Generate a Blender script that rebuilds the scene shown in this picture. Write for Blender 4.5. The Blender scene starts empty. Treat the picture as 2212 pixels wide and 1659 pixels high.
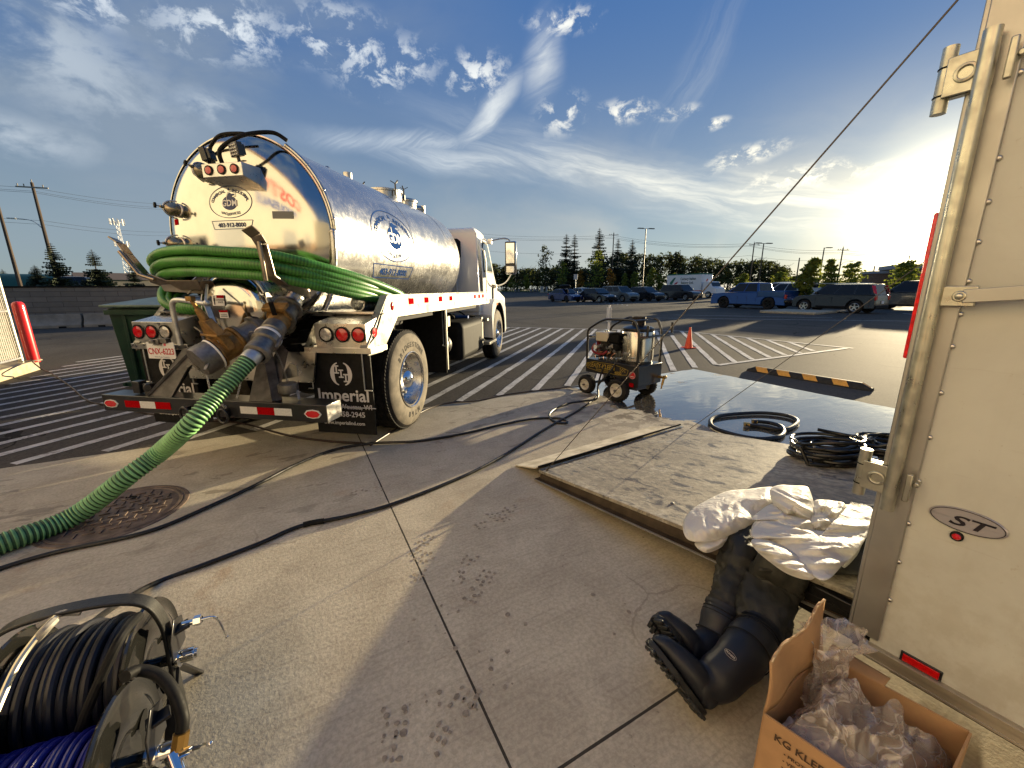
import bpy, bmesh, math, random
from math import sin, cos, pi, radians, sqrt, atan2
from mathutils import Vector, Matrix, Euler, noise
random.seed(7)
SC = bpy.context.scene
COL = SC.collection

# ------------------------------------------------------------------ camera
FPX, PITCH, ROLL, HC = 867.0, radians(13.3), radians(-0.37), 1.45   # focal length in px of a 2212 px wide frame
_f = Vector((0, cos(PITCH), -sin(PITCH))); _u = Vector((0, sin(PITCH), cos(PITCH))); _x = Vector((1, 0, 0))
CR = _x*cos(ROLL)+_u*sin(ROLL); CU = -_x*sin(ROLL)+_u*cos(ROLL)
CAM = Vector((0, 0, HC))
cd = bpy.data.cameras.new('camera'); cam = bpy.data.objects.new('camera', cd); COL.objects.link(cam)
cd.sensor_width = 36.0; cd.lens = FPX/2212*36.0; cd.clip_start = 0.05; cd.clip_end = 3000
cam.matrix_world = Matrix(((CR.x, CU.x, -_f.x, 0), (CR.y, CU.y, -_f.y, 0), (CR.z, CU.z, -_f.z, HC), (0, 0, 0, 1)))
SC.camera = cam
def ray(X, Y): return CR*((X-1106)/FPX)-CU*((Y-829.5)/FPX)+_f
def G(X, Y, z=0.0):                      # survey point: the place at height z seen at photo pixel X, Y
    v = ray(X, Y); return CAM+v*((z-HC)/v.z)
def PL(X, Y, pt, n):
    v = ray(X, Y); return CAM+v*((pt-CAM).dot(n)/v.dot(n))
def DP(X, Y, d): return CAM+ray(X, Y)*d

# ------------------------------------------------------------------ sun and sky
SAZ, SEL = radians(46.5), radians(5.9)
SUN = Vector((sin(SAZ)*cos(SEL), cos(SAZ)*cos(SEL), sin(SEL)))
ld = bpy.data.lights.new('sun', 'SUN'); ld.energy = 5.0; ld.angle = radians(0.6); ld.color = (1.0, 0.81, 0.50)
lo = bpy.data.objects.new('sun', ld); COL.objects.link(lo); lo.rotation_euler = (-SUN).to_track_quat('-Z', 'Y').to_euler()
W = bpy.data.worlds.new('World'); SC.world = W; W.use_nodes = True
SC.view_settings.view_transform = 'Standard'; SC.view_settings.look = 'None'
SC.view_settings.exposure = 1.30; SC.view_settings.gamma = 1.0
try: SC.view_settings.use_curve_mapping = False
except Exception: pass
SC.cycles.use_denoising = True
SC.cycles.max_bounces = 8; SC.cycles.caustics_reflective = False; SC.cycles.caustics_refractive = False
SC.cycles.sample_clamp_indirect = 6.0

class NT:                                 # tiny node-tree writer
    def __init__(s, nt): s.nt = nt; s.nt.nodes.clear()
    def n(s, t, **k):
        o = s.nt.nodes.new(t)
        for a, v in k.items(): setattr(o, a, v)
        return o
    def put(s, sock, v):
        if v is None: return
        if hasattr(v, 'node'): s.nt.links.new(v, sock)
        else:
            if hasattr(sock.default_value, '__len__') and not hasattr(v, '__len__'): v = [v]*len(sock.default_value)
            if hasattr(sock.default_value, '__len__') and len(sock.default_value) == 4 and len(v) == 3: v = tuple(v)+(1,)
            sock.default_value = v
    def m(s, op, a, b=None, c=None, clamp=False):
        o = s.n('ShaderNodeMath', operation=op, use_clamp=clamp)
        for i, v in enumerate((a, b, c)): s.put(o.inputs[i], v) if v is not None else None
        return o.outputs[0]
    def vm(s, op, a, b=None, out=0):
        o = s.n('ShaderNodeVectorMath', operation=op); s.put(o.inputs[0], a)
        if b is not None: s.put(o.inputs[1], b)
        return o.outputs['Value' if op in ('DOT_PRODUCT', 'LENGTH', 'DISTANCE') else 'Vector']
    def mix(s, f, a, b, mode='MIX'):
        o = s.n('ShaderNodeMix', data_type='RGBA', blend_type=mode, clamp_factor=True)
        s.put(o.inputs[0], f); s.put(o.inputs[6], a); s.put(o.inputs[7], b); return o.outputs[2]
    def noise(s, vec, scale, det=3, rough=.55, dist=0.0, dim='3D'):
        o = s.n('ShaderNodeTexNoise', noise_dimensions=dim); s.put(o.inputs['Vector'], vec)
        s.put(o.inputs['Scale'], scale); s.put(o.inputs['Detail'], det); s.put(o.inputs['Roughness'], rough); s.put(o.inputs['Distortion'], dist)
        return o.outputs[0]
    def vor(s, vec, scale, feat='F1', rnd=1.0):
        o = s.n('ShaderNodeTexVoronoi', feature=feat); s.put(o.inputs['Vector'], vec); s.put(o.inputs['Scale'], scale)
        s.put(o.inputs['Randomness'], rnd); return o.outputs[0]
    def ss(s, v, a, b, lo=0.0, hi=1.0):     # smoothstep v from a..b
        o = s.n('ShaderNodeMapRange', interpolation_type='SMOOTHSTEP'); s.put(o.inputs[0], v)
        for i, q in zip((1, 2, 3, 4), (a, b, lo, hi)): s.put(o.inputs[i], q)
        return o.outputs[0]
    def scl(s, vec, sc):
        return s.vm('MULTIPLY', vec, sc)
    def bump(s, h, strength, dist=0.01, normal=None):
        o = s.n('ShaderNodeBump'); s.put(o.inputs['Strength'], strength); s.put(o.inputs['Distance'], dist)
        s.put(o.inputs['Height'], h)
        if normal is not None: s.put(o.inputs['Normal'], normal)
        return o.outputs[0]

def build_world():
    t = NT(W.node_tree)
    sky = t.n('ShaderNodeTexSky', sky_type='NISHITA'); sky.sun_disc = False
    sky.sun_elevation = SEL; sky.sun_rotation = SAZ; sky.altitude = 1000; sky.air_density = 1.0; sky.dust_density = 0.5; sky.ozone_density = 3.0
    d = t.n('ShaderNodeTexCoord').outputs['Generated']
    sep = t.n('ShaderNodeSeparateXYZ'); t.put(sep.inputs[0], d); z = sep.outputs[2]
    az = t.m('MULTIPLY', t.m('ARCTAN2', sep.outputs[0], sep.outputs[1]), 57.2958); el = t.m('MULTIPLY', t.m('ARCSINE', z), 57.2958)
    zc = t.m('ADD', t.m('MAXIMUM', z, 0.0), 0.10)
    cmb = t.n('ShaderNodeCombineXYZ'); t.put(cmb.inputs[0], t.m('DIVIDE', sep.outputs[0], zc)); t.put(cmb.inputs[1], t.m('DIVIDE', sep.outputs[1], zc))
    P = cmb.outputs[0]
    ae = t.n('ShaderNodeCombineXYZ'); t.put(ae.inputs[0], az); t.put(ae.inputs[1], el); AE = ae.outputs[0]
    wn = t.n('ShaderNodeTexNoise'); t.put(wn.inputs['Vector'], t.scl(AE, (.11, .16, 1))); wn.inputs['Scale'].default_value = 1.0; wn.inputs['Detail'].default_value = 4
    AEW = t.vm('ADD', AE, t.scl(t.vm('SUBTRACT', wn.outputs['Color'], (.5, .5, .5)), (3.4, 2.4, 0)))
    sd = t.m('MAXIMUM', t.vm('DOT_PRODUCT', d, tuple(SUN)), 0.0)
    def band(a, e, sa, se, ang, src=None):      # soft elliptical region of the sky, degrees
        src = AEW if src is None else src
        v = t.vm('SUBTRACT', src, (a, e, 0)); r = t.n('ShaderNodeVectorRotate', rotation_type='Z_AXIS'); t.put(r.inputs['Vector'], v); r.inputs['Angle'].default_value = radians(-ang)
        return t.ss(t.vm('LENGTH', t.scl(r.outputs[0], (1/sa, 1/se, 0))), 1.0, 0.0)
    def mx(*L):
        o = L[0]
        for q in L[1:]: o = t.m('MAXIMUM', o, q)
        return o
    def fib(ang, k1, k2, seed, lo=.38, hi=.72):  # fibres drawn out along one direction
        r = t.n('ShaderNodeVectorRotate', rotation_type='Z_AXIS'); t.put(r.inputs['Vector'], AEW); r.inputs['Angle'].default_value = radians(-ang)
        return t.ss(t.noise(t.vm('ADD', t.scl(r.outputs[0], (k1, k2, 0)), (seed, seed*1.7, 0)), 1.0, 7, .62, .5), lo, hi)
    # broad cirrus: long veil rising from the sun towards the centre, plus a hooked plume
    v1 = t.m('MULTIPLY', mx(band(14, 13.5, 34, 4.2, -16), band(-6, 15.5, 18, 2.2, -6)), t.m('ADD', .25, fib(-14, .055, .42, 1.0)))
    v2 = t.m('MULTIPLY', mx(band(-14, 17.5, 16, 2.0, 2), band(-3, 20.5, 9, 1.8, 38), t.m('MULTIPLY', band(4, 25.5, 6.5, 3.2, 80), .7)), t.m('ADD', .35, fib(28, .07, .40, 4.0)))
    v3 = t.m('MULTIPLY', band(22, 23, 12, 3.5, 58), t.m('MULTIPLY', fib(60, .06, .5, 7.0), .20))
    v4 = t.m('MULTIPLY', band(32, 9, 24, 4.5, -10), t.m('ADD', .3, fib(-10, .06, .55, 9.0)))
    # soft grey sheets on the left and low down
    sh = t.ss(t.noise(t.vm('ADD', t.scl(AEW, (.045, .10, 0)), (3.1, 1.7, 0)), 1.0, 6, .55, .4), .36, .66)
    lf = t.ss(az, 5.0, -40.0); low = t.ss(el, 24.0, 4.0)
    sheet = t.m('MULTIPLY', sh, t.m('MAXIMUM', t.m('MULTIPLY', lf, .75), t.m('MULTIPLY', low, .75)))
    # small puffs
    pn = t.ss(t.noise(t.vm('ADD', t.scl(AE, (.34, .46, 0)), (1.3, 4.2, 0)), 1.0, 7, .66, .3), .47, .62)
    pm = mx(band(-15, 24.5, 9, 3.6, 8), band(-4, 24, 6, 3.2, -5), band(6.5, 28.8, 6, 1.6, 0), band(6.5, 20.5, 4.5, 2.6, 10), band(14.5, 20.3, 4.5, 1.6, -8), band(20, 19.5, 3, 1.0, 8), band(24.5, 17.8, 2.2, .9, 15), band(-31, 25.0, 9, 4, 5), band(-20, 26, 10, 4, 0), band(-42, 25, 8, 3, 0), band(28, 14, 6, 1.4, 10), band(34, 11.5, 9, 1.6, 5))
    big = t.m('MULTIPLY', t.ss(t.noise(t.vm('ADD', t.scl(AE, (.16, .24, 0)), (6.3, 2.2, 0)), 1.0, 6, .6, .3), .40, .60), mx(band(-44, 20, 12, 7, -25), band(-33, 18, 6, 2.2, -12), band(-48, 13, 8, 2.6, 0)))
    puff = t.m('MULTIPLY', pn, pm); 
    blue = t.mix(t.ss(z, 0.0, 0.60), (3.3, 4.0, 4.3), (0.62, 1.75, 4.6))
    base = t.scl(t.mix(0.65, sky.outputs[0], blue), (.66, .66, .66))
    cs = t.m('POWER', sd, 3.0, clamp=True)
    grey = t.mix(cs, (1.75, 2.15, 2.6), (4.8, 4.6, 3.9)); cream = t.mix(cs, (4.4, 4.9, 5.4), (8.5, 8.0, 6.3))
    c = t.mix(t.m('MULTIPLY', sheet, .80), base, grey)
    c = t.mix(t.m('MULTIPLY', mx(v1, v2, v3, v4), .62, clamp=True), c, cream)
    c = t.mix(t.m('MULTIPLY', big, .80), c, t.mix(.5, cream, grey))
    c = t.mix(t.m('MULTIPLY', puff, .85, clamp=True), c, t.scl(cream, (1.15, 1.12, 1.08)))
    # haze lit by the low sun: aureole and a warm horizon
    g = t.m('ADD', t.m('MULTIPLY', t.m('POWER', sd, 300.0), 30.0), t.m('MULTIPLY', t.m('POWER', sd, 85.0), 4.0))
    hz = t.m('MULTIPLY', t.m('POWER', sd, 6.0), t.ss(z, 0.36, 0.0)); g = t.m('ADD', g, t.m('MULTIPLY', hz, 1.25))
    gl = t.n('ShaderNodeMix', data_type='RGBA', blend_type='ADD'); gl.inputs[0].default_value = 1.0
    gc = t.n('ShaderNodeVectorMath', operation='SCALE'); gc.inputs[0].default_value = (1.0, 0.86, 0.50); t.put(gc.inputs['Scale'], g)
    t.put(gl.inputs[6], c); t.put(gl.inputs[7], gc.outputs[0])
    bg = t.n('ShaderNodeBackground'); t.put(bg.inputs[0], gl.outputs[2]); bg.inputs[1].default_value = 0.070
    out = t.n('ShaderNodeOutputWorld'); t.nt.links.new(bg.outputs[0], out.inputs[0])
build_world()

# ------------------------------------------------------------------ materials
MATS = {}
def mat(name, col, rough=.5, metal=0.0, nz=None, bump=None, coat=0.0, st=(1, 1, 1), col2=None, trans=0.0, emit=None, rnz=0.0, alpha=1.0, ior=1.45, aniso=0.0, spec=.5):
    if name in MATS: return MATS[name]
    m = bpy.data.materials.new(name); m.use_nodes = True; t = NT(m.node_tree)
    bs = t.n('ShaderNodeBsdfPrincipled'); out = t.n('ShaderNodeOutputMaterial'); t.nt.links.new(bs.outputs[0], out.inputs[0])
    co = t.scl(t.n('ShaderNodeTexCoord').outputs['Object'], st)
    c = col
    if nz:
        f = t.ss(t.noise(co, nz[0], 5, .6), 0.3, 0.7)
        c = t.mix(f, tuple(v*(1-nz[1]) for v in col), col2 if col2 else tuple(min(1, v*(1+nz[1])) for v in col))
    t.put(bs.inputs['Base Color'], c); bs.inputs['Metallic'].default_value = metal; bs.inputs['IOR'].default_value = ior
    r = rough
    if rnz: r = t.ss(t.noise(co, (nz[0] if nz else 6)*1.7, 4, .6), 0.3, 0.7, max(0, rough-rnz), min(1, rough+rnz))
    t.put(bs.inputs['Roughness'], r); bs.inputs['Coat Weight'].default_value = coat; bs.inputs['Coat Roughness'].default_value = .08
    bs.inputs['Transmission Weight'].default_value = trans; bs.inputs['Alpha'].default_value = alpha
    bs.inputs['Specular IOR Level'].default_value = spec
    bs.inputs['Anisotropic'].default_value = aniso
    if bump: t.put(bs.inputs['Normal'], t.bump(t.noise(co, bump[0], 4, .6), bump[1], bump[2] if len(bump) > 2 else .005))
    if emit: t.put(bs.inputs['Emission Color'], emit[0]); bs.inputs['Emission Strength'].default_value = emit[1]
    MATS[name] = m; return m

# ------------------------------------------------------------------ mesh builder
class B:
    def __init__(s): s.v = []; s.f = []; s.m = []; s.T = Matrix.Identity(4)
    def add(s, vs, fs, mi=0):
        o = len(s.v); s.v += [s.T @ Vector(p) for p in vs]
        for k, f in enumerate(fs): s.f.append([i+o for i in f]); s.m.append(mi[k] if isinstance(mi, list) else mi)
        return s
    def box(s, c, d, mi=0, rot=None, top=1.0):
        c = Vector(c); x, y, z = (q/2 for q in d); R = Euler(rot).to_matrix() if rot else Matrix.Identity(3)
        vs = [c+R @ Vector((a*x*(top if e > 0 else 1), b*y*(top if e > 0 else 1), e*z)) for e in (-1, 1) for a, b in ((-1, -1), (1, -1), (1, 1), (-1, 1))]
        return s.add(vs, [(3, 2, 1, 0), (4, 5, 6, 7), (0, 1, 5, 4), (1, 2, 6, 5), (2, 3, 7, 6), (3, 0, 4, 7)], mi)
    def bar(s, p, q, w, h, mi=0, up=(0, 0, 1)):
        p = Vector(p); q = Vector(q); d = (q-p).normalized(); a = d.cross(Vector(up))
        if a.length < 1e-4: a = d.cross(Vector((1, 0, 0)))
        a.normalize(); b = a.cross(d).normalized(); a = a*w/2; b = b*h/2
        vs = [e+i*a+j*b for e in (p, q) for i, j in ((-1, -1), (1, -1), (1, 1), (-1, 1))]
        return s.add(vs, [(3, 2, 1, 0), (4, 5, 6, 7), (0, 1, 5, 4), (1, 2, 6, 5), (2, 3, 7, 6), (3, 0, 4, 7)], mi)
    def tube(s, pts, r, n=10, mi=0, closed=False, caps=True, mfn=None):
        pts = [Vector(p) for p in pts]; N = len(pts); vs = []; fs = []; ms = []
        rr = r if isinstance(r, (list, tuple)) else [r]*N
        prev = None
        for i, p in enumerate(pts):
            a = pts[(i-1) % N] if (closed or i) else p; b = pts[(i+1) % N] if (closed or i < N-1) else p
            t = (b-a)
            if t.length < 1e-9: t = Vector((0, 0, 1))
            t.normalize()
            if prev is None:
                prev = t.orthogonal().normalized()
            prev = (prev-t*prev.dot(t))
            if prev.length < 1e-6: prev = t.orthogonal()
            prev.normalize(); c = t.cross(prev)
            for k in range(n):
                w = 2*pi*k/n; vs.append(p+(prev*cos(w)+c*sin(w))*rr[i])
        for i in range(N if closed else N-1):
            j = (i+1) % N
            for k in range(n):
                l = (k+1) % n; fs.append((i*n+k, i*n+l, j*n+l, j*n+k)); ms.append(mfn(i) if mfn else mi)
        if caps and not closed:
            fs.append(tuple(reversed(range(n)))); fs.append(tuple((N-1)*n+k for k in range(n))); ms += [mi, mi]
        return s.add(vs, fs, ms)
    def cyl(s, p, q, r, r2=None, n=20, mi=0, caps=True):
        return s.tube([p, q], [r, r if r2 is None else r2], n, mi, caps=caps)
    def lathe(s, prof, o, d, n=32, mi=0, a0=0, a1=2*pi, mfn=None):   # prof: (radius, height along d)
        o = Vector(o); d = Vector(d).normalized(); x = d.orthogonal().normalized()
        if abs(d.y) > .9: x = Vector((1, 0, 0))
        y = d.cross(x); full = abs(a1-a0-2*pi) < 1e-6; m = n if full else n+1
        vs = []; fs = []; ms = []
        for r, h in prof:
            for k in range(m):
                w = a0+(a1-a0)*k/n; vs.append(o+d*h+(x*cos(w)+y*sin(w))*max(r, 1e-5))
        for i in range(len(prof)-1):
            for k in range(n):
                l = (k+1) % m; fs.append((i*m+k, i*m+l, (i+1)*m+l, (i+1)*m+k)); ms.append(mfn(i, k) if mfn else mi)
        return s.add(vs, fs, ms)
    def prism(s, poly, off, mi=0):
        poly = [Vector(p) for p in poly]; off = Vector(off); n = len(poly)
        vs = poly+[p+off for p in poly]
        nrm = Vector((0, 0, 0))
        for i in range(n): nrm += poly[i].cross(poly[(i+1) % n])
        fl = nrm.dot(off) > 0
        fs = [tuple(reversed(range(n))) if fl else tuple(range(n)), tuple(range(n, 2*n)) if fl else tuple(reversed(range(n, 2*n)))]
        for i in range(n):
            j = (i+1) % n; fs.append((i, j, n+j, n+i) if fl else (j, i, n+i, n+j))
        return s.add(vs, fs, mi)
    def grid(s, fn, nu, nv, mi=0, mfn=None):
        vs = [fn(u/nu, v/nv) for v in range(nv+1) for u in range(nu+1)]
        fs = [(v*(nu+1)+u, v*(nu+1)+u+1, (v+1)*(nu+1)+u+1, (v+1)*(nu+1)+u) for v in range(nv) for u in range(nu)]
        return s.add(vs, fs, mi if mfn is None else [mfn(u/nu, v/nv) for v in range(nv) for u in range(nu)])
    def sph(s, c, r, nu=16, nv=10, mi=0, fn=None):
        c = Vector(c); r = (r, r, r) if not hasattr(r, '__len__') else r; vs = []
        for j in range(nv+1):
            a = pi*j/nv
            for i in range(nu):
                b = 2*pi*i/nu; q = Vector((sin(a)*cos(b), sin(a)*sin(b), cos(a)))
                k = fn(q) if fn else 1.0
                vs.append(c+Vector((q.x*r[0]*k, q.y*r[1]*k, q.z*r[2]*k)))
        fs = [(j*nu+i, (j+1)*nu+i, (j+1)*nu+(i+1) % nu, j*nu+(i+1) % nu) for j in range(nv) for i in range(nu)]
        return s.add(vs, fs, mi)
    def obj(s, name, mats, parent=None, smooth=35, bevel=0, seg=2, **props):
        me = bpy.data.meshes.new(name); me.from_pydata([tuple(p) for p in s.v], [], s.f)
        for m in (mats if isinstance(mats, (list, tuple)) else [mats]): me.materials.append(m)
        if len(me.materials) > 1: me.polygons.foreach_set('material_index', s.m)
        me.validate(); me.update()
        if smooth:
            me.shade_smooth()
            if smooth < 180: me.set_sharp_from_angle(angle=radians(smooth))
        o = bpy.data.objects.new(name, me); COL.objects.link(o)
        if parent: o.parent = parent
        if bevel:
            b = o.modifiers.new('bevel', 'BEVEL'); b.width = bevel; b.segments = seg; b.limit_method = 'ANGLE'; b.angle_limit = radians(40)
        for k, v in props.items(): o[k] = v
        return o

def thing(name, label, cat, loc=(0, 0, 0), rz=0.0, group=None, rot=None):
    o = bpy.data.objects.new(name, None); COL.objects.link(o); o.location = loc
    o.rotation_euler = rot if rot else (0, 0, rz); o.empty_display_size = .2
    o['label'] = label; o['category'] = cat
    if group: o['group'] = group
    return o
def tag(o, label, cat, group=None, kind=None):
    o['label'] = label; o['category'] = cat
    if group: o['group'] = group
    if kind: o['kind'] = kind
    return o
def struct(o): o['kind'] = 'structure'; return o
def kids(o): return [c for c in o.children]
def dup(root, loc, rz=None, label=None, scale=None, group=None):
    r = root.copy(); COL.objects.link(r); r.location = loc
    if rz is not None: r.rotation_euler = (0, 0, rz)
    if scale: r.scale = scale
    if label: r['label'] = label
    if group: r['group'] = group
    for ch in root.children:
        c = ch.copy(); COL.objects.link(c); c.parent = r
        for g in ch.children:
            e = g.copy(); COL.objects.link(e); e.parent = c
    return r
def cr(pts, n=8, closed=False):          # Catmull-Rom through the points
    P = [Vector(p) for p in pts]; N = len(P); out = []
    rng = range(N) if closed else range(N-1)
    for i in rng:
        g = (lambda k: P[k % N]) if closed else (lambda k: P[min(max(k, 0), N-1)])
        p0, p1, p2, p3 = g(i-1), g(i), g(i+1), g(i+2)
        for k in range(n):
            t = k/n; out.append(.5*((2*p1)+(p2-p0)*t+(2*p0-5*p1+4*p2-p3)*t*t+(3*p1-p0-3*p2+p3)*t**3))
    if not closed: out.append(P[-1])
    return out
def resamp(pts, step):
    out = [pts[0]]; acc = 0.0
    for a, b in zip(pts, pts[1:]):
        L = (b-a).length; t = step-acc
        while t <= L and L > 0: out.append(a.lerp(b, t/L)); t += step
        acc = (acc+L) % step if L > 0 else acc
    return out
def ribbed(b, pts, r, pitch=.028, depth=.12, n=14, mi=(0, 1)):   # corrugated hose
    P = resamp(pts, pitch/4); rr = [r*(1.0 if i % 4 in (0, 1) else 1-depth) for i in range(len(P))]
    b.tube(P, rr, n, mi[1], mfn=lambda i: mi[1] if i % 4 in (1, 2) else mi[0])
    return b

# lettering: real thin letter shapes laid on a surface through fn(u, v)
_TC = {}
def _txt(s, bold, mono=False):
    k = (s, bold)
    if k in _TC: return _TC[k]
    c = bpy.data.curves.new('t', 'FONT'); c.body = s; c.size = 1.0; c.offset = .02 if bold else 0.0; c.resolution_u = 3
    o = bpy.data.objects.new('t', c); COL.objects.link(o)
    dg = bpy.context.evaluated_depsgraph_get(); me = o.evaluated_get(dg).to_mesh()
    vs = [(v.co.x, v.co.y) for v in me.vertices]; fs = [tuple(p.vertices) for p in me.polygons]
    o.evaluated_get(dg).to_mesh_clear(); bpy.data.objects.remove(o); bpy.data.curves.remove(c)
    _TC[k] = (vs, fs); return _TC[k]
def text(b, s, size, fn, mi=0, bold=True, align='c', at=(0, 0), sx=1.0, shear=0.0, rotv=0.0):
    vs, fs = _txt(s, bold)
    if not vs: return
    x0 = min(v[0] for v in vs); x1 = max(v[0] for v in vs); ox = {'c': (x0+x1)/2, 'l': x0, 'r': x1}[align]
    q = []
    for x, y in vs:
        X = (x-ox+shear*y)*size*sx; Y = (y-.35)*size
        q.append(fn(at[0]+X*cos(rotv)-Y*sin(rotv), at[1]+X*sin(rotv)+Y*cos(rotv)))
    b.add(q, fs, mi)
def arctext(b, s, size, fn, cx, cy, rx, ry, a0, a1, mi=0, bold=True, up=1, sx=1.0):   # letters spread along an ellipse arc from angle a0 to a1
    ws = []
    for ch in s:
        if ch == ' ': ws.append(.34); continue
        vs, _ = _txt(ch, bold); ws.append(max(v[0] for v in vs)-min(v[0] for v in vs)+.13)
    tot = sum(ws); acc = 0
    for ch, w in zip(s, ws):
        f = (acc+w/2)/tot; acc += w; a = a0+(a1-a0)*f
        if ch == ' ': continue
        tx, ty = -rx*sin(a), ry*cos(a); r = atan2(ty, tx)+(pi if up > 0 else 0)
        text(b, ch, size, fn, mi, bold, at=(cx+rx*cos(a), cy+ry*sin(a)), rotv=r, sx=sx)
def ring2(b, fn, cx, cy, rx, ry, w, n=64, mi=0, a0=0, a1=2*pi):
    vs = []; 
    for k in range(n+1):
        a = a0+(a1-a0)*k/n; vs.append(fn(cx+rx*cos(a), cy+ry*sin(a))); vs.append(fn(cx+(rx-w)*cos(a), cy+(ry-w)*sin(a)))
    b.add(vs, [(2*k, 2*k+2, 2*k+3, 2*k+1) for k in range(n)], mi)
def disc2(b, fn, cx, cy, rx, ry, n=32, mi=0, rings=4):
    vs = [fn(cx, cy)]; fs = []
    for j in range(1, rings+1):
        for k in range(n): vs.append(fn(cx+rx*j/rings*cos(2*pi*k/n), cy+ry*j/rings*sin(2*pi*k/n)))
    for k in range(n): fs.append((0, 1+k, 1+(k+1) % n))
    for j in range(rings-1):
        for k in range(n):
            l = (k+1) % n; fs.append((1+j*n+k, 1+(j+1)*n+k, 1+(j+1)*n+l, 1+j*n+l))
    b.add(vs, fs, mi)
def quad2(b, fn, x0, y0, x1, y1, mi=0, nu=1, nv=1):
    b.grid(lambda u, v: fn(x0+(x1-x0)*u, y0+(y1-y0)*v), nu, nv, mi)
def frame2(b, fn, pts, w, mi=0, n=6):
    for (xa, ya), (xb, yb) in zip(pts, pts[1:]+pts[:1]):
        L = sqrt((xb-xa)**2+(yb-ya)**2); nx, ny = -(yb-ya)/L*w/2, (xb-xa)/L*w/2
        b.grid(lambda u, v: fn(xa+(xb-xa)*u+nx*(2*v-1), ya+(yb-ya)*u+ny*(2*v-1)), n, 1, mi)
# ------------------------------------------------------------------ palette
alum = mat('brushed aluminium', (.60, .585, .55), .34, 1.0, (9, .10), (60, .10, .002), rnz=.10)
alum_lit = mat('mill finish aluminium', (.30, .29, .25), .55, .5, (7, .35), (14, .10, .003), rnz=.14)
steel = mat('dull stainless steel', (.50, .485, .45), .30, 1.0, (12, .12), rnz=.12)
zinc = mat('zinc plated steel', (.46, .45, .38), .38, 1.0, (14, .14), (40, .15, .002), rnz=.12)
galv = mat('galvanised steel', (.55, .56, .56), .45, .9, (10, .2))
black = mat('black painted steel', (.012, .012, .013), .32, 0, (8, .3), coat=.3)
blackdull = mat('dull black steel', (.009, .009, .009), .65, 0, (6, .4), (30, .2, .003), spec=.15)
rubber = mat('black rubber', (.009, .0088, .0085), .62, 0, (18, .3), rnz=.12, spec=.22)
tyre_m = mat('tyre rubber', (.022, .020, .018), .75, 0, (12, .35), (50, .2, .003), spec=.2)
tyre_side = mat('dusty tyre sidewall', (.15, .128, .096), .85, 0, (9, .3), (40, .2, .002))
white = mat('white paint', (.78, .77, .74), .25, 0, (3, .03), coat=.5)
whited = mat('matt white', (.78, .77, .74), .55, 0, (6, .05))
red = mat('red lens', (.52, .008, .010), .14, 0, coat=.8)
redr = mat('red reflector', (.34, .004, .006), .95, 0, (120, .3), spec=0.0)
silvr = mat('silver reflective tape', (.62, .62, .60), .4, 0, (120, .12))
clearl = mat('clear lens', (.55, .52, .47), .12, .4, (60, .25), coat=.8)
amber = mat('amber lens', (.75, .20, .02), .2, 0, coat=.6)
blue = mat('navy print', (.015, .03, .12), .4)
black_print = mat('black print', (.012, .012, .02), .5)
grey_print = mat('pale grey print', (.60, .58, .56), .6)
brass = mat('brass', (.62, .38, .12), .34, 1.0, (12, .2))
bronze = mat('weathered bronze casting', (.30, .17, .055), .55, .6, (20, .35), (60, .3, .003))
castal = mat('cast aluminium', (.22, .21, .195), .50, .9, (18, .25), (60, .25, .002))
chrome = mat('chrome', (.8, .8, .8), .07, 1.0)
glass = mat('tinted glass', (.010, .012, .014), .06, 0, spec=.45)
glassl = mat('window glass', (.10, .13, .14), .03, .0, spec=1.0, coat=1.0)
redp = mat('bright red paint', (.62, .02, .025), .35, 0, (5, .08), coat=.3)
orange = mat('orange plastic', (.85, .085, .02), .4, 0, (10, .08))
yellow = mat('yellow reflective', (.78, .40, .08), .45, 0, (30, .1))
plast = mat('cream plastic', (.62, .58, .48), .35)
green_lt = mat('green hose rib', (.22, .46, .18), .42, 0, (9, .3), rnz=.1)
green_dk = mat('green hose groove', (.014, .065, .028), .6)
green_h = mat('green hose', (.070, .245, .040), .36, 0, (7, .25), rnz=.1)
green_hd = mat('green hose dark rib', (.04, .15, .025), .4, 0, (7, .3))
greenbin = mat('dark green paint', (.012, .040, .022), .45, 0, (4, .25), (20, .1, .003), rnz=.1)
hydro = mat('black hose rubber', (.012, .012, .012), .36, 0, (14, .3), rnz=.1)

# ------------------------------------------------------------------ ground materials (everything in the lot's own axes)
BA = radians(-28.04)
TB = Vector((sin(BA), cos(BA), 0)); SB = Vector((cos(BA), -sin(BA), 0))
def BP(s, t, z=0.0): return SB*s+TB*t+Vector((0, 0, z))
TA = radians(-33.0)
TT = Vector((sin(TA), cos(TA), 0)); TS = Vector((cos(TA), -sin(TA), 0))
def TP(s, t, z=0.0): return TS*s+TT*t+Vector((0, 0, z))

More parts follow.
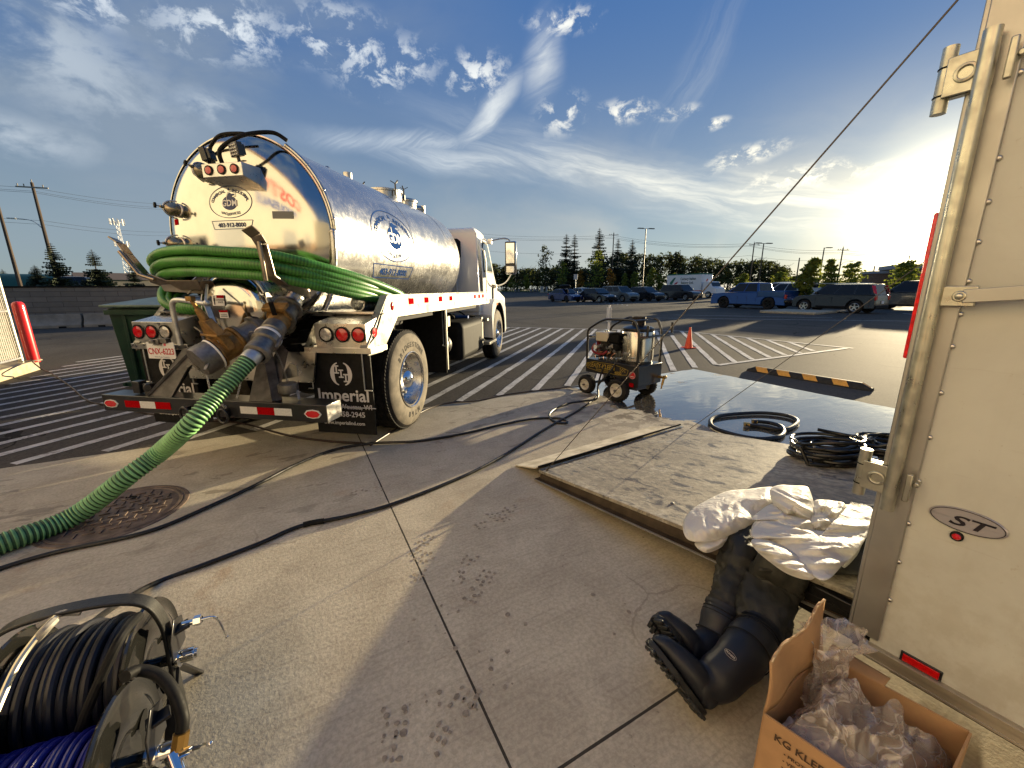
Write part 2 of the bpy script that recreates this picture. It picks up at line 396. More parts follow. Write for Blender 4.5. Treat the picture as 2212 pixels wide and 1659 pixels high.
def ground_mat(name, kind):
    m = bpy.data.materials.new(name); m.use_nodes = True; t = NT(m.node_tree)
    bs = t.n('ShaderNodeBsdfPrincipled'); out = t.n('ShaderNodeOutputMaterial'); t.nt.links.new(bs.outputs[0], out.inputs[0])
    pos = t.n('ShaderNodeNewGeometry').outputs['Position']
    s_ = t.vm('DOT_PRODUCT', pos, tuple(SB)); t_ = t.vm('DOT_PRODUCT', pos, tuple(TB))
    cmb = t.n('ShaderNodeCombineXYZ'); t.put(cmb.inputs[0], s_); t.put(cmb.inputs[1], t_); P = cmb.outputs[0]
    if kind == 'concrete':
        big = t.ss(t.noise(P, .55, 4, .6, .4), .32, .68); mid = t.ss(t.noise(P, 3.1, 6, .65, .8), .3, .72); fine = t.noise(P, 60, 4, .7)
        c = t.mix(big, (.54, .48, .36), (.62, .56, .43)); c = t.mix(t.m('MULTIPLY', mid, .55), c, (.34, .29, .215))
        c = t.mix(t.m('MULTIPLY', t.ss(t.noise(P, 9, 6, .7, .5), .52, .70), .35), c, (.62, .55, .42)); pit = t.m('MULTIPLY', t.m('LESS_THAN', t.vor(P, 16), .07), t.ss(t.noise(P, 3, 2), .45, .6)); c = t.mix(t.m('MULTIPLY', pit, .6), c, (.12, .095, .07))
        c = t.mix(t.ss(fine, .35, .65), t.mix(.30, c, (.12, .10, .08)), c)
        streak = t.ss(t.noise(t.scl(P, (1.2, 26, 1)), 2.2, 3, .6), .52, .68)      # broom finish and scuffs
        c = t.mix(t.m('MULTIPLY', streak, .22), c, (.20, .165, .13))
        rust = t.m('MULTIPLY', t.ss(t.noise(P, 1.4, 5, .6, 1.5), .60, .76), .35); c = t.mix(rust, c, (.30, .17, .08))
        crk = t.m('LESS_THAN', t.vor(t.vm('ADD', P, t.scl(t.n('ShaderNodeTexNoise').outputs[1], (.0, .0, 0))), .55, 'DISTANCE_TO_EDGE'), .0032)
        wob = t.n('ShaderNodeTexNoise'); t.put(wob.inputs['Vector'], P); wob.inputs['Scale'].default_value = 2.4; wob.inputs['Detail'].default_value = 5
        PW = t.vm('ADD', P, t.scl(wob.outputs['Color'], (.5, .5, 0)))
        crk = t.m('MULTIPLY', t.m('LESS_THAN', t.vor(PW, .62, 'DISTANCE_TO_EDGE'), .004), t.ss(t.noise(P, .7, 2), .50, .56))
        c = t.mix(t.m('MULTIPLY', crk, .30), c, (.12, .09, .07))
        j = None
        for ax, vals in ((s_, (.43, 3.45, -2.6, -5.6)), (t_, (.76, -2.2))):
            for q in vals:
                d = t.m('ABSOLUTE', t.m('SUBTRACT', ax, q)); w = t.m('ADD', .0028, t.m('MULTIPLY', t.noise(P, 7, 2), .004))
                e = t.m('LESS_THAN', d, w); j = e if j is None else t.m('MAXIMUM', j, e)
        c = t.mix(t.m('MULTIPLY', j, .93), c, (.02, .017, .014))
        # standing water east of the washer plus damp patches and drips
        n1 = t.noise(P, 1.5, 6, .62, .5); n2 = t.noise(P, 5.0, 4, .6)
        edge = t.m('ADD', s_, t.m('MULTIPLY', t.m('SUBTRACT', n1, .5), 1.7))
        wet = t.ss(edge, 3.52, 3.62)
        dry = t.m('MULTIPLY', t.ss(t.noise(t.scl(P, (1, 1.9, 1)), 1.25, 5, .6, .3), .58, .60), t.ss(t_, 4.05, 4.3)); wet = t.m('MULTIPLY', wet, t.m('SUBTRACT', 1.0, dry))
        lw = t.m('MULTIPLY', t.ss(edge, 2.2, 3.4), t.ss(n2, .50, .54))
        damp = t.m('MULTIPLY', t.ss(t.noise(t.scl(P, (1, 2.6, 1)), 2.1, 5, .6, .4), .60, .63), t.m('MULTIPLY', t.ss(t_, 2.2, 3.4), t.ss(t_, 4.72, 4.4)))
        damp = t.m('MAXIMUM', t.m('MULTIPLY', damp, .8), lw)
        drips = t.m('MULTIPLY', t.ss(t.noise(P, 14.0, 4, .6, .6), .70, .72), t.ss(t.noise(P, 1.1, 2), .50, .62))
        damp = t.m('MAXIMUM', damp, t.m('MULTIPLY', drips, .75), clamp=True)
        c = t.mix(t.m('MULTIPLY', damp, .62), c, (.10, .078, .055)); c = t.mix(wet, c, (.095, .085, .070))
        r = t.ss(fine, .3, .7, .80, .96)
        r = t.n('ShaderNodeMix', data_type='FLOAT').outputs[0] if False else t.m('MULTIPLY', r, t.m('SUBTRACT', 1.0, t.m('MULTIPLY', damp, .45)))
        r = t.m('ADD', t.m('MULTIPLY', r, t.m('SUBTRACT', 1.0, wet)), t.m('MULTIPLY', wet, .055))
        t.put(bs.inputs['Base Color'], c); t.put(bs.inputs['Roughness'], r)
        h = t.m('ADD', t.m('MULTIPLY', fine, .5), t.m('MULTIPLY', j, -3.0))
        h = t.m('MULTIPLY', h, t.m('SUBTRACT', 1.0, wet))
        nb = t.bump(h, .6, .006)
        nb = t.bump(t.m('MULTIPLY', t.noise(t.scl(P, (1, 2.2, 1)), 2.6, 3, .5, .4), wet), .10, .02, nb)
        t.put(bs.inputs['Normal'], nb)
        t.put(bs.inputs['Specular IOR Level'], t.m('ADD', .25, t.m('MULTIPLY', wet, .75)))
        t.put(bs.inputs['Coat Weight'], t.m('MULTIPLY', wet, 1.0)); bs.inputs['Coat Roughness'].default_value = .03; bs.inputs['Coat IOR'].default_value = 1.6
        t.put(bs.inputs['Coat Normal'], nb)
    elif kind == 'asphalt':
        big = t.ss(t.noise(P, .16, 4, .6, .5), .3, .7); mid = t.ss(t.noise(t.scl(P, (1, .4, 1)), .9, 5, .62, .6), .32, .7); fine = t.noise(P, 85, 3, .75); f2 = t.noise(P, 26, 3, .7)
        c = t.mix(big, (.098, .089, .075), (.128, .116, .098)); c = t.mix(t.m('MULTIPLY', mid, .45), c, (.052, .046, .040))
        c = t.mix(t.ss(fine, .52, .70), c, (.20, .175, .14)); c = t.mix(t.ss(f2, .45, .62, 0, .35), c, (.03, .027, .024))
        wob = t.n('ShaderNodeTexNoise'); t.put(wob.inputs['Vector'], P); wob.inputs['Scale'].default_value = .7; wob.inputs['Detail'].default_value = 5
        PW = t.vm('ADD', P, t.scl(wob.outputs['Color'], (2.2, 2.2, 0)))
        crk = t.m('LESS_THAN', t.vor(PW, .22, 'DISTANCE_TO_EDGE'), .0030); c = t.mix(t.m('MULTIPLY', crk, .7), c, (.015, .014, .013))
        t.put(bs.inputs['Base Color'], c); t.put(bs.inputs['Roughness'], t.ss(fine, .3, .7, .75, .95)); bs.inputs['Specular IOR Level'].default_value = .05
        t.put(bs.inputs['Normal'], t.bump(t.m('ADD', t.m('MULTIPLY', fine, .6), f2), .32, .006))
    elif kind == 'marking':
        wear = t.ss(t.noise(P, 22, 6, .75), .40, .58); w2 = t.ss(t.noise(P, 3.0, 4, .6), .25, .7)
        a = t.m('MAXIMUM', t.m('MULTIPLY', wear, .9), w2)
        c = t.mix(a, (.16, .145, .125), (.66, .64, .60))
        t.put(bs.inputs['Base Color'], c); bs.inputs['Roughness'].default_value = .7
        t.put(bs.inputs['Normal'], t.bump(t.noise(P, 70, 3, .7), .5, .004))
    elif kind == 'grass':
        n = t.noise(P, 1.8, 5, .7); c = t.mix(t.ss(n, .3, .7), (.045, .085, .018), (.12, .17, .035)); t.put(bs.inputs['Base Color'], c); bs.inputs['Roughness'].default_value = .9
    return m
concrete = ground_mat('worn broom finished concrete', 'concrete'); asphalt = ground_mat('cracked asphalt', 'asphalt')
marking = ground_mat('worn white road paint', 'marking'); grassm = ground_mat('grass', 'grass')
curbm = mat('curb concrete', (.42, .36, .25), .85, 0, (8, .2), (50, .3, .004))

def gz(y):                                # the lot rises gently in the distance
    return 0.0 if y < 48 else min(.85, (y-48)*.0165)

def build_ground():
    b = B(); ys = [-40, -5, 10, 30, 48, 60, 75, 90, 100, 140, 300, 900, 2200]
    b.grid(lambda u, v: ((u*2-1)*1600, ys[round(v*(len(ys)-1))], gz(ys[round(v*(len(ys)-1))])), 8, len(ys)-1)
    struct(b.obj('parking_lot', asphalt, smooth=0))
    # concrete apron (a sheet 4 mm proud with a slightly ragged edge)
    b = B(); edge = []
    rnd = random.Random(3)
    s = -14.0
    while s < 6.32: edge.append((s, 4.80+rnd.uniform(-.012, .012))); s += .11
    edge.append((6.32, 4.80)); t = 4.7
    while t > -14: edge.append((6.32+rnd.uniform(-.012, .012), t)); t -= .14
    top = [BP(a, c, .004) for a, c in edge]+[BP(6.3, -14, .004), BP(-14, -14, .004)]
    b.add(top, [tuple(reversed(range(len(top))))])
    struct(b.obj('concrete_apron', concrete, smooth=0))
    # hatching
    b = B()
    def stripe(p, q, w=.105):
        p = Vector(p); q = Vector(q); d = (q-p).normalized(); n = Vector((-d.y, d.x, 0))*w/2
        N = max(1, int((q-p).length/.25)); rr = random.Random(int(p.x*97+p.y*31))
        L = [p.lerp(q, k/N) for k in range(N+1)]
        vs = []
        for k in L: vs += [k+n*(1+rr.uniform(-.13, .13)), k-n*(1+rr.uniform(-.13, .13))]
        b.add(vs, [(2*k, 2*k+1, 2*k+3, 2*k+2) for k in range(N)])
    for k in range(-22, 16):
        c = -3.08+.585*k                  # each line runs at 45 degrees: s - t = c
        t0 = max(4.88, -4.15-c if c < -9 else 4.88)
        if c < -9.0: t0 = max(4.88, -4.2-c)
        s0 = c+t0; t1 = min((21.2-c)/2, 11.72-c)
        if s0 < -14: continue
        if t1 > t0: stripe(BP(s0, t0, .005), BP(c+t1, t1, .005))
    stripe(BP(-1.5, 22.6, .0085), BP(11.66, 9.55, .0085), .10); stripe(BP(11.68, 9.60, .0085), BP(11.80, 4.62, .0085)); stripe(BP(7.05, 4.83, .0085), BP(11.66, 4.70, .0085))
    # parking bay lines and the chevron dashes by the far rows
    stripe(G(1960, 882, .005)+SB*.1, G(2010, 850, .005)+SB*.5, .12)
    def dash_row(p, q, n):
        p = Vector(p); q = Vector(q)
        for i in range(n):
            c = p.lerp(q, i/(n-1)); d = Vector((sin(radians(17)), cos(radians(17)), 0))*.9; c.z = gz(c.y)+.006
            a = c-d*.5; e = c+d*.5; a.z = gz(a.y)+.006; e.z = gz(e.y)+.006; stripe(a, e, .14)
    dash_row((9.2, 48.5, 0), (10.2, 36.0, 0), 11); dash_row((16.6, 30.0, 0), (18.6, 26.5, 0), 6); dash_row((21.5, 22.0, 0), (24.0, 18.5, 0), 7)
    stripe(Vector((6.0, 20.6, .0055)), Vector((22.5, 15.8, .0055)), .11); stripe(Vector((9, 22.5, .0055)), Vector((15.5, 19.6, .0055)), .10)
    struct(b.obj('road_markings', marking, smooth=0))
    # lawn strip beyond the lot
    b = B(); b.grid(lambda u, v: (-60+u*240, 95+v*60, .86+.25*v), 12, 4)
    struct(b.obj('grass_verge', grassm, smooth=0))
build_ground()

def build_manhole():
    t = thing('manhole_cover', 'rusty brown round iron cover with crossed raised bars set in the concrete', 'manhole cover', (-2.66, 2.43, .004))
    iron = mat('rusty cast iron', (.14, .105, .082), .60, .25, (14, .35), (60, .3, .003), col2=(.21, .155, .12))
    b = B(); R = .352
    b.lathe([(R+.035, .0005), (R+.03, .006), (R+.008, .008), (R+.004, .002)], (0, 0, 0), (0, 0, 1), 64); b.obj('frame_ring', iron, t)
    b = B(); b.lathe([(R, .002), (R, .007), (R-.02, .009), (R-.024, .0045), (.0001, .0045)], (0, 0, 0), (0, 0, 1), 64)
    a = radians(28); st = .062
    for i in range(-6, 7):
        for j in range(-6, 7):
            x, y = i*st, j*st
            if sqrt(x*x+y*y) > R-.055: continue
            if abs(x+.13) < .05 and abs(y-.16) < .04: continue
            w, h = (.056, .013) if (i+j) % 2 else (.013, .056)
            X, Y = x*cos(a)-y*sin(a), x*sin(a)+y*cos(a)
            b.box((X, Y, .0078), (w, h, .0066), 0, (0, 0, a))
    b.obj('cover', iron, t, bevel=.002, seg=1)
    b = B(); b.lathe([(.001, .0052), (.052, .0052), (.055, .010), (.05, .011), (.046, .0055)], (0, 0, 0), (0, 0, 1), 24)
    b.v = [Vector((p.x*.9-.07, p.y*.42+.19, p.z)) for p in b.v]; b.obj('lift_hole', blackdull, t)
build_manhole()

def build_prints():                        # wet boot prints and drips on the slabs
    m = mat('damp print', (.27, .225, .165), .7, 0, (60, .3)); b = B(); rnd = random.Random(5)
    for (X, Y, a) in ((1085, 1105, 60), (1063, 1128, 60), (908, 1180, 15), (915, 1222, 10), (1005, 1228, 15), (1038, 1265, 20), (792, 1060, 70), (850, 1612, -10), (975, 1552, 30)):
        c = G(X, Y, .0062); A = radians(a); f = Vector((sin(A), cos(A), 0)); s = Vector((cos(A), -sin(A), 0))
        for i in range(7):
            for j in range(3):
                u = (i-3)*.035+rnd.uniform(-.006, .006); v = (j-1)*.032*(1.0 if i > 2 else .75)+rnd.uniform(-.004, .004)
                if rnd.random() < .28 or i == 3 and j != 1: continue
                q = c+f*u+s*v; w, h = rnd.uniform(.006, .013), rnd.uniform(.009, .016); n = 7
                b.add([q+f*(h*cos(2*pi*k/n)*rnd.uniform(.6, 1.1))+s*(w*sin(2*pi*k/n)*rnd.uniform(.7, 1.2)) for k in range(n)], [tuple(reversed(range(n)))])
    for _ in range(34):
        X, Y = rnd.choice([(820, 1540), (985, 1500), (1330, 1320), (1080, 1400), (980, 1360), (700, 1130), (1440, 1080)]); X += rnd.gauss(0, 55); Y += rnd.gauss(0, 35)
        q = G(X, Y, .0062); r = rnd.uniform(.003, .011); n = 8
        b.add([q+Vector((r*cos(2*pi*k/n)*rnd.uniform(.6, 1.3), r*1.2*sin(2*pi*k/n)*rnd.uniform(.6, 1.3), 0)) for k in range(n)], [tuple(range(n))])
    struct(b.obj('damp_footprints', m, smooth=0))
build_prints()
# ------------------------------------------------------------------ vacuum truck (local: x right, y forward, z up, origin under the rear axle)
TRAZ = radians(10.27); TRO = Vector((-2.244, 4.401, 0))
TRM = Matrix.Translation(TRO) @ Matrix.Rotation(-TRAZ, 4, 'Z')
ZC, RR = 1.93, .82
tank_side = None
def tank_mats():
    m = bpy.data.materials.new('brushed tank steel'); m.use_nodes = True; t = NT(m.node_tree)
    bs = t.n('ShaderNodeBsdfPrincipled'); out = t.n('ShaderNodeOutputMaterial'); t.nt.links.new(bs.outputs[0], out.inputs[0])
    co = t.n('ShaderNodeTexCoord').outputs['Object']
    n = t.ss(t.noise(co, 3.2, 6, .65, .4), .3, .7); sp = t.ss(t.noise(co, 26, 4, .7), .42, .62); drip = t.ss(t.noise(t.scl(co, (1, 9, .8)), 3.0, 4, .6), .35, .7)
    c = t.mix(n, (.58, .58, .575), (.66, .655, .635)); c = t.mix(t.m('MULTIPLY', sp, .18), c, (.46, .46, .46)); c = t.mix(t.m('MULTIPLY', drip, .12), c, (.52, .51, .47))
    t.put(bs.inputs['Base Color'], c); bs.inputs['Metallic'].default_value = .95
    t.put(bs.inputs['Roughness'], t.m('ADD', t.ss(n, 0, 1, .19, .25), t.m('MULTIPLY', sp, .06)))
    t.put(bs.inputs['Normal'], t.bump(t.noise(co, 3, 2, .5), .035, .01, t.bump(t.noise(t.scl(co, (1, 1, 1)), 90, 2), .03, .002)))
    h = bpy.data.materials.new('mirror polished head'); h.use_nodes = True; t = NT(h.node_tree)
    bs = t.n('ShaderNodeBsdfPrincipled'); out = t.n('ShaderNodeOutputMaterial'); t.nt.links.new(bs.outputs[0], out.inputs[0])
    co = t.n('ShaderNodeTexCoord').outputs['Object']
    n = t.ss(t.noise(co, 4, 5, .6), .3, .7); c = t.mix(n, (.52, .51, .47), (.58, .565, .52))
    t.put(bs.inputs['Base Color'], c); bs.inputs['Metallic'].default_value = 1.0; t.put(bs.inputs['Roughness'], t.ss(n, 0, 1, .09, .15))
    t.put(bs.inputs['Normal'], t.bump(t.noise(co, 4.2, 2, .4), .035, .01))
    return m, h
def ydish(x, z, off=0.0):
    r2 = min(1.0, (x*x+(z-ZC)**2)/RR**2); return -.58-.225*(1-r2)**.72-off

def wheel(b_t, b_r, b_h, c, side, R=.52, w=.27, tread=True):      # axis along x; side = +1 when the face points to +x
    cx, cy, cz = c; d = (side, 0, 0); o = (cx, cy, cz)
    prof = [(.27, -.01), (.29, -.005), (.33, .003), (.40, .004), (.455, -.008), (.487, -.022), (.505, -.04), (R, -.052), (R, -.085), (R-.012, -.087), (R-.012, -.097), (R, -.099), (R, -.14), (R-.012, -.142), (R-.012, -.152), (R, -.154), (R, -.2), (R-.012, -.202), (R-.012, -.212), (R, -.214), (R, -w+.02), (R-.05, -w), (.29, -w)]
    b_t.lathe(prof, o, d, 72, 0, mfn=lambda i, k: 1 if i < 5 else 0)
    if tread:
        for k in range(88):
            a = 2*pi*k/88
            for h, ww in ((-.062, .034), (-.12, .038), (-.178, .038), (-.24, .034)):
                x = cx+side*h
                b_t.T = Matrix.Translation((x, cy, cz)) @ Matrix.Rotation(a, 4, 'X') @ Matrix.Translation((0, 0, R+.001)); b_t.box((0, 0, 0), (ww, .026, .010), 0, (0, 0, .25*side)); b_t.T = Matrix.Identity(4)
    b_r.lathe([(.293, -.018), (.300, .004), (.292, .010), (.283, .002), (.275, -.03), (.262, -.08), (.235, -.125), (.225, -.135), (.06, -.135)], o, d, 56)
    for k in range(10):
        a = 2*pi*k/10; p = Vector((cx+side*-.137, cy+.165*cos(a), cz+.165*sin(a))); b_r.cyl(p, p+Vector((side*.03, 0, 0)), .017, n=6)
    b_h.lathe([(.115, -.135), (.112, -.075), (.095, -.035), (.055, -.005), (.0001, .004)], o, d, 32)

def tlocal_g(X, Y, z=0.0):
    p = G(X, Y, z)-TRO; c, s = cos(TRAZ), sin(TRAZ); return Vector((p.x*c-p.y*s, p.x*s+p.y*c, p.z))

def build_truck():
    side_m, head_m = tank_mats()
    T = thing('vacuum_truck', 'white cab truck with a polished steel vacuum tank, parked on the hatched asphalt', 'truck', TRO, -TRAZ)
    # --- tank
    b = B(); b.lathe([(RR, -.58), (RR, 1.15), (RR, 1.155), (RR, 3.02), (RR*.995, 3.06), (RR*.93, 3.17), (RR*.78, 3.26), (RR*.5, 3.33), (.001, 3.35)], (0, 0, ZC), (0, 1, 0), 128)
    tank = b.obj('tank', side_m, T, smooth=60)
    b = B()
    for y in (1.15, 2.55): b.lathe([(RR+.0005, y-.007), (RR+.003, y-.003), (RR+.003, y+.003), (RR+.0005, y+.007)], (0, 0, ZC), (0, 1, 0), 128)
    b.obj('weld_seam', steel, tank, smooth=60)
    b = B(); n = 26
    prof = [(RR*sin(pi/2*k/n), 0) for k in range(n+1)]
    b.lathe([(r, ydish(r, ZC)) for r, _ in prof], (0, 0, ZC), (0, 1, 0), 128)
    head = b.obj('rear_head', head_m, T, smooth=180)
    b = B(); b.lathe([(RR+.001, -.60), (RR+.012, -.597), (RR+.014, -.575), (RR+.012, -.545), (RR+.001, -.54)], (0, 0, ZC), (0, 1, 0), 128); b.obj('rim_band', steel, T, smooth=60)
    # --- logo printed on the side and on the rear head
    fs = lambda u, v: Vector(((RR+.003)*cos(v/RR), u, ZC+(RR+.003)*sin(v/RR)))
    fr = lambda u, v: Vector((u, ydish(u, v, .003), v))
    def logo(fn, cx, cy, k, ink, ky=1.0):
        b = B(); F = lambda u, v: fn(cx+u*k, cy+v*k*ky)
        ring2(b, F, 0, 0, 1.0, .68, .026, 96); disc2(b, F, 0, -.05, .34, .29, 40)
        arctext(b, 'COMMERCIAL', .175, F, 0, -.05, .83, .52, radians(172), radians(103)); text(b, '&', .15, F, at=(-.02, .53)); arctext(b, 'INDUSTRIAL', .175, F, 0, -.05, .83, .52, radians(80), radians(8))
        vs = 'VAC SERVICES'
        text(b, 'VAC', .15, F, at=(-.28, -.46), rotv=-.22); text(b, 'SERVICES', .15, F, at=(.16, -.49), rotv=.12)
        # little hand-and-hose figure above the disc
        b.add([F(-.12, .18), F(-.06, .34), (F(.04, .38)), F(.1, .33), F(.22, .33), F(.24, .27), F(.12, .25), F(.10, .20)], [tuple(range(8))])
        frame2(b, F, [(-.16, .15), (-.06, .40), (.08, .43), (.28, .36), (.30, .22), (.0, .14)], .014)
        box = [(-.95, -.78), (.97, -.78), (.86, -1.13), (-.86, -1.13)]
        frame2(b, F, box, .022, n=10); text(b, '403-912-8000', .25, F, at=(0, -.96), sx=.92, bold=True)
        b.obj('company_logo', ink, fn is fs and tank or head, smooth=0)
        w = B(); F2 = lambda u, v: fn(cx+u*k, cy+v*k*ky)+ (Vector((0, -.0022, 0)) if fn is fr else Vector((.0022, 0, 0)))
        text(w, 'GDM', .36, F2, at=(0, -.05), sx=.86); w.add([F2(-.13, .02), F2(-.10, .02), F2(-.085, .24), F2(-.105, .24)], [(0, 1, 2, 3)])
        w.obj('logo_letters', whited, fn is fs and tank or head, smooth=0)
    logo(fs, .62, .115, .52, mat('blue print', (.022, .060, .20), .9, spec=0.0), .80)
    logo(fr, .035, 2.175, .205, blue, .93)
    # --- reflective patches on the head
    b = B()
    b.grid(lambda u, v: fr(-.672+.07*u, 2.028+.05*v), 2, 2); b.obj('red_reflector', redr, head, smooth=0)
    b = B(); b.grid(lambda u, v: fr(.03+.13*u, 2.335+.052*v), 3, 2); b.obj('red_reflector', redr, head, smooth=0)
    b = B(); b.grid(lambda u, v: fr(.40+.165*u, 2.035+.058*v), 4, 2); b.obj('grey_reflector', mat('grey reflective', (.16, .16, .14), .4), head, smooth=0)
    # --- marker light box
    b = B(); y0 = -.905
    b.prism([(-.065, y0, 2.335), (-.065, y0, 2.435), (-.065, ydish(0, 2.43)+.05, 2.44), (-.065, ydish(0, 2.3)+.03, 2.30)], (.37, 0, 0))
    lb = b.obj('marker_light_box', alum, T, bevel=.004)
    for x in (.0, .118, .235):
        g = B(); g.lathe([(.037, 0), (.037, .008), (.028, .009)], (x, y0-.0005, 2.386), (0, -1, 0), 28); o = g.obj('grommet', rubber, lb)
        g = B(); g.lathe([(.028, .003), (.026, .010), (.0001, .012)], (x, y0, 2.386), (0, -1, 0), 28); g.obj('marker_lens', red, lb)
    # --- work lights, hoses and conduit over the crown of the tank
    def worklight(c, rz, rx):
        w = B(); w.T = Matrix.Translation(c) @ Euler((rx, 0, rz)).to_matrix().to_4x4()
        w.box((0, 0, 0), (.115, .045, .10), 0); w.box((0, .032, 0), (.09, .03, .075), 0); w.box((0, 0, -.065), (.02, .02, .04), 0); w.bar((-.045, .02, -.08), (.045, .02, -.08), .03, .008, 0)
        o = w.obj('work_light', black, T, bevel=.008)
        l = B(); l.T = w.T
        for i in range(4):
            for j in range(4): l.lathe([(.0095, 0), (.008, .004), (.0001, .002)], (-.037+.0247*i, -.0235, -.033+.022*j), (0, -1, 0), 10)
        l.obj('led_array', clearl, o)
    worklight((.235, -.86, 2.535), radians(-18), radians(8)); worklight((-.06, -.84, 2.515), radians(-74), radians(10))
    b = B(); b.tube(cr([(.11, -.88, 2.43), (.12, -.90, 2.52), (.20, -.86, 2.60), (.30, -.80, 2.66), (.42, -.66, 2.71), (.50, -.60, 2.665)]), .016, 10)
    b.tube(cr([(-.16, -.70, 2.60), (-.14, -.70, 2.64), (-.02, -.72, 2.70), (.14, -.70, 2.71), (.22, -.68, 2.70)]), .014, 10); b.obj('rubber_hose', rubber, T)
    b = B(); R2 = RR+.028
    arc = [(R2*sin(a), -.585, ZC+R2*cos(a)) for a in [radians(34+k*4) for k in range(17)]]
    b.tube(arc, .0145, 10)
    for k in (0, 4, 8, 12, 16): q = Vector(arc[k]); b.sph(q, .018, 10, 6)
    b.obj('conduit', steel, T)
    b = B(); p = Vector((R2*sin(radians(98)), -.60, ZC-.05)); b.tube(cr([p+Vector((0, -.01, .06)), p+Vector((.004, -.02, -.02)), p+Vector((-.01, -.02, -.2)), p+Vector((-.06, -.02, -.42)), p+Vector((-.17, 0, -.60))]), .024, 12); b.sph(p+Vector((0, -.01, .06)), .027, 12, 8); b.obj('drain_pipe', steel, T)
    # --- sight glasses (three bronze-coloured bulbs with a ring and a T-handle)
    for (x, z) in ((-.19, 2.405), (-.56, 2.14), (-.60, 1.865)):
        y = ydish(x, z); nrm = Vector((x*.55, -1, (z-ZC)*.55)).normalized(); p = Vector((x, y+.01, z)); q = p+nrm*.10
        g = B(); g.lathe([(.062, 0), (.062, .03), (.055, .035)], p, nrm, 28); o = g.obj('sight_glass', steel, T)
        g = B(); g.lathe([(.052, .03), (.060, .06), (.055, .09), (.030, .118), (.014, .125), (.012, .15), (.0001, .15)], p, nrm, 24); g.obj('glass_bowl', mat('smoked bowl', (.34, .29, .20), .22, .8, (14, .3)), o)
        up = Vector((0, 0, 1)); sd = nrm.cross(up).normalized(); up2 = sd.cross(nrm)
        g = B(); g.tube([p+nrm*(.03+.11*abs(cos(a)))*1+up2*.066*sin(a)+nrm*0+sd*.0+up2*0 for a in [pi/2-k*pi/12 for k in range(13)]][0:1]+[p+nrm*(.03+.10*sin(a))+up2*.072*cos(a) for a in [k*pi/14 for k in range(15)]], .0065, 8)
        g.cyl(p+nrm*.12, p+nrm*.18, .006, n=8); g.obj('bail', galv, o)
        g = B(); h = p+nrm*.185; g.bar(h-up2*.022, h+up2*.022, .020, .016); g.bar(h-sd*.012, h+sd*.012, .018, .018); g.obj('knob', rubber, o, bevel=.003)
    # --- top fittings
    def zt(x): return ZC+sqrt(RR*RR-x*x)
    b = B(); b.lathe([(.055, -.02), (.055, .13), (.045, .13), (.045, .0)], (.0, 1.12, zt(0)), (0, 0, 1), 24); b.obj('vent_pipe', steel, T)
    b = B(); b.cyl((.05, .62, 2.745), (.05, .62, 2.79), .035, n=16); b.sph((.05, .62, 2.79), .034, 12, 6); b.obj('top_cap', steel, T)
    b = B(); c = Vector((.02, 2.02, zt(0)-.02)); b.lathe([(.25, -.05), (.25, .10), (.27, .10), (.27, .125), (.25, .13), (.18, .15), (.0001, .165)], c, (0, 0, 1), 40)
    mh = b.obj('top_manhole', steel, T)
    for a in (100, 215, 330, 40):
        A = radians(a); p = c+Vector((.295*cos(A), .295*sin(A), .07)); g = B(); g.cyl(p, p+Vector((0, 0, .12)), .012, n=8)
        for k in range(3):
            w = A+k*pi*2/3; g.bar(p+Vector((0, 0, .115)), p+Vector((.065*cos(w), .065*sin(w), .15)), .016, .008)
        g.box(p+Vector((0, 0, .0)), (.03, .03, .07)); g.obj('star_handle', black, mh)
    b = B(); c = Vector((.02, 2.76, zt(0)-.02)); b.lathe([(.17, -.05), (.17, .11), (.195, .115), (.195, .135), (.16, .16), (.0001, .185)], c, (0, 0, 1), 36); b.obj('top_dome', steel, T)
    b = B(); b.lathe([(.06, -.02), (.06, .14), (.08, .14), (.08, .16), (.0001, .17)], (.02, 3.02, zt(0)-.03), (0, 0, 1), 24); b.cyl((.02, 3.02, 2.80), (.14, 3.10, 2.80), .055); b.bar((.16, 3.13, 2.68), (.16, 3.13, 2.86), .02, .09); b.obj('vacuum_fitting', steel, T)
    # --- chassis
    b = B()
    for s in (-1, 1): b.box((s*.43, 2.55, .86), (.08, 6.6, .24)); b.box((s*.42, 1.35, 1.03), (.10, 3.9, .12)); b.box((s*.55, 1.4, 1.155), (1.0, 3.6, .05))
    for y in (-.7, 0, 1.2, 2.6, 3.9): b.box((0, y, .86), (.86, .10, .18))
    b.cyl((-.75, 0, .52), (.75, 0, .52), .07); b.sph((0, 0, .52), (.22, .24, .2)); b.cyl((0, 0, .56), (0, 3.2, .78), .045); b.cyl((-.8, 4.56, .5), (.8, 4.56, .5), .05)
    for s in (-1, 1):
        for k in range(5): b.tube([(s*.48, -.75+k*.02, .74-k*.035), (s*.48, 0, .58-k*.03+.05), (s*.48, .75-k*.02, .74-k*.035)], .016, 6)
    b.obj('chassis_frame', blackdull, T)
    # --- side rails, slanted ends and light boxes
    for s in (1, -1):
        side = 'r' if s > 0 else 'l'
        b = B(); prof = [(-.415, 1.405), (3.55, 1.385), (3.62, 1.20), (-.23, 1.20), (-.58, .905), (-.836, .905), (-.836, .985), (-.70, 1.05)]
        b.prism([(s*1.20, y, z) for y, z in prof], (-s*.012, 0, 0))
        b.bar((s*1.165, -.420, 1.400), (s*1.165, -.845, .975), .07, .012, up=(0, 0, 1)) ; b.box((s*1.165, 1.6, 1.402), (.07, 3.95, .012)); b.box((s*1.165, 1.66, 1.20), (.07, 3.8, .012))
        rail = b.obj('side_rail', alum_lit, T, bevel=.003)
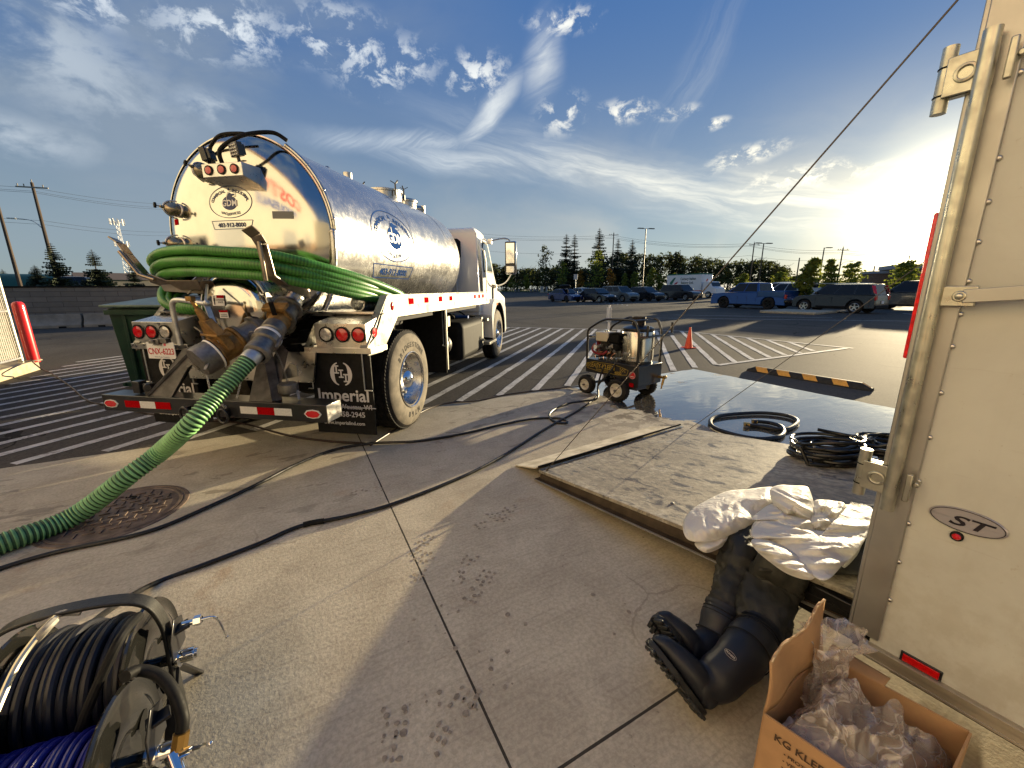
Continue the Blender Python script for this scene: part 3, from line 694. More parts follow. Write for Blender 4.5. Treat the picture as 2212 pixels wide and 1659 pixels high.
        for nm_, m_, ys_ in (('red_tape', redr, (.02, .44, .90, 1.30, 2.52, 2.80, 3.06)), ('silver_tape', silvr, (.15, .57, 1.03, 1.43, 2.40, 2.65, 2.92, 3.19))):
            for y in ys_: g = B(); g.box((s*1.2015, y+.07, 1.335), (.0015, .129, .062)); g.obj(nm_, m_, rail, smooth=0)
        for (y, z) in ((-.345, 1.30),): g = B(); g.sph((s*1.203, y, z), (.010, .030, .040), 16, 8); g.obj('side_marker', red, rail)
        g = B(); g.sph((s*1.203, 3.42, 1.27), (.012, .028, .028), 16, 8); g.obj('amber_marker', amber, rail)
        # box
        b = B(); x0, x1 = (.715, 1.188)
        b.prism([(s*x0, -.83, .97), (s*x0, -.83, 1.175), (s*x0, -.50, 1.24), (s*x0, -.45, 1.0)], (s*(x1-x0), 0, 0))
        b.prism([(s*.60, -.835, .925), (s*.725, -.835, 1.16), (s*.725, -.80, 1.16), (s*.60, -.80, .925)], (0, .30, 0)) if False else None
        b.add([(s*.60, -.84, .965), (s*.714, -.83, 1.172), (s*.714, -.50, 1.235), (s*.60, -.50, .965)], [(0, 1, 2, 3), (3, 2, 1, 0)])
        b.box((s*.915, -.70, .948), (.63, .29, .05)); b.box((s*.915, -.43, 1.243), (.62, .26, .012))
        lx = b.obj('light_box', alum, T, bevel=.003)
        for k, m_ in ((-1, clearl), (0, red), (1, red)):
            x = s*(.9745+k*.151)
            g = B(); g.lathe([(.066, 0), (.067, .010), (.062, .013), (.054, .012)], (x, -.831, 1.0836), (0, -1, 0), 36); g.obj('grommet', rubber, lx)
            g = B(); g.lathe([(.0545, .004), (.052, .012), (.035, .0165), (.0001, .018)], (x, -.831, 1.0836), (0, -1, 0), 36); g.obj('reverse_lens' if k < 0 else 'tail_lens', m_, lx)
        g = B(); g.lathe([(.05, 0), (.05, .008), (.044, .010)], (s*1.189, -.70, 1.09), (s, 0, 0), 28); g.obj('grommet', rubber, lx)
        g = B(); g.lathe([(.044, .004), (.040, .012), (.0001, .016)], (s*1.189, -.70, 1.09), (s, 0, 0), 28); g.obj('side_lens', red, lx)
        # mud flap with the maker's lettering
        b = B(); b.box((s*.905, -.80, .555), (.575, .012, .74)); fl = b.obj('mud_flap', rubber, T)
        fx = s*.905; F = lambda u, v: Vector((fx+u, -.8075, v))
        g = B(); ring2(g, F, 0, .735, .105, .105, .001, 10, a0=0, a1=.01)
        for sg in (-1, 1):
            vs = []
            for k in range(25):
                a = radians(-78+156*k/24); w = .040*cos(a*1.02)**.8+.001 if abs(a) < 1.5 else .001
                vs += [F(sg*(.012+.093*cos(a)), .735+.105*sin(a)), F(sg*(.012+(.093-w)*cos(a)), .735+.105*sin(a)*(1-.1*abs(sin(a))))]
            g.add(vs, [(2*k, 2*k+2, 2*k+3, 2*k+1) for k in range(24)])
        for (u, v) in ((-.042, .775), (0, .738), (.042, .70)):
            for (cx_, cz_, w_, h_) in ((0, 0, .014, .062), (0, .031, .046, .012), (0, -.031, .046, .012)): quad2(g, F, u+cx_-w_/2, v+cz_-h_/2, u+cx_+w_/2, v+cz_+h_/2)
        text(g, 'Imperial', .155, F, at=(0, .545), sx=1.0); text(g, 'Wausau, WI', .062, F, at=(.11, .44)); text(g, '1-800-558-2945', .068, F, at=(-.02, .368)); text(g, 'www.imperialind.com', .046, F, at=(-.02, .285))
        g.obj('flap_lettering', grey_print, fl, smooth=0)
        b = B()
        for x in (.63, 1.13):
            b.tube([(s*x, -.825, .93), (s*x, -.825, .62), (s*x, -.825, .60), (s*(x-.045 if x < 1 else x+.07), -.825, .60)], .006, 6)
        b.tube([(s*.75, -.83, .44), (s*1.22, -.83, .44)], .005, 6); b.obj('flap_wire', galv, T)
        # front flap behind the cab steps
        b = B(); b.box((s*.86, 1.22, .76), (.60, .012, .84)); b.obj('front_flap', rubber, T)
        b = B(); b.tube([(s*1.13, 1.20, 1.18), (s*1.13, 1.20, .74), (s*1.13, 1.16, .72), (s*1.18, 1.12, .72)], .006, 6); b.box((s*1.155, 1.25, .80), (.03, .03, .84)); b.obj('flap_bracket', alum_lit, T)
        # wheels
        for (y, x, tr) in ((0, 1.2, True), (4.56, 1.17, True)):
            bt, br, bh = B(), B(), B()
            if y == 0:
                wheel(bt, br, bh, (s*x, y, .52), s); bt2 = B(); wheel(bt2, B(), B(), (s*(x-.62), y, .52), -s, tread=False); bt.add(bt2.v, bt2.f, bt2.m)
            else:
                wheel(bt, br, bh, (s*x, y, .52), s)
            if y == 0:
                wv = Vector((s*x, y, .52)); rs = random.Random(2)
                FT = lambda u, v: Vector((s*(x+.0065), y+s*v*sin(-u/.37)*1 if False else 0, 0))
                def FA(a, r): return Vector((s*(x+.0062), y+r*cos(a)*s, .52+r*sin(a)))
                g = B()
                for word, a0, a1, r, sz in (('BRIDGESTONE', radians(142), radians(38), .375, .075), ('M760', radians(-38-30), radians(-38-78), .375, .082)):
                    n_ = len(word)
                    for i, ch in enumerate(word):
                        a = a0+(a1-a0)*(i+.5)/n_
                        text(g, ch, sz, lambda u, v, a=a, r=r: FA(a-u/r, r+v), at=(0, 0))
                g.obj('tyre_lettering', tyre_m, T, smooth=0)
            w = bt.obj('rear_wheel' if y == 0 else 'front_wheel', [tyre_m, tyre_side], T)
            br.obj('rim', mat('polished aluminium rim', (.66, .64, .60), .27, 1.0, (8, .1), rnz=.06), w); bh.obj('hub_cap', chrome, w)
    # --- license plate and lamp
    b = B(); b.box((-.762, -.952, .930), (.30, .006, .150)); pl = b.obj('licence_plate', whited, T, bevel=.003)
    F = lambda u, v: Vector((-.762+u, -.9565, .930+v)); g = B(); text(g, 'CNX-6223', .078, F, at=(0, -.006), sx=.80, bold=True); g.obj('plate_number', mat('plate red', (.50, .02, .03), .5), pl, smooth=0)
    g = B(); text(g, 'Alberta', .034, F, at=(-.03, .055), shear=.3, bold=False); text(g, 'Wild Rose Country', .020, F, at=(0, -.057), bold=False); g.obj('plate_caption', mat('plate grey', (.18, .18, .22), .5), pl, smooth=0)
    g = B(); g.lathe([(.014, 0), (.010, .001), (.0001, .0012)], (-.762+.055, -.9565, .985), (0, -1, 0), 9); g.obj('plate_rose', mat('rose pink', (.75, .15, .18), .5), pl)
    b = B(); b.box((-.762, -.965, 1.012), (.055, .05, .05)); b.box((-.71, -.95, 1.02), (.09, .05, .04)); b.cyl((-.79, -.99, 1.0), (-.79, -.99, 1.03), .028, n=14); b.obj('plate_lamp', castal, T, bevel=.004)
    # --- bumper
    b = B(); b.box((0, -1.19, .523), (2.132, .185, .142)); bp = b.obj('bumper', black, T, bevel=.006)
    b = B(); b.box((1.0685, -1.19, .523), (.005, .183, .138)); b.obj('end_cap', alum, bp, bevel=.02)
    F = lambda u, v: Vector((u, -1.2845, .523+v)); red2 = redr
    for xs, cols in ((-.83, (redr, silvr, redr)), (.30, (silvr, redr, silvr))):
        for k, m_ in enumerate(cols): g = B(); quad2(g, F, xs+k*.155, -.03, xs+k*.155+.154, .03); g.obj('red_tape' if m_ is redr else 'silver_tape', m_, bp, smooth=0)
    for x in (-.97, .95):
        P8 = [(-.075, 0), (-.05, .028), (0, .036), (.05, .028), (.075, 0), (.05, -.028), (0, -.036), (-.05, -.028)]
        g = B(); g.prism([(x+u, -1.2845, .52+v) for u, v in P8], (0, -.006, 0)); mk = g.obj('marker_bezel', silvr, bp)
        g = B(); g.prism([(x+u*.82, -1.2905, .52+v*.78) for u, v in P8], (0, -.004, 0)); g.obj('marker_lens', red, mk)
    for x in (-.19, .17):
        b = B(); b.box((x, -1.30, .50), (.05, .04, .07)); b.tube([(x+.045*cos(a), -1.315-.01, .475+.055*sin(a)) for a in [2*pi*k/20 for k in range(20)]], .012, 8, closed=True); b.obj('tow_loop', black, bp, bevel=.004)
    b = B(); b.box((-.03, -1.30, .50), (.13, .05, .10)); b.box((-.03, -1.30, .435), (.11, .05, .04)); b.obj('hitch_receiver', black, bp, bevel=.004)
    b = B(); b.box((-.75, -1.20, .655), (.075, .07, .105)); b.box((-.65, -1.20, .64), (.06, .06, .10)); b.cyl((-.70, -1.16, .66), (-.62, -1.24, .66), .03); b.obj('trailer_socket', black, bp, bevel=.006)
    # --- braces from bumper to frame
    for s in (-1, 1):
        b = B(); b.prism([(s*.36, -1.24, .594), (s*.60, -1.24, .594), (s*.52, -.95, .95), (s*.38, -.85, 1.0)], (s*.012, 0, 0)); b.prism([(s*.37, -1.26, .594), (s*.62, -1.26, .594), (s*.36, -.98, 1.0), (s*.30, -.98, 1.0)], (0, .014, 0)); b.bar((s*.62, -1.25, .60), (s*.34, -.97, 1.0), .07, .02)
        b.obj('bumper_brace', mat('worn grey steel', (.075, .07, .065), .55, .4, (10, .4)), T)
    b = B(); b.prism([(-.62, -.86, .66), (.66, -.86, .66), (.72, -.86, .93), (-.62, -.86, .93)], (0, .02, 0)); b.obj('rear_plate', alum, T)
    b = B(); b.prism([(.46, -1.0, .71), (.64, -1.0, .75), (.64, -1.0, .84), (.58, -1.0, .86)], (0, -.012, 0)); 
    for x in (.56, .61): b.cyl((x, -1.012, .80), (x, -1.014, .80), .012, n=10)
    b.obj('hole_bracket', alum_lit, T)
    # --- rear manway
    mc = Vector((.09, -.80, 1.30)); b = B(); b.lathe([(.315, .22), (.315, -.10), (.335, -.10), (.335, -.13), (.31, -.13)], mc, (0, 1, 0), 56); mw = b.obj('manway', steel, T)
    b = B(); b.lathe([(.305, -.13), (.31, -.16), (.295, -.19), (.22, -.225), (.12, -.245), (.0001, -.25)], mc, (0, 1, 0), 56); dr = b.obj('manway_door', head_m, T, smooth=60)
    g = B(); g.lathe([(.318, -.14), (.332, -.135), (.332, -.165), (.318, -.165)], mc, (0, 1, 0), 56); g.obj('clamp_ring', galv, dr)
    F = lambda u, v: Vector((u, -1.053+.10*((u-mc.x)**2+(v-mc.z)**2)*8*.5, v))
    for (x, z, w, h) in ((.03, 1.375, .12, .085), (.065, 1.265, .085, .062)):
        g = B(); g.grid(lambda u, v: F(x-w/2+w*u, z-h/2+h*v)+Vector((0, -.004, 0)), 4, 2); st_ = g.obj('warning_label', whited, dr, smooth=0)
        g = B(); g.grid(lambda u, v: F(x-w/2+w*(.4 if w > .1 else 0)+w*(.6 if w > .1 else 1)*u, z+h/2-h*.28*(1-v))+Vector((0, -.0055, 0)), 4, 1)
        g.obj('label_red_band', redr, st_, smooth=0)
        g = B()
        if w > .1:
            text(g, 'CONFINED', .018, lambda u, v: F(u, v)+Vector((0, -.0055, 0)), at=(x+.024, z+.004)); text(g, 'SPACE', .018, lambda u, v: F(u, v)+Vector((0, -.0055, 0)), at=(x+.024, z-.014))
            P_ = lambda u, v: F(u, v)+Vector((0, -.0055, 0)); disc2(g, P_, x-.037, z+.028, .007, .007, 12, rings=1); quad2(g, P_, x-.046, z-.006, x-.028, z+.02); quad2(g, P_, x-.043, z-.034, x-.031, z-.004)
        else: text(g, 'WARNING', .013, lambda u, v: F(u, v)+Vector((0, -.0055, 0)), at=(x, z-.003)); quad2(g, lambda u, v: F(u, v)+Vector((0, -.0055, 0)), x-.034, z-.020, x+.034, z-.014)
        g.obj('label_print', black_print, st_, smooth=0)
    for a in (80, 20, 150, 212, 330):
        A = radians(a); p = mc+Vector((.345*cos(A), -.15, .345*sin(A))); g = B(); g.box(p, (.035, .09, .035)); g.cyl(p+Vector((0, .05, 0)), p+Vector((0, -.10, 0)), .009, n=8)
        o_ = Vector((cos(A), 0, sin(A))); t_ = Vector((-sin(A), 0, cos(A)))
        for k in (-1, 1): g.bar(p+Vector((0, -.09, 0)), p+Vector((0, -.10, 0))+t_*k*.06+o_*.02, .012, .012)
        g.obj('clamp_bolt', castal, dr)
    for x in (-.08, .16, -.45, .55):
        b = B(); b.prism([(x, ydish(x, 1.55)-.0, 1.62), (x, -.92, 1.47), (x, -.70, 1.45)], (.010, 0, 0)); b.obj('gusset', steel, T)
    # --- manway outlet: bronze gate valve with a cast elbow and capped coupling
    A0 = Vector((.30, -.98, 1.13)); E0 = Vector((.135, -1.42, .925)); dv = (E0-A0).normalized()
    b = B(); b.lathe([(.10, -.06), (.105, .0), (.13, .01), (.13, .035), (.105, .04), (.10, .15), (.125, .155), (.125, .18)], A0, dv, 32); vb = b.obj('outlet_elbow', castal, T)
    b = B(); L = (E0-A0).length; b.lathe([(.125, .185), (.125, .205), (.10, .21), (.10, L-.16), (.125, L-.155), (.125, L-.14)], A0, dv, 32)
    upv = (Vector((0, 0, 1))-dv*dv.z).normalized(); m0 = A0+dv*(L*.58); sd = dv.cross(upv).normalized()
    b.prism([m0-sd*.13-dv*.03, m0+sd*.13-dv*.03, m0+sd*.115+upv*.12-dv*.03, m0-sd*.115+upv*.12-dv*.03], dv*.06)
    b.prism([m0-sd*.11+upv*.13-dv*.03, m0+sd*.11+upv*.13-dv*.03, m0+sd*.05+upv*.25-dv*.03, m0-sd*.05+upv*.25-dv*.03], dv*.06)
    b.bar(m0+upv*.12-sd*.13, m0+upv*.12+sd*.13, .10, .016); b.cyl(m0+upv*.24, m0+upv*.34, .034, .022, 16); b.cyl(m0+upv*.33, m0+upv*.42, .014, n=12); b.box(m0+upv*.42, (.05, .04, .035))
    gv = b.obj('gate_valve', bronze, T, bevel=.003)
    b = B(); b.lathe([(.108, L-.125), (.118, L-.12), (.118, L-.03), (.112, L), (.105, L+.002), (.0001, L+.002)], A0, dv, 36)
    for k in (-1, 1): b.bar(E0+sd*.10*k-dv*.04, E0+sd*.14*k-upv*.03+dv*.03, .02, .014); 
    b.bar(E0+sd*.09-upv*.02+dv*.004, E0+sd*.03-upv*.055+dv*.01, .018, .012); cp = b.obj('coupling_cap', castal, T)
    g = B(); g.lathe([(.1185, L-.135), (.124, L-.13), (.1185, L-.118)], A0, dv, 36); g.obj('gasket_ring', whited, cp)
    b = B(); c0 = E0-upv*.11
    ch = cr([c0, c0+Vector((-.01, .03, -.18)), c0+Vector((.04, .12, -.30)), c0+Vector((.07, .2, -.15)), c0+Vector((.06, .26, 0))]); ch = resamp(ch, .022)
    for i, p in enumerate(ch):
        b.T = Matrix.Translation(p) @ Matrix.Rotation(i*pi/2, 4, 'Z'); b.tube([(.006*cos(a), 0, .013*sin(a)) for a in [2*pi*k/8 for k in range(8)]], .0028, 5, closed=True); b.T = Matrix.Identity(4)
    b.obj('safety_chain', galv, T)
    # operating lever: bent tube and flat link
    b = B(); b.tube(cr([(-.20, -1.24, 1.03), (-.185, -1.26, 1.28), (-.16, -1.27, 1.365), (-.10, -1.27, 1.385), (.02, -1.26, 1.37), (.15, -1.24, 1.35)], 6), .019, 12)
    b.bar((.13, -1.26, 1.36), (.245, -1.30, 1.06), .036, .014); b.bar((.135, -1.27, 1.35), (-.0, -1.1, 1.5), .016, .016); b.sph((.14, -1.26, 1.36), .026, 10, 8); b.obj('valve_lever', galv, T)
    # --- suction inlet with its valve and coupling
    P0 = Vector((.475, -.68, 1.41)); P1 = Vector((.60, -1.33, 1.015)); dv = (P1-P0).normalized(); L = (P1-P0).length; up = (Vector((0, 0, 1))-dv*dv.z).normalized(); sd = dv.cross(up)
    b = B(); b.lathe([(.075, -.02), (.075, .16), (.085, .165), (.085, .20)], P0, dv, 28); b.obj('inlet_pipe', steel, T)
    b = B(); b.lathe([(.115, .20), (.115, .225), (.095, .23), (.095, .34), (.115, .345), (.115, .37), (.075, .375), (.07, .46)], P0, dv, 28)
    for k in range(8): p = P0+dv*.2125+(sd*cos(k*pi/4)+up*sin(k*pi/4))*.10; b.cyl(p-dv*.02, p+dv*.02, .010, n=6)
    iv = b.obj('inlet_valve', castal, T)
    b = B(); m0 = P0+dv*.34; b.prism([m0+up*.09-sd*.07, m0+up*.09+sd*.07, m0+up*.02+sd*.10, m0-up*.0-sd*.10], dv*.05); b.prism([m0+up*.1-sd*.09-dv*.02, m0+up*.1+sd*.09-dv*.02, m0+up*.13+sd*.09-dv*.02, m0+up*.13-sd*.09-dv*.02], dv*.09); b.lathe([(.07, .37), (.085, .385), (.078, .47), (.06, .52)], P0, dv, 24); b.obj('valve_body', bronze, T, bevel=.004)
    b = B(); m1 = P0+dv*.42; b.bar(m1+up*.05, m1+up*.20-sd*.02, .035, .022); b.obj('valve_handle', rubber, iv, bevel=.008)
    b = B(); b.lathe([(.065, .46), (.085, .47), (.088, .56), (.078, .57), (.078, .61), (.098, .615), (.098, .68), (.080, .69), (.082, .77), (.090, .775), (.090, .82), (.065, .83)], P0, dv, 32)
    for k in (-1, 1): b.bar(P0+dv*.60+sd*.10*k, P0+dv*.74+sd*.115*k, .022, .014)
    b.tube([P0+dv*.60+sd*.13*cos(a)*.3+sd*.11+up*.05*sin(a) for a in [2*pi*k/14 for k in range(14)]], .004, 6, closed=True); b.obj('cam_coupling', castal, T)
    g = B(); g.lathe([(.0985, .60), (.1005, .605), (.1005, .62), (.0985, .625)], P0, dv, 32); g.obj('gasket_ring', whited, T)
    b = B(); p = Vector((.66, -1.16, .65)); b.lathe([(.07, 0), (.075, .01), (.075, .07), (.06, .08), (.0001, .08)], p, (0, 0, 1), 24); b.bar(p+Vector((.08, 0, .02)), p+Vector((.10, -.02, -.05)), .02, .01); b.bar(p+Vector((-.07, -.02, .02)), p+Vector((-.085, -.05, -.04)), .02, .01)
    chn = resamp(cr([P0+dv*.62-up*.10, Vector((.655, -1.2, .92)), p+Vector((0, 0, .08))]), .02)
    for i, q in enumerate(chn):
        b.T = Matrix.Translation(q) @ Matrix.Rotation(i*pi/2, 4, 'Z'); b.tube([(.005*cos(a), 0, .012*sin(a)) for a in [2*pi*k/8 for k in range(8)]], .0024, 5, closed=True); b.T = Matrix.Identity(4)
    b.obj('dust_cap', castal, T)
    # --- hose hooks
    b = B(); hk = mat('folded steel hook', (.26, .22, .17), .36, .9, (6, .3))
    pts = [(.62, -.74, 1.50), (.635, -1.02, 1.49), (.645, -1.17, 1.56), (.645, -1.21, 1.78), (.635, -1.24, 1.84), (.62, -1.30, 1.885)]
    for p, q in zip(pts, pts[1:]): b.bar(p, q, .095, .012, up=(0, .5, 1) if p[2] < 1.57 else (0, 1, 0))
    b.tube([(.65, -1.225, 1.52), (.65, -1.235, 1.80)], .016, 8); b.prism([(.64, -.74, 1.38), (.64, -.74, 1.50), (.64, -1.12, 1.49)], (.01, 0, 0)); b.obj('hose_hook', hk, T, bevel=.003)
    b = B(); pts = [(-.02, -.76, 1.545), (-.12, -1.05, 1.50), (-.34, -1.12, 1.50), (-.50, -1.14, 1.56), (-.62, -1.16, 1.74), (-.66, -1.17, 1.82), (-.72, -1.18, 1.865)]
    for p, q in zip(pts, pts[1:]): b.bar(p, q, .085, .012, up=(0, .9, .5) if p[0] > -.5 else (1, .3, 0))
    b.prism([(-.02, -.76, 1.40), (-.02, -.76, 1.56), (-.36, -1.16, 1.50), (-.34, -1.16, 1.45)], (.0, -.012, 0)); b.tube([(-.37, -1.20, 1.54), (-.50, -1.21, 1.58), (-.62, -1.225, 1.76)], .015, 8); b.obj('hose_hook', hk, T, bevel=.003)
    # --- cab
    b = B(); prof = [(3.66, 1.02), (3.66, 2.46), (3.72, 2.555), (3.95, 2.60), (4.35, 2.585), (4.50, 2.53), (5.12, 1.66), (5.30, 1.44), (5.30, 1.02)]
    n = len(prof); hw = [1.0, .985, .90, .84, .84, .90, .99, 1.0, 1.0]
    vs = [(-hw[i], y, z) for i, (y, z) in enumerate(prof)]+[(hw[i], y, z) for i, (y, z) in enumerate(prof)]
    b.add(vs, [tuple(range(n)), tuple(reversed(range(n, 2*n)))]+[(i, n+i, n+(i+1) % n, (i+1) % n) for i in range(n)])
    b.prism([(-.88, 5.28, 1.0), (-.88, 5.28, 1.46), (-.80, 5.9, 1.40), (-.76, 6.35, 1.25), (-.76, 6.42, .80), (-.80, 5.3, .80)], (1.72, 0, 0))
    b.box((0, 4.35, 1.0), (1.96, 1.3, .10)); cab = b.obj('cab', white, T, bevel=.03, seg=3)
    g = B()
    for s in (-1, 1): g.box((s*.55, 3.655, 1.75), (.035, .02, 1.1)); g.box((s*.2, 3.655, 1.75), (.03, .02, 1.1))
    g.obj('pressed_rib', white, cab, bevel=.008)
    g = B(); g.prism([(-.12, 3.652, 2.0), (.62, 3.652, 2.0), (.66, 3.652, 2.05), (.66, 3.652, 2.32), (.60, 3.652, 2.37), (-.12, 3.652, 2.37)], (0, -.008, 0)); rw = g.obj('rear_window', rubber, cab)
    g = B(); g.prism([(-.08, 3.643, 2.03), (.61, 3.643, 2.03), (.63, 3.643, 2.07), (.63, 3.643, 2.30), (.58, 3.643, 2.34), (-.08, 3.643, 2.34)], (0, -.004, 0)); g.obj('pane', glass, rw)
    for s in (-1, 1):
        g = B(); P_ = [(3.92, 1.12), (3.88, 1.65), (3.88, 2.30), (3.98, 2.43), (4.40, 2.43), (4.58, 2.22), (4.86, 1.78), (4.93, 1.62), (4.93, 1.12)]
        f0 = lambda y, z: s*(1.004 if z < 1.7 else 1.004-(z-1.7)*.05)
        g.prism([(f0(y, z), y, z) for y, z in P_], (s*.012, 0, 0)); dr = g.obj('door', white, cab, bevel=.01)
        W_ = [(3.98, 1.78), (3.98, 2.27), (4.06, 2.36), (4.37, 2.36), (4.50, 2.20), (4.76, 1.78)]
        q = B(); q.prism([(f0(y, z)+s*.013, y, z) for y, z in W_], (s*.006, 0, 0)); fr_ = q.obj('window_seal', rubber, dr)
        q = B(); cx_, cy_ = 4.28, 2.03; q.prism([(f0(y, z)+s*.0195, cx_+(y-cx_)*.9, cy_+(z-cy_)*.88) for y, z in W_], (s*.004, 0, 0)); q.obj('window_pane', glassl, dr)
        q = B(); q.prism([(s*1.02, 4.64, 1.15), (s*1.02, 4.64, 1.55), (s*1.02, 4.78, 1.55), (s*1.02, 4.78, 1.15)], (s*.003, 0, 0)); q.obj('lower_window', glass, dr)
        q = B(); q.tube([(s*1.03, 3.80, 2.20), (s*1.07, 3.80, 2.16), (s*1.09, 3.86, 1.95), (s*1.09, 3.88, 1.35), (s*1.03, 3.88, 1.28)], .014, 8); q.obj('grab_handle', alum, cab)
        # mirror on its two arms
        q = B(); q.tube(cr([(s*.99, 4.50, 2.40), (s*1.30, 4.55, 2.46), (s*1.42, 4.62, 2.42)], 6), .014, 8); q.tube(cr([(s*1.0, 4.85, 1.50), (s*1.28, 4.78, 1.58), (s*1.45, 4.68, 1.78)], 6), .016, 8); q.box((s*1.02, 4.52, 2.40), (.08, .09, .09)); q.box((s*1.03, 4.86, 1.51), (.09, .09, .07))
        ma = q.obj('mirror_arm', alum, T)
        q = B(); q.box((s*1.44, 4.64, 2.08), (.235, .10, .66)); mh_ = q.obj('mirror_housing', chrome, T, bevel=.04, seg=4)
        q = B(); q.box((s*1.43, 4.585, 2.08), (.215, .012, .63)); q.obj('mirror_bezel', black, mh_, bevel=.02)
        q = B(); q.box((s*1.43, 4.576, 2.17), (.175, .006, .40)); q.box((s*1.43, 4.576, 1.85), (.165, .006, .13)); q.obj('mirror_glass', chrome, mh_, bevel=.015)
        # front fender (hollow shell over the wheel)
        g = B(); pr_ = []
        for k in range(13): a = radians(-8+k*196/12); pr_.append((4.56-.60*cos(a)*1.02, .56+.62*sin(a)))
        out_ = [(3.93, .50), (3.86, .95), (3.93, 1.16), (4.10, 1.25), (5.00, 1.23), (5.25, 1.05), (5.32, .55)]
        poly = out_+list(reversed(pr_))
        g.prism([(s*1.19, y, z) for y, z in poly], (-s*.012, 0, 0)); m_ = len(out_)
        for (ya, za), (yb, zb) in zip(out_, out_[1:]): g.add([(s*1.19, ya, za), (s*1.19, yb, zb), (s*.85, yb, zb+.03), (s*.85, ya, za+.03)], [(0, 1, 2, 3) if s > 0 else (3, 2, 1, 0)])
        fe = g.obj('front_fender', white, T, bevel=.008)
        g = B(); g.box((s*1.195, 4.35, 1.155), (.006, .10, .04)); g.obj('amber_marker', amber, fe)
        g = B()
        for (ya, za), (yb, zb) in zip(pr_, pr_[1:]): g.add([(s*1.176, ya, za), (s*1.176, yb, zb), (s*.80, yb, zb), (s*.80, ya, za)], [(0, 1, 2, 3)])
        g.box((s*.80, 4.56, .9), (.02, 1.2, .66)); g.obj('wheel_liner', blackdull, fe)
        # steps
        g = B()
        for (z, xo) in ((.88, 1.13), (.42, 1.17)):
            g.box((s*(xo-.09), 3.98, z), (.20, .62, .055))
        g.bar((s*1.0, 3.72, .95), (s*1.03, 3.78, .40), .04, .02); g.bar((s*1.0, 4.22, .95), (s*1.05, 4.20, .40), .04, .02); g.obj('cab_step', alum_lit, T, bevel=.004)
    # engine hood louvres
    g = B()
    for k in range(4): g.box((.90, 5.42, 1.36-k*.06), (.03, .22, .022))
    g.obj('hood_louvre', chrome, cab)
    # --- tanks and boxes under the body
    b = B(); b.box((.80, 2.85, .63), (.60, 1.35, .62)); b.obj('fuel_tank', blackdull, T, bevel=.10, seg=4)
    b = B(); b.box((.97, 3.60, .66), (.18, .10, .55)); b.cyl((1.05, 3.55, .42), (1.07, 3.50, .42), .03); b.cyl((1.05, 3.62, .50), (1.08, 3.58, .50), .025); b.box((1.04, 3.56, .78), (.04, .06, .10)); b.obj('valve_box', alum_lit, T, bevel=.006)
    b = B(); b.cyl((.80, 1.40, .62), (.80, 2.02, .62), .17, n=28)
    for y in (1.48, 1.62, 1.78, 1.92): b.lathe([(.17, -.012), (.182, -.006), (.182, .006), (.17, .012)], (.80, y, .62), (0, 1, 0), 28)
    b.obj('air_reservoir', mat('dusty black steel', (.05, .048, .045), .5, .3, (8, .4)), T)
    b = B(); b.box((.90, 1.40, 1.08), (.18, .16, .18)); b.box((.92, 1.36, .92), (.20, .14, .12)); b.box((.88, 1.95, .98), (.16, .12, .16)); b.obj('control_box', alum_lit, T, bevel=.006)
    b = B(); b.box((.93, 1.83, .98), (.008, .09, .17)); b.obj('instruction_label', whited, T)
    b = B(); rnd = random.Random(8)
    for k in range(9):
        y = 1.5+rnd.random()*1.9; b.tube(cr([(.55, y, 1.1), (.75, y+.1, .95+rnd.random()*.1), (.6, y+.35, .9), (.5, y+.6, 1.05)], 5), .014, 6)
    b.obj('air_lines', rubber, T)
    b = B(); b.cyl((.66, 3.2, .96), (.9, 3.2, .96), .03); b.sph((.92, 3.45, .90), (.03, .05, .03)); b.obj('blue_cap', mat('blue plastic', (.03, .12, .5), .4), T)
    # round tube ends that stick out under the coiled hose
    for s in (1, -1):
        b = B(); b.lathe([(.07, 0), (.07, .5), (.063, .5), (.063, 0), (.07, 0)], (s*.93, -.48, 1.33), (0, 1, 0), 24); b.obj('storage_tube', alum, T)
    b = B(); b.box((.80, -.35, 1.255), (.70, .5, .014)); b.obj('deck_plate', alum, T); b = B(); b.box((.62, .2, 1.22), (.6, 1.2, .02)); b.obj('deck_plate', alum, T); b = B(); b.box((-.80, -.35, 1.255), (.70, .5, .014)); b.obj('deck_plate', alum, T)
    return T
truck = build_truck()

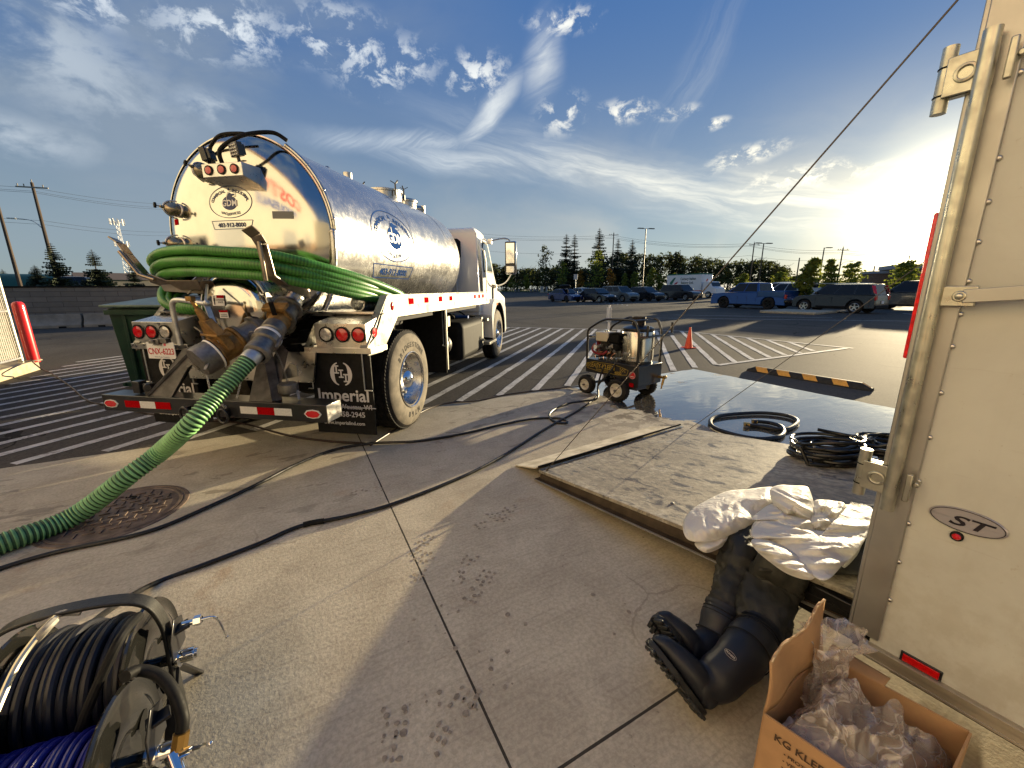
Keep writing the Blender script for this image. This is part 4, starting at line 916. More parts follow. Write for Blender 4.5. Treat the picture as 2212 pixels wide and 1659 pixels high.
# ------------------------------------------------------------------ hoses that belong with the truck
def build_coiled_hose():
    r = .040; rnd = random.Random(4)
    t = thing('suction_hose', 'coils of green suction hose hung on the steel hooks across the back of the truck', 'hose', TRO, -TRAZ)
    b = B()
    offs = [(0, 0, 0), (.0, -.012, -.085), (-.0, -.0, -.165), (0, .075, -.05), (0, .08, -.13)]
    for k, (ox, oy, oz) in enumerate(offs):
        e = 1-.05*k
        pts = [(1.06, 1.5, 1.26), (1.08, .9, 1.265+k*.01), (1.095-.035*k, .35, 1.32-.02*k), (1.09-.02*k, -.05, 1.435+oz*.6), (1.0, -.50, 1.55+oz*.95), (.84, -.85, 1.64+oz), (.60, -1.07+oy, 1.715+oz), (.25, -1.13+oy, 1.745+oz), (-.10, -1.13+oy, 1.765+oz), (-.42, -1.07+oy, 1.75+oz), (-.70*e, -.92+oy, 1.69+oz), (-.88*e, -.62, 1.62+oz), (-.97, -.2, 1.58+oz*.6), (-1.0, .6, 1.52+oz*.5)]
        b.tube(resamp(cr(pts, 10), .012), [r*(1.0 if i % 2 else .935) for i in range(len(resamp(cr(pts, 10), .012)))], 14, mfn=lambda i: i % 2)
    for k in range(3):                     # slack loops that dip under the left hook
        pts = [(-.97+.06*k, -.30, 1.62-.03*k), (-.86+.07*k, -.70, 1.50-.04*k), (-.66+.07*k, -.92, 1.36-.01*k), (-.42+.07*k, -.94, 1.29+.01*k), (-.20+.05*k, -.80, 1.30+.02*k), (-.05, -.62, 1.36)]
        P = resamp(cr(pts, 10), .012); b.tube(P, [r*(1.0 if i % 2 else .935) for i in range(len(P))], 14, mfn=lambda i: i % 2)
    b.obj('hose_coil', [green_h, green_hd], t)
build_coiled_hose()
def build_main_hose():
    pts = [(560, 790, .925), (530, 828, .80), (492, 868, .62), (440, 925, .42), (372, 988, .24), (290, 1052, .13), (160, 1115, .075), (20, 1168, .065), (-160, 1225, .065), (-420, 1290, .065)]
    W_ = [G(*p) for p in pts]; st_ = TRM @ Vector((.592, -1.30, 1.035)); en = TRM @ Vector((.565, -1.42, .905)) 
    ds = (st_-CAM).dot(_f); en = DP(549, 766, ds-.06); P = cr([st_, en, DP(510, 808, ds-.17), DP(460, 862, ds-.28), DP(408, 920, ds-.38), DP(345, 978, 2.72), DP(276, 1029, 2.63)]+W_[6:], 12)
    t = thing('green_suction_hose', 'ribbed green suction hose coupled to the truck and running over the manhole to the left', 'hose', (0, 0, 0))
    b = B(); ribbed(b, P, .0615, .0245, .11, 18); b.obj('ribbed_hose', [green_lt, green_dk], t, smooth=60)
    P1 = P[:1]+[P[0].lerp(en, .5), en, en.lerp(W_[2], .10)]
    b = B(); Q = resamp(P[:18], .009); Q = [q for q in Q if (q-st_).length < .19]; b.tube(Q, [.0635 if i % 2 else .0655 for i in range(len(Q))], 20); b.obj('metal_ferrule', galv, t)
build_main_hose()
# ------------------------------------------------------------------ warehouse behind the camera (seen only mirrored in the tank, and it bounces the low sun back)
def build_store():
    S0 = -9.0
    t = thing('warehouse', 'beige warehouse wall mirrored in the tank, with a red and blue sign', 'building', BP(S0, 0, 0), -BA)
    wm = mat('sunlit beige wall panel', (.54, .505, .42), .75, 0, (2, .08)); tm = mat('brown wall band', (.30, .19, .12), .8, 0, (2, .1))
    b = B(); b.box((-3, -12, 6.5), (6, 52, 13.0)); 
    w = b.obj('wall', wm, t)
    b = B(); b.box((.03, -12, .9), (.10, 52, 1.8)); b.obj('wall_base', tm, t)
    b = B(); b.box((.08, -12, 13.15), (.30, 52.2, .30)); b.obj('parapet', tm, t)
    b = B(); b.box((9.1, -24, 4.5), (18, 6, 9.0)); b.obj('side_wing', wm, t)
    F = lambda u, v: Vector((.10, u, v))
    for word, sz, v, m_, x in (('COSTCO', 3.0, 8.8, mat('sign red', (.62, .01, .02), .4), 1.12), ('WHOLESALE', 1.45, 6.5, mat('sign blue', (.01, .05, .32), .4), 1.0)):
        g = B(); text(g, word, sz, F, at=(-3.4 if word == 'COSTCO' else -4.0, v), shear=.18, sx=x); o = g.obj('sign_lettering', m_, t, smooth=0); md = o.modifiers.new('depth', 'SOLIDIFY'); md.thickness = .12
    b = B()
    for k in range(3): b.box((.04, 1.5-7*k if k else 3.2, 2.0), (.08, 3.2, 3.4))
    b.obj('dock_door', mat('grey dock door', (.35, .35, .34), .5), t)
    bpy.context.view_layer.update()
build_store()

# ------------------------------------------------------------------ left side: curb, fence, bollard, skips, block wall
def build_left():
    t = thing('concrete_curb', 'tan concrete plinth under the chain link fence at the left edge', 'curb', (0, 0, 0))
    b = B(); b.prism([BP(-4.42, 10.95, 0), BP(-4.42, 4.9, 0), BP(-7.9, 4.9, 0), BP(-7.9, 10.95, 0)], (0, 0, .19)); b.obj('plinth', curbm, t, bevel=.02)
    t = thing('chain_link_fence', 'galvanised chain link fence with a round end post and mid rail at the left edge', 'fence', (0, 0, 0))
    s0 = -4.56; tt = 10.74; H = 2.35
    b = B(); b.cyl(BP(s0, tt, .19), BP(s0, tt, H), .036, n=16); b.sph(BP(s0, tt, H), .045, 10, 6)
    b.obj('end_post', mat('pale galvanised pipe', (.62, .60, .50), .4, .7, (9, .15)), t)
    b = B()
    for z in (.27, 1.12, H-.05): b.cyl(BP(s0, tt, z), BP(s0, 5.0, z), .021, n=10)
    b.obj('rail', galv, t)
    b = B(); b.cyl(BP(s0, 7.8, .19), BP(s0, 7.8, H), .03, n=12); b.obj('line_post', galv, t)
    m = bpy.data.materials.new('chain link mesh'); m.use_nodes = True
    b = B(); st_ = .058; y0, y1, z0, z1 = 5.0, tt-.03, .26, H-.04; n = int((y1-y0+z1-z0)/st_)
    for sg in (1, -1):
        for k in range(n):
            a = y0-(z1-z0)+k*st_ if sg > 0 else y0+k*st_
            p0 = [a, z0]; p1 = [a+sg*(z1-z0), z1]
            ya, yb = p0[0], p1[0]
            f0 = 0.0; f1 = 1.0
            for lim, lo in ((y0, True), (y1, False)):
                d_ = yb-ya
                f = (lim-ya)/d_
                if (lo and d_ > 0) or (not lo and d_ < 0): f0 = max(f0, f)
                else: f1 = min(f1, f)
            if f1-f0 < .02: continue
            P = [BP(s0+.004*sg, ya+(yb-ya)*f, z0+(z1-z0)*f) for f in (f0, f1)]
            b.tube(P, .0032, 4, caps=False)
    b.obj('wire_mesh', mat('fence wire', (.40, .38, .34), .5, .8), t)
    # dark privacy screen behind the wire
    b = B(); b.prism([BP(s0-.03, y0, z0), BP(s0-.03, y1, z0), BP(s0-.03, y1, z1), BP(s0-.03, y0, z1)], SB*-.006); b.obj('backing_screen', mat('grey screen cloth', (.20, .19, .165), .8, 0, (14, .5)), t)
    t = thing('bollard', 'bright red round topped steel bollard beside the fence post', 'bollard', G(73, 779, .19))
    b = B(); b.lathe([(.085, -.03), (.085, 1.02), (.078, 1.06), (.05, 1.09), (.0001, 1.10)], (0, 0, 0), (0, 0, 1), 32); b.obj('post', redp, t); b = B(); b.lathe([(.11, 0), (.11, .012), (.086, .02)], (0, 0, 0), (0, 0, 1), 32); b.obj('base_collar', curbm, t)
    # skips
    def skip(name, label, P, rz, w, d, h, hf):
        t = thing(name, label, 'dumpster', P, rz, group='green steel skips behind the truck')
        b = B(); vs = [(-w/2*.94, -d/2*.9, 0), (w/2*.94, -d/2*.9, 0), (w/2*.94, d/2*.95, 0), (-w/2*.94, d/2*.95, 0), (-w/2, -d/2, h), (w/2, -d/2, h), (w/2, d/2, hf), (-w/2, d/2, hf)]
        b.add(vs, [(3, 2, 1, 0), (4, 5, 6, 7), (0, 1, 5, 4), (1, 2, 6, 5), (2, 3, 7, 6), (3, 0, 4, 7)]); bd = b.obj('container', greenbin, t, bevel=.01)
        b = B()
        for z in (.08, h-.06): b.box((0, -d/2*(.9 if z < .3 else 1)-.02, z), (w+.03, .05, .07))
        for x in (-w*.32, 0, w*.32): b.box((x, -d/2*.95-.02, h/2), (.05, .04, h-.1))
        for s in (-1, 1):
            for z in (.08, h-.05): b.box((s*(w/2+.01), 0, z), (.045, d, .06))
        b.obj('stiffener', greenbin, bd, bevel=.006)
        b = B(); b.prism([(-w/2-.04, -d/2-.07, h+.01), (w/2+.04, -d/2-.07, h+.01), (w/2+.04, d/2+.03, hf+.02), (-w/2-.04, d/2+.03, hf+.02)], (0, 0, .035)); b.obj('lid', mat('sun bleached green lid', (.10, .15, .12), .4, 0, (6, .3)), t, bevel=.008)
        b = B(); b.box((w*.25, -d/2-.08, h-.06), (.03, .03, .12)); b.obj('lid_latch', galv, t)
        return t
    p = TRM @ Vector((-3.15, 1.55, 0)); skip('dumpster', 'larger dark green steel skip with a pale sloping lid, nearest the truck', p, radians(-8), 1.42, 1.35, 1.22, 1.38)
    p = TRM @ Vector((-4.15, 2.35, 0)); skip('dumpster', 'lower dark green steel skip half hidden behind the larger one', p, radians(-8), 1.3, 1.2, 1.0, 1.05)
    # block wall with jersey barriers
    z1 = PL(150, 621, BP(0, 23.9), TB).z
    m = bpy.data.materials.new('retaining wall blocks'); m.use_nodes = True; t = NT(m.node_tree)
    bs = t.n('ShaderNodeBsdfPrincipled'); out = t.n('ShaderNodeOutputMaterial'); t.nt.links.new(bs.outputs[0], out.inputs[0])
    co = t.n('ShaderNodeTexCoord').outputs['Object']; sp = t.n('ShaderNodeSeparateXYZ'); t.put(sp.inputs[0], co); cb = t.n('ShaderNodeCombineXYZ'); t.put(cb.inputs[0], sp.outputs[0]); t.put(cb.inputs[1], sp.outputs[2])
    br = t.n('ShaderNodeTexBrick'); t.put(br.inputs[0], cb.outputs[0]); br.inputs['Scale'].default_value = 1.0; br.inputs['Brick Width'].default_value = .9; br.inputs['Row Height'].default_value = .21; br.inputs['Mortar Size'].default_value = .010
    br.inputs['Color1'].default_value = (.17, .155, .135, 1); br.inputs['Color2'].default_value = (.235, .215, .19, 1); br.inputs['Mortar'].default_value = (.10, .09, .08, 1); br.inputs['Bias'].default_value = 0
    c = t.mix(t.ss(t.noise(co, 2.5, 5, .7), .3, .7), t.mix(.4, br.outputs[0], (.12, .11, .10)), br.outputs[0]); t.put(bs.inputs['Base Color'], c); bs.inputs['Roughness'].default_value = .9
    t.put(bs.inputs['Normal'], t.bump(t.m('SUBTRACT', t.m('MULTIPLY', t.noise(co, 14, 5, .7), .5), br.outputs[1]), .6, .02))
    w = thing('retaining_wall', 'long grey block retaining wall across the back of the lot at left', 'wall', BP(0, 24.1, 0), -BA)
    b = B(); b.box((-18, .25, z1/2), (44, .5, z1)); b.obj('block_wall', m, w)
    b = B(); b.box((-18, .25, z1+.03), (44, .56, .06)); b.obj('coping', blackdull, w)
    for k in range(9):
        j = thing('concrete_barrier', 'grey precast concrete barrier at the foot of the block wall', 'barrier', BP(-30+3.4*k, 23.7, 0), -BA, group='concrete barriers lined up along the block wall') if k == 0 else None
        if k == 0:
            b = B(); b.prism([(-1.66, -.28, 0), (-1.66, -.28, .12), (-1.66, -.12, .34), (-1.66, -.09, .56), (-1.66, .09, .56), (-1.66, .12, .34), (-1.66, .28, .12), (-1.66, .28, 0)], (3.32, 0, 0)); b.obj('barrier_body', mat('grey precast', (.27, .245, .205), .9, 0, (3, .2), (30, .3, .005)), j, bevel=.015)
            b = B()
            for s in (-1, 1): b.box((s*1.1, -.27, .035), (.22, .08, .07))
            b.obj('fork_slot', blackdull, j); J0 = j
        else: dup(J0, BP(-30+3.4*k, 23.7, 0))
    # land beyond the wall
    b = B(); b.prism([BP(-60, 24.6, 0), BP(4, 24.6, 0), BP(4, 200, 0), BP(-200, 200, 0)], (0, 0, z1-.25)); struct(b.obj('raised_road', grassm, smooth=0))
    return z1
WZ = build_left()

# ------------------------------------------------------------------ vegetation
leaf_d = mat('dark foliage', (.035, .045, .014), .75, 0, (.22, .5), col2=(.095, .110, .030)); leaf_y = mat('young leaf green', (.14, .20, .025), .6, 0, (1.2, .35), col2=(.26, .28, .04)); leaf_o = mat('autumn leaf', (.30, .20, .03), .6, 0, (1.4, .4), col2=(.34, .16, .02))
leaf_s = mat('spruce needles', (.028, .042, .022), .8, 0, (2, .4)); bark = mat('bark', (.060, .045, .034), .9, 0, (6, .3))
for m_ in (leaf_y, leaf_o, leaf_d):
    m_.node_tree.nodes['Principled BSDF'].inputs['Subsurface Weight'].default_value = 0.0
    t_ = NT.__new__(NT); t_.nt = m_.node_tree
    bs_ = m_.node_tree.nodes['Principled BSDF']; tr = t_.n('ShaderNodeBsdfTranslucent'); mx = t_.n('ShaderNodeMixShader'); out_ = m_.node_tree.nodes['Material Output']
    src = bs_.inputs['Base Color'].links[0].from_socket; t_.put(tr.inputs[0], src); mx.inputs[0].default_value = .5; t_.nt.links.new(bs_.outputs[0], mx.inputs[1]); t_.nt.links.new(tr.outputs[0], mx.inputs[2]); t_.nt.links.new(mx.outputs[0], out_.inputs[0])
def leafcloud(b, c, r, n, s, rnd, lumps=7, mi=0):
    c = Vector(c); L = []
    for _ in range(lumps):
        d = Vector((rnd.gauss(0, 1), rnd.gauss(0, 1), rnd.gauss(0, 1))).normalized(); L.append((Vector((d.x*r[0], d.y*r[1], d.z*r[2]))*rnd.uniform(.35, .8), rnd.uniform(.28, .5)))
    for _ in range(n):
        o, k = rnd.choice(L); d = Vector((rnd.gauss(0, 1), rnd.gauss(0, 1), rnd.gauss(0, 1))).normalized()*rnd.random()**.45
        p = c+o+Vector((d.x*r[0], d.y*r[1], d.z*r[2]))*k*1.15
        a = Vector((rnd.gauss(0, 1), rnd.gauss(0, 1), rnd.gauss(0, .7))).normalized(); e = a.cross(Vector((rnd.gauss(0, 1), rnd.gauss(0, 1), rnd.gauss(0, 1)))).normalized(); q = s*rnd.uniform(.6, 1.4)
        b.add([p-a*q-e*q*.45, p+a*q*.2-e*q*.7, p+a*q+e*q*.3, p-a*q*.3+e*q*.7], [(0, 1, 2, 3)], mi)
def leafy(name, label, P, h, w, m_, seed, base=.25, n=520, leaf=.12, lean=0, group='young trees planted along the verge', tall=False):
    rnd = random.Random(seed); t = thing(name, label, 'tree', P, 0, group)
    b = B(); top = Vector((lean, 0, h*.86)); tr = [Vector((0, 0, -.05)), Vector((lean*.2, .02, h*base)), Vector((lean*.6, -.03, h*.55)), top]; r = .035*h**.6*.75
    P_ = cr(tr, 4); b.tube(P_, [r*(1-.85*i/(len(P_)-1)) for i in range(len(P_))], 7)
    for k in range(10):
        f = rnd.uniform(base+.03, .8); p = Vector((lean*f, 0, h*f*.95)); a = rnd.uniform(0, 2*pi); d = Vector((cos(a), sin(a), 1.1))*w*rnd.uniform(.25, .42); b.tube([p, p+d*.5+Vector((0, 0, .03)), p+d], [r*.4, r*.25, r*.1], 5)
    b.obj('trunk', bark, t)
    b = B()
    for k in range(9):
        f = base+(.98-base)*(k+.5)/9; ww = w/2*(sin(pi*min(1, (f-base)/(1-base)*.80+.16))**.7); 
        leafcloud(b, (lean*f+rnd.uniform(-.12, .12)*w, rnd.uniform(-.12, .12)*w, h*f), (ww, ww, h*.085), int(n/9), leaf, rnd, 12)
    b.obj('crown', m_, t, smooth=0); return t
def spruce(name, label, P, h, w, seed, sparse=0.0, group=None, m_=None, whorls=None, n_b=9):
    rnd = random.Random(seed); t = thing(name, label, 'tree', P, 0, group)
    b = B(); b.tube([Vector((0, 0, -.1)), Vector((.03, 0, h*.5)), Vector((0, .02, h))], [.022*h, .013*h, .003*h], 7); b.obj('trunk', bark, t)
    b = B(); N = whorls or int(10+h*1.6)
    for k in range(N):
        f = k/(N-1); z = h*(.07+.91*f)
        if rnd.random() < sparse*.5: continue
        R = w/2*(1-f)**.72*rnd.uniform(.75, 1.15)+.03*h
        for j in range(n_b):
            if rnd.random() < sparse: continue
            a = 2*pi*j/n_b+rnd.uniform(-.35, .35)+k*.7; d = Vector((cos(a), sin(a), 0)); L = R*rnd.uniform(.65, 1.15); s = Vector((-d.y, d.x, 0)); seg = 4; p0 = Vector((0, 0, z))
            for q in range(seg):
                u0, u1 = q/seg, (q+1)/seg; dz = lambda u: -.32*L*u+.16*L*u*u*(1.6); ww = L*.24*(1-u0*.65)*rnd.uniform(.8, 1.2)
                A = p0+d*L*u0+Vector((0, 0, dz(u0))); C_ = p0+d*L*u1+Vector((0, 0, dz(u1)))
                b.add([A, C_+s*ww-Vector((0, 0, ww*.55)), C_+d*L*.06, C_-s*ww-Vector((0, 0, ww*.55))], [(0, 1, 2), (0, 2, 3)])
                b.add([A, C_-Vector((0, 0, ww*1.3)), C_+Vector((0, 0, ww*.45))], [(0, 1, 2)])
                for e_ in (-1, 1):
                    tw = C_+s*ww*e_*rnd.uniform(.9, 1.5)-Vector((0, 0, ww*rnd.uniform(.3, 1.1))); b.add([A, C_, tw], [(0, 1, 2)])
    b.obj('crown', m_ or leaf_s, t, smooth=0); return t

def gp(X, d, z=None):                      # a place on the land seen in column X at depth d
    p = CAM+ray(X, 624.5)*d; p.z = gz(p.y) if z is None else z; return p
def z8(x, y): return (1042.3+.22321*x, 466.3+.22321*y)
def zR(x, y): return (1426.4+.27281*x, 493.7+.27281*y)
K = 1/867.0

def build_trees():
    rows = [('leafy', 275, 725, 525, 88, leaf_y, 'slim young tree with a pale trunk just right of the truck mirror'), ('leafy', 425, 725, 570, 78, leaf_y, 'smallest young tree, alone with boulders on the verge'),
            ('leafy', 608, 722, 295, 175, leaf_d, 'tall thin feathery tree left of the black spruces'), ('leafy', 770, 690, 450, 140, leaf_y, 'bright green young tree above the blue hatchback'),
            ('leafy', 940, 690, 530, 95, leaf_o, 'small yellowing tree beside the grey lot sign'), ('leafy', 1095, 690, 335, 225, leaf_y, 'broad light green tree above the parked cars'),
            ('leafy', 1235, 690, 515, 115, leaf_o, 'orange leaved autumn tree below the power pole'), ('leafy', 1372, 690, 555, 70, leaf_y, 'narrow green tree third left of the bakery van'),
            ('leafy', 1465, 690, 545, 115, leaf_y, 'round green tree just left of the tall lamp'), ('leafy', 1615, 690, 505, 112, leaf_y, 'pale green tree just right of the tall lamp'),
            ('leafy', 1712, 690, 565, 88, leaf_y, 'small tree left of the bakery van cab'), ('leafy', 1840, 690, 560, 70, leaf_y, 'small tree right behind the bakery van cab')]
    for i, (_, x, yb, yt, w, m_, lab) in enumerate(rows):
        X, Yt = z8(x, yt); d = 92; p = gp(X, d, .86); h = (ray(X, Yt)*d+CAM).z-.86; leafy('young_tree', lab, p, h, w*.22321*K*d, m_, 40+i, base=.16 if h < 7 else .12, n=900 if h > 9 else 620, leaf=.17)
    for i, (x, yb, yt, w, d, m_, lab) in enumerate([(1165, 640, 245, 175, 26.5, leaf_y, 'leaning young tree on the island between the blue pickup and the grey hatchback'), (1320, 500, 250, 150, 33, leaf_y, 'yellow green tree behind the grey hatchback bonnet'), (1495, 470, 265, 205, 37, leaf_y, 'dense round tree behind the grey hatchback roof'), (1915, 450, 262, 240, 48, leaf_y, 'broad tree in front of the brick store at right'), (935, 450, 345, 160, 60, leaf_y, 'low green tree behind the white pickup canopy'), (640, 450, 360, 130, 62, leaf_y, 'small tree right of the bakery van')]):
        X, Yt = zR(x, yt); p = gp(X, d, 0 if d < 50 else None); h = (ray(X, Yt)*d+CAM).z-p.z; leafy('lot_tree', lab, p, h, w*.27281*K*d, m_, 70+i, base=.30 if d < 30 else .22, n=2200, leaf=.085 if d < 40 else .13, group='trees planted in the parking lot')
    for i, (x, yt, w, lab) in enumerate([(800, 190, 200, 'tall black spruce, left one of the close pair'), (880, 190, 140, 'slim black spruce, right one of the close pair'), (1110, 135, 210, 'tallest ragged spruce above the broad light green tree'), (1290, 235, 170, 'ragged spruce just right of the power pole'), (1425, 240, 160, 'dark spruce between the power pole and the lamp')]):
        X, Yt = z8(x, yt); d = 104; p = gp(X, d, .9); h = (ray(X, Yt)*d+CAM).z-.9; spruce('black_spruce', lab, p, h, w*.22321*K*d*1.1, 90+i, sparse=.25, group='tall black spruces in the woods', whorls=34, n_b=9)
    for i, (x, yt, w, d, lab) in enumerate([(505, 540, 190, 40, 'tallest spruce above the block wall, right of the leaning pole'), (820, 590, 180, 42, 'spruce standing alone above the middle of the block wall'), (330, 712, 150, 44, 'small spruce beside the green shed'), (1110, 690, 110, 50, 'spruce just left of the coiled hose'), (62, 745, 100, 52, 'smallest spruce by the fence')]):
        X, Yt = (.2645*x, 384+.2645*yt); p = CAM+ray(X, 624.5)*d; p.z = WZ-.3; h = (ray(X, Yt)*d+CAM).z-p.z; spruce('young_spruce', lab, p, h, w*.2645*K*d*1.15, 120+i, sparse=.1, group='young spruces beyond the block wall', m_=mat('young spruce needles', (.040, .055, .030), .8, 0, (2, .4)), whorls=24, n_b=11)
    for i, (X, Yt, d) in enumerate([(1868, 587, 95), (1877, 583, 100), (1838, 590, 95)]):
        p = gp(X, d); h = (ray(X, Yt)*d+CAM).z-p.z; spruce('distant_spruce', ['small pointed spruce left of the far pole', 'small pointed spruce right of the far pole', 'low far spruce left of its pair'][i], p, h, 2.6, 150+i, group='small spruces near the store')
    # the wood as one mass with an uneven skyline
    b = B(); tb_ = B(); rnd = random.Random(11)
    sky_ = [(1040, 572), (1065, 566), (1100, 575), (1150, 577), (1200, 574), (1260, 580), (1290, 560), (1330, 545), (1370, 542), (1400, 552), (1424, 541), (1460, 543), (1500, 552), (1540, 558), (1570, 566), (1600, 560), (1650, 556), (1690, 574), (1715, 592), (1740, 598)]
    def top(X):
        for (a, ya), (c, yc) in zip(sky_, sky_[1:]):
            if a <= X <= c: return ya+(yc-ya)*(X-a)/(c-a)
        return 600
    X = 1030
    while X < 1745:
        for row in range(3):
            d = 110+row*9+rnd.uniform(-2, 2); Xr = X+rnd.uniform(-8, 8); yt = top(min(max(Xr, 1040), 1740))+rnd.uniform(-3, 9)+row*-1
            p = gp(Xr, d, .9); h = (ray(Xr, yt)*d+CAM).z-.9
            if h < 2: continue
            w = rnd.uniform(2.0, 3.0); tb_.tube([p, p+Vector((rnd.uniform(-.4, .4), 0, h*.5)), p+Vector((rnd.uniform(-.6, .6), 0, h*.95))], [.13, .10, .03], 5)
            for _ in range(5):
                f = rnd.uniform(.35, .85); a = rnd.uniform(0, 6.28); q = p+Vector((0, 0, h*f)); tb_.tube([q, q+Vector((cos(a)*w*.7, sin(a)*w*.7, w*.6))], [.06, .02], 4)
            for k in range(4):
                f = .22+.70*(k+.5)/4; leafcloud(b, p+Vector((rnd.uniform(-.7, .7), 0, h*f)), (w*(.9 if k < 3 else .65), w*.8, h*.13), 95, .25, rnd, 9)
        X += 17
    # scrub along the bottom
    for k in range(90):
        X = rnd.uniform(1030, 1760); d = rnd.uniform(100, 108); leafcloud(b, gp(X, d, 1.3+rnd.random()), (2.2, 1.4, 1.3), 60, .22, rnd, 4)
    tag(b.obj('woodland', leaf_d, smooth=0), 'dark belt of mixed woodland closing the far side of the parking lot', 'woods', kind='stuff')
    tag(tb_.obj('woodland_trunks', bark, smooth=0), 'bare dark stems and branches inside the woodland belt', 'woods', kind='stuff')
    # boulders and low posts on the verge
    t0 = None
    for i, (x, w) in enumerate([(318, 20), (348, 20), (468, 24), (505, 28), (532, 18)]):
        X, _ = z8(x, 720); p = gp(X, 90, .86); b = B(); rr = random.Random(i); b.sph((0, 0, .15), (w*.22*K*90*.55, .4, .45), 12, 8, fn=lambda q: 1+.18*noise.noise(q*2+Vector((i*3, 0, 0)))); o = b.obj('boulder', mat('grey boulder', (.16, .15, .14), .9, 0, (3, .3)), None); o.location = p; tag(o, ['leftmost boulder on the verge', 'second boulder from the left on the verge', 'middle boulder right of the smallest tree', 'largest boulder on the verge', 'rightmost boulder on the verge'][i], 'boulder', 'boulders on the verge')
build_trees()

# ------------------------------------------------------------------ poles and wires
wood = mat('weathered pole wood', (.075, .055, .042), .85, 0, (3, .3), st=(1, 1, .1)); polem = mat('bronze lamp pole', (.035, .03, .026), .5, .3)
def wire(name, label, pts, r, cat='cable', group=None):
    b = B(); b.tube(pts, r, 5, caps=False); return tag(b.obj(name, blackdull, smooth=60), label, cat, group)
def sag(p, q, s=.8, n=14): return [p.lerp(q, k/n)-Vector((0, 0, 4*s*(k/n)*(1-k/n))) for k in range(n+1)]
def build_poles():
    def pole(label, X, Yt, d, r=.14, arm=0, lamp=0, z=None, az=0, group='wooden utility poles'):
        p = CAM+ray(X, 624.5)*d; p.z = (WZ-.3 if z is None else z); h = None
        # height from the photo: top seen at Yt
        h = (CAM+ray(X, Yt)*d).z-p.z
        # column X is where it meets the land; refine for camera tilt
        t = thing('utility_pole', label, 'pole', p, az, group)
        b = B(); b.tube([(0, 0, -.3), (0, 0, h)], [r*1.15, r*.8], 10); b.obj('mast', wood, t)
        if arm:
            b = B(); b.box((0, -.12, h-.45), (2.3, .10, .11))
            for x in (-1.0, -.55, .8): b.cyl((x, -.12, h-.4), (x, -.12, h-.18), .04)
            b.cyl((0, 0, h), (0, 0, h+.25), .04); b.obj('crossarm', mat('pale crossarm', (.30, .27, .22), .8), t)
        if lamp:
            b = B(); z_ = h*.62; b.tube(cr([(-.1*lamp, 0, z_-.2), (-.7*lamp, 0, z_+.45), (-1.9*lamp, 0, z_+.62)]), .035, 8); b.box((-2.1*lamp, 0, z_+.60), (.6, .22, .10)); b.obj('lamp_arm', galv, t, bevel=.02)
        return p+Vector((0, 0, h))
    a = pole('leaning looking plain wooden pole nearest the fence', 46, 440, 36, .13)
    c = pole('wooden power pole with a crossarm and a street lamp arm, left of the truck', 128, 407, 40, .15, arm=1, lamp=1, az=radians(20))
    # wires on the left
    for i, (y0, y1, y2) in enumerate([(399, 406, 441), (406, 413, 449), (412, 416, 453), (471, 477, 501), (478, 485, 509)]):
        P0 = CAM+ray(-500, y0-50)*46; P1 = CAM+ray(74 if i < 3 else 95, y1)*40.0; P2 = CAM+ray(372, y2)*64
        P3 = CAM+ray(1050, y2+(75 if i < 3 else 45))*150
        wire('power_line', ['highest thin power line left of the truck', 'second thin power line left of the truck', 'third thin power line left of the truck', 'upper of the two low wires left of the truck', 'lower of the two low wires left of the truck'][i], sag(P0, P1, .3)+sag(P1, P2, .35)[1:]+sag(P2, P3, .6)[1:], .013 if i < 3 else .012, 'power line', 'power lines on the left')
    for i, (lab, X, Yt, d, arm) in enumerate([('dark power pole with a crossarm among the woods', 1320, 507, 98, 1), ('power pole with a crossarm and lamp behind the blue pickup', 1617, 527, 90, 1), ('slanting bare pole left of the second lamp', 1717, 558, 85, 0), ('power pole with a crossarm and lamp above the grey hatchback', 1806, 537, 80, 1), ('thin bare pole right of the lot trees', 1880, 575, 90, 0), ('thinnest bare pole far right', 1895, 578, 95, 0), ('short far pole with a crossarm above the store roof', 1950, 552, 110, 1)]):
        pole(lab, X, Yt, d, .13, arm=arm, lamp=-1 if i in (1, 3) else 0, z=gz(d), group='far utility poles')
    # wires on the right
    for i, (ya, yb, yc, yd) in enumerate([(505, 508, 526, 540), (511, 512, 530, 545), (514, 515, 532, 548), (541, 545, 552, 560)]):
        A = CAM+ray(1010, ya-3)*120; Bp = CAM+ray(1322, yb)*98; Cp = CAM+ray(1619, yc)*90; Dp = CAM+ray(1811, yd)*80; E_ = CAM+ray(2060, yd+8)*110
        wire('power_line', ['topmost power line over the woods', 'second power line over the woods', 'third power line over the woods', 'lowest power line over the woods'][i], sag(A, Bp, .8)+sag(Bp, Cp, 1.0)[1:]+sag(Cp, Dp, .6)[1:]+sag(Dp, E_, .5)[1:], .022, 'power line', 'power lines on the right')
    def lamp(label, X, Yt, d, heads=2, z=None):
        p = gp(X, d); h = (CAM+ray(X, Yt)*d).z-p.z; t = thing('parking_lot_lamp', label, 'street lamp', p, radians(15), 'tall lamps over the parking lot')
        b = B(); b.tube([(0, 0, 0), (0, 0, h)], [.11, .075], 10); b.obj('mast', polem, t); b = B(); b.cyl((0, 0, 0), (0, 0, .75), .28); b.obj('base', curbm, t)
        for s in ([-1, 1] if heads == 2 else [1]):
            b = B(); b.bar((0, 0, h-.05), (s*.5, 0, h-.02), .08, .08); b.box((s*1.0, 0, h+.02), (1.15, .42, .12), top=.8); b.obj('lamp_head', polem, t, bevel=.03)
    lamp('tall twin headed lamp in front of the woods', 1387, 498, 68); lamp('twin headed lamp behind the blue pickup', 1637, 528, 62); lamp('single headed lamp above the grey hatchback', 1766, 537, 64, 1)
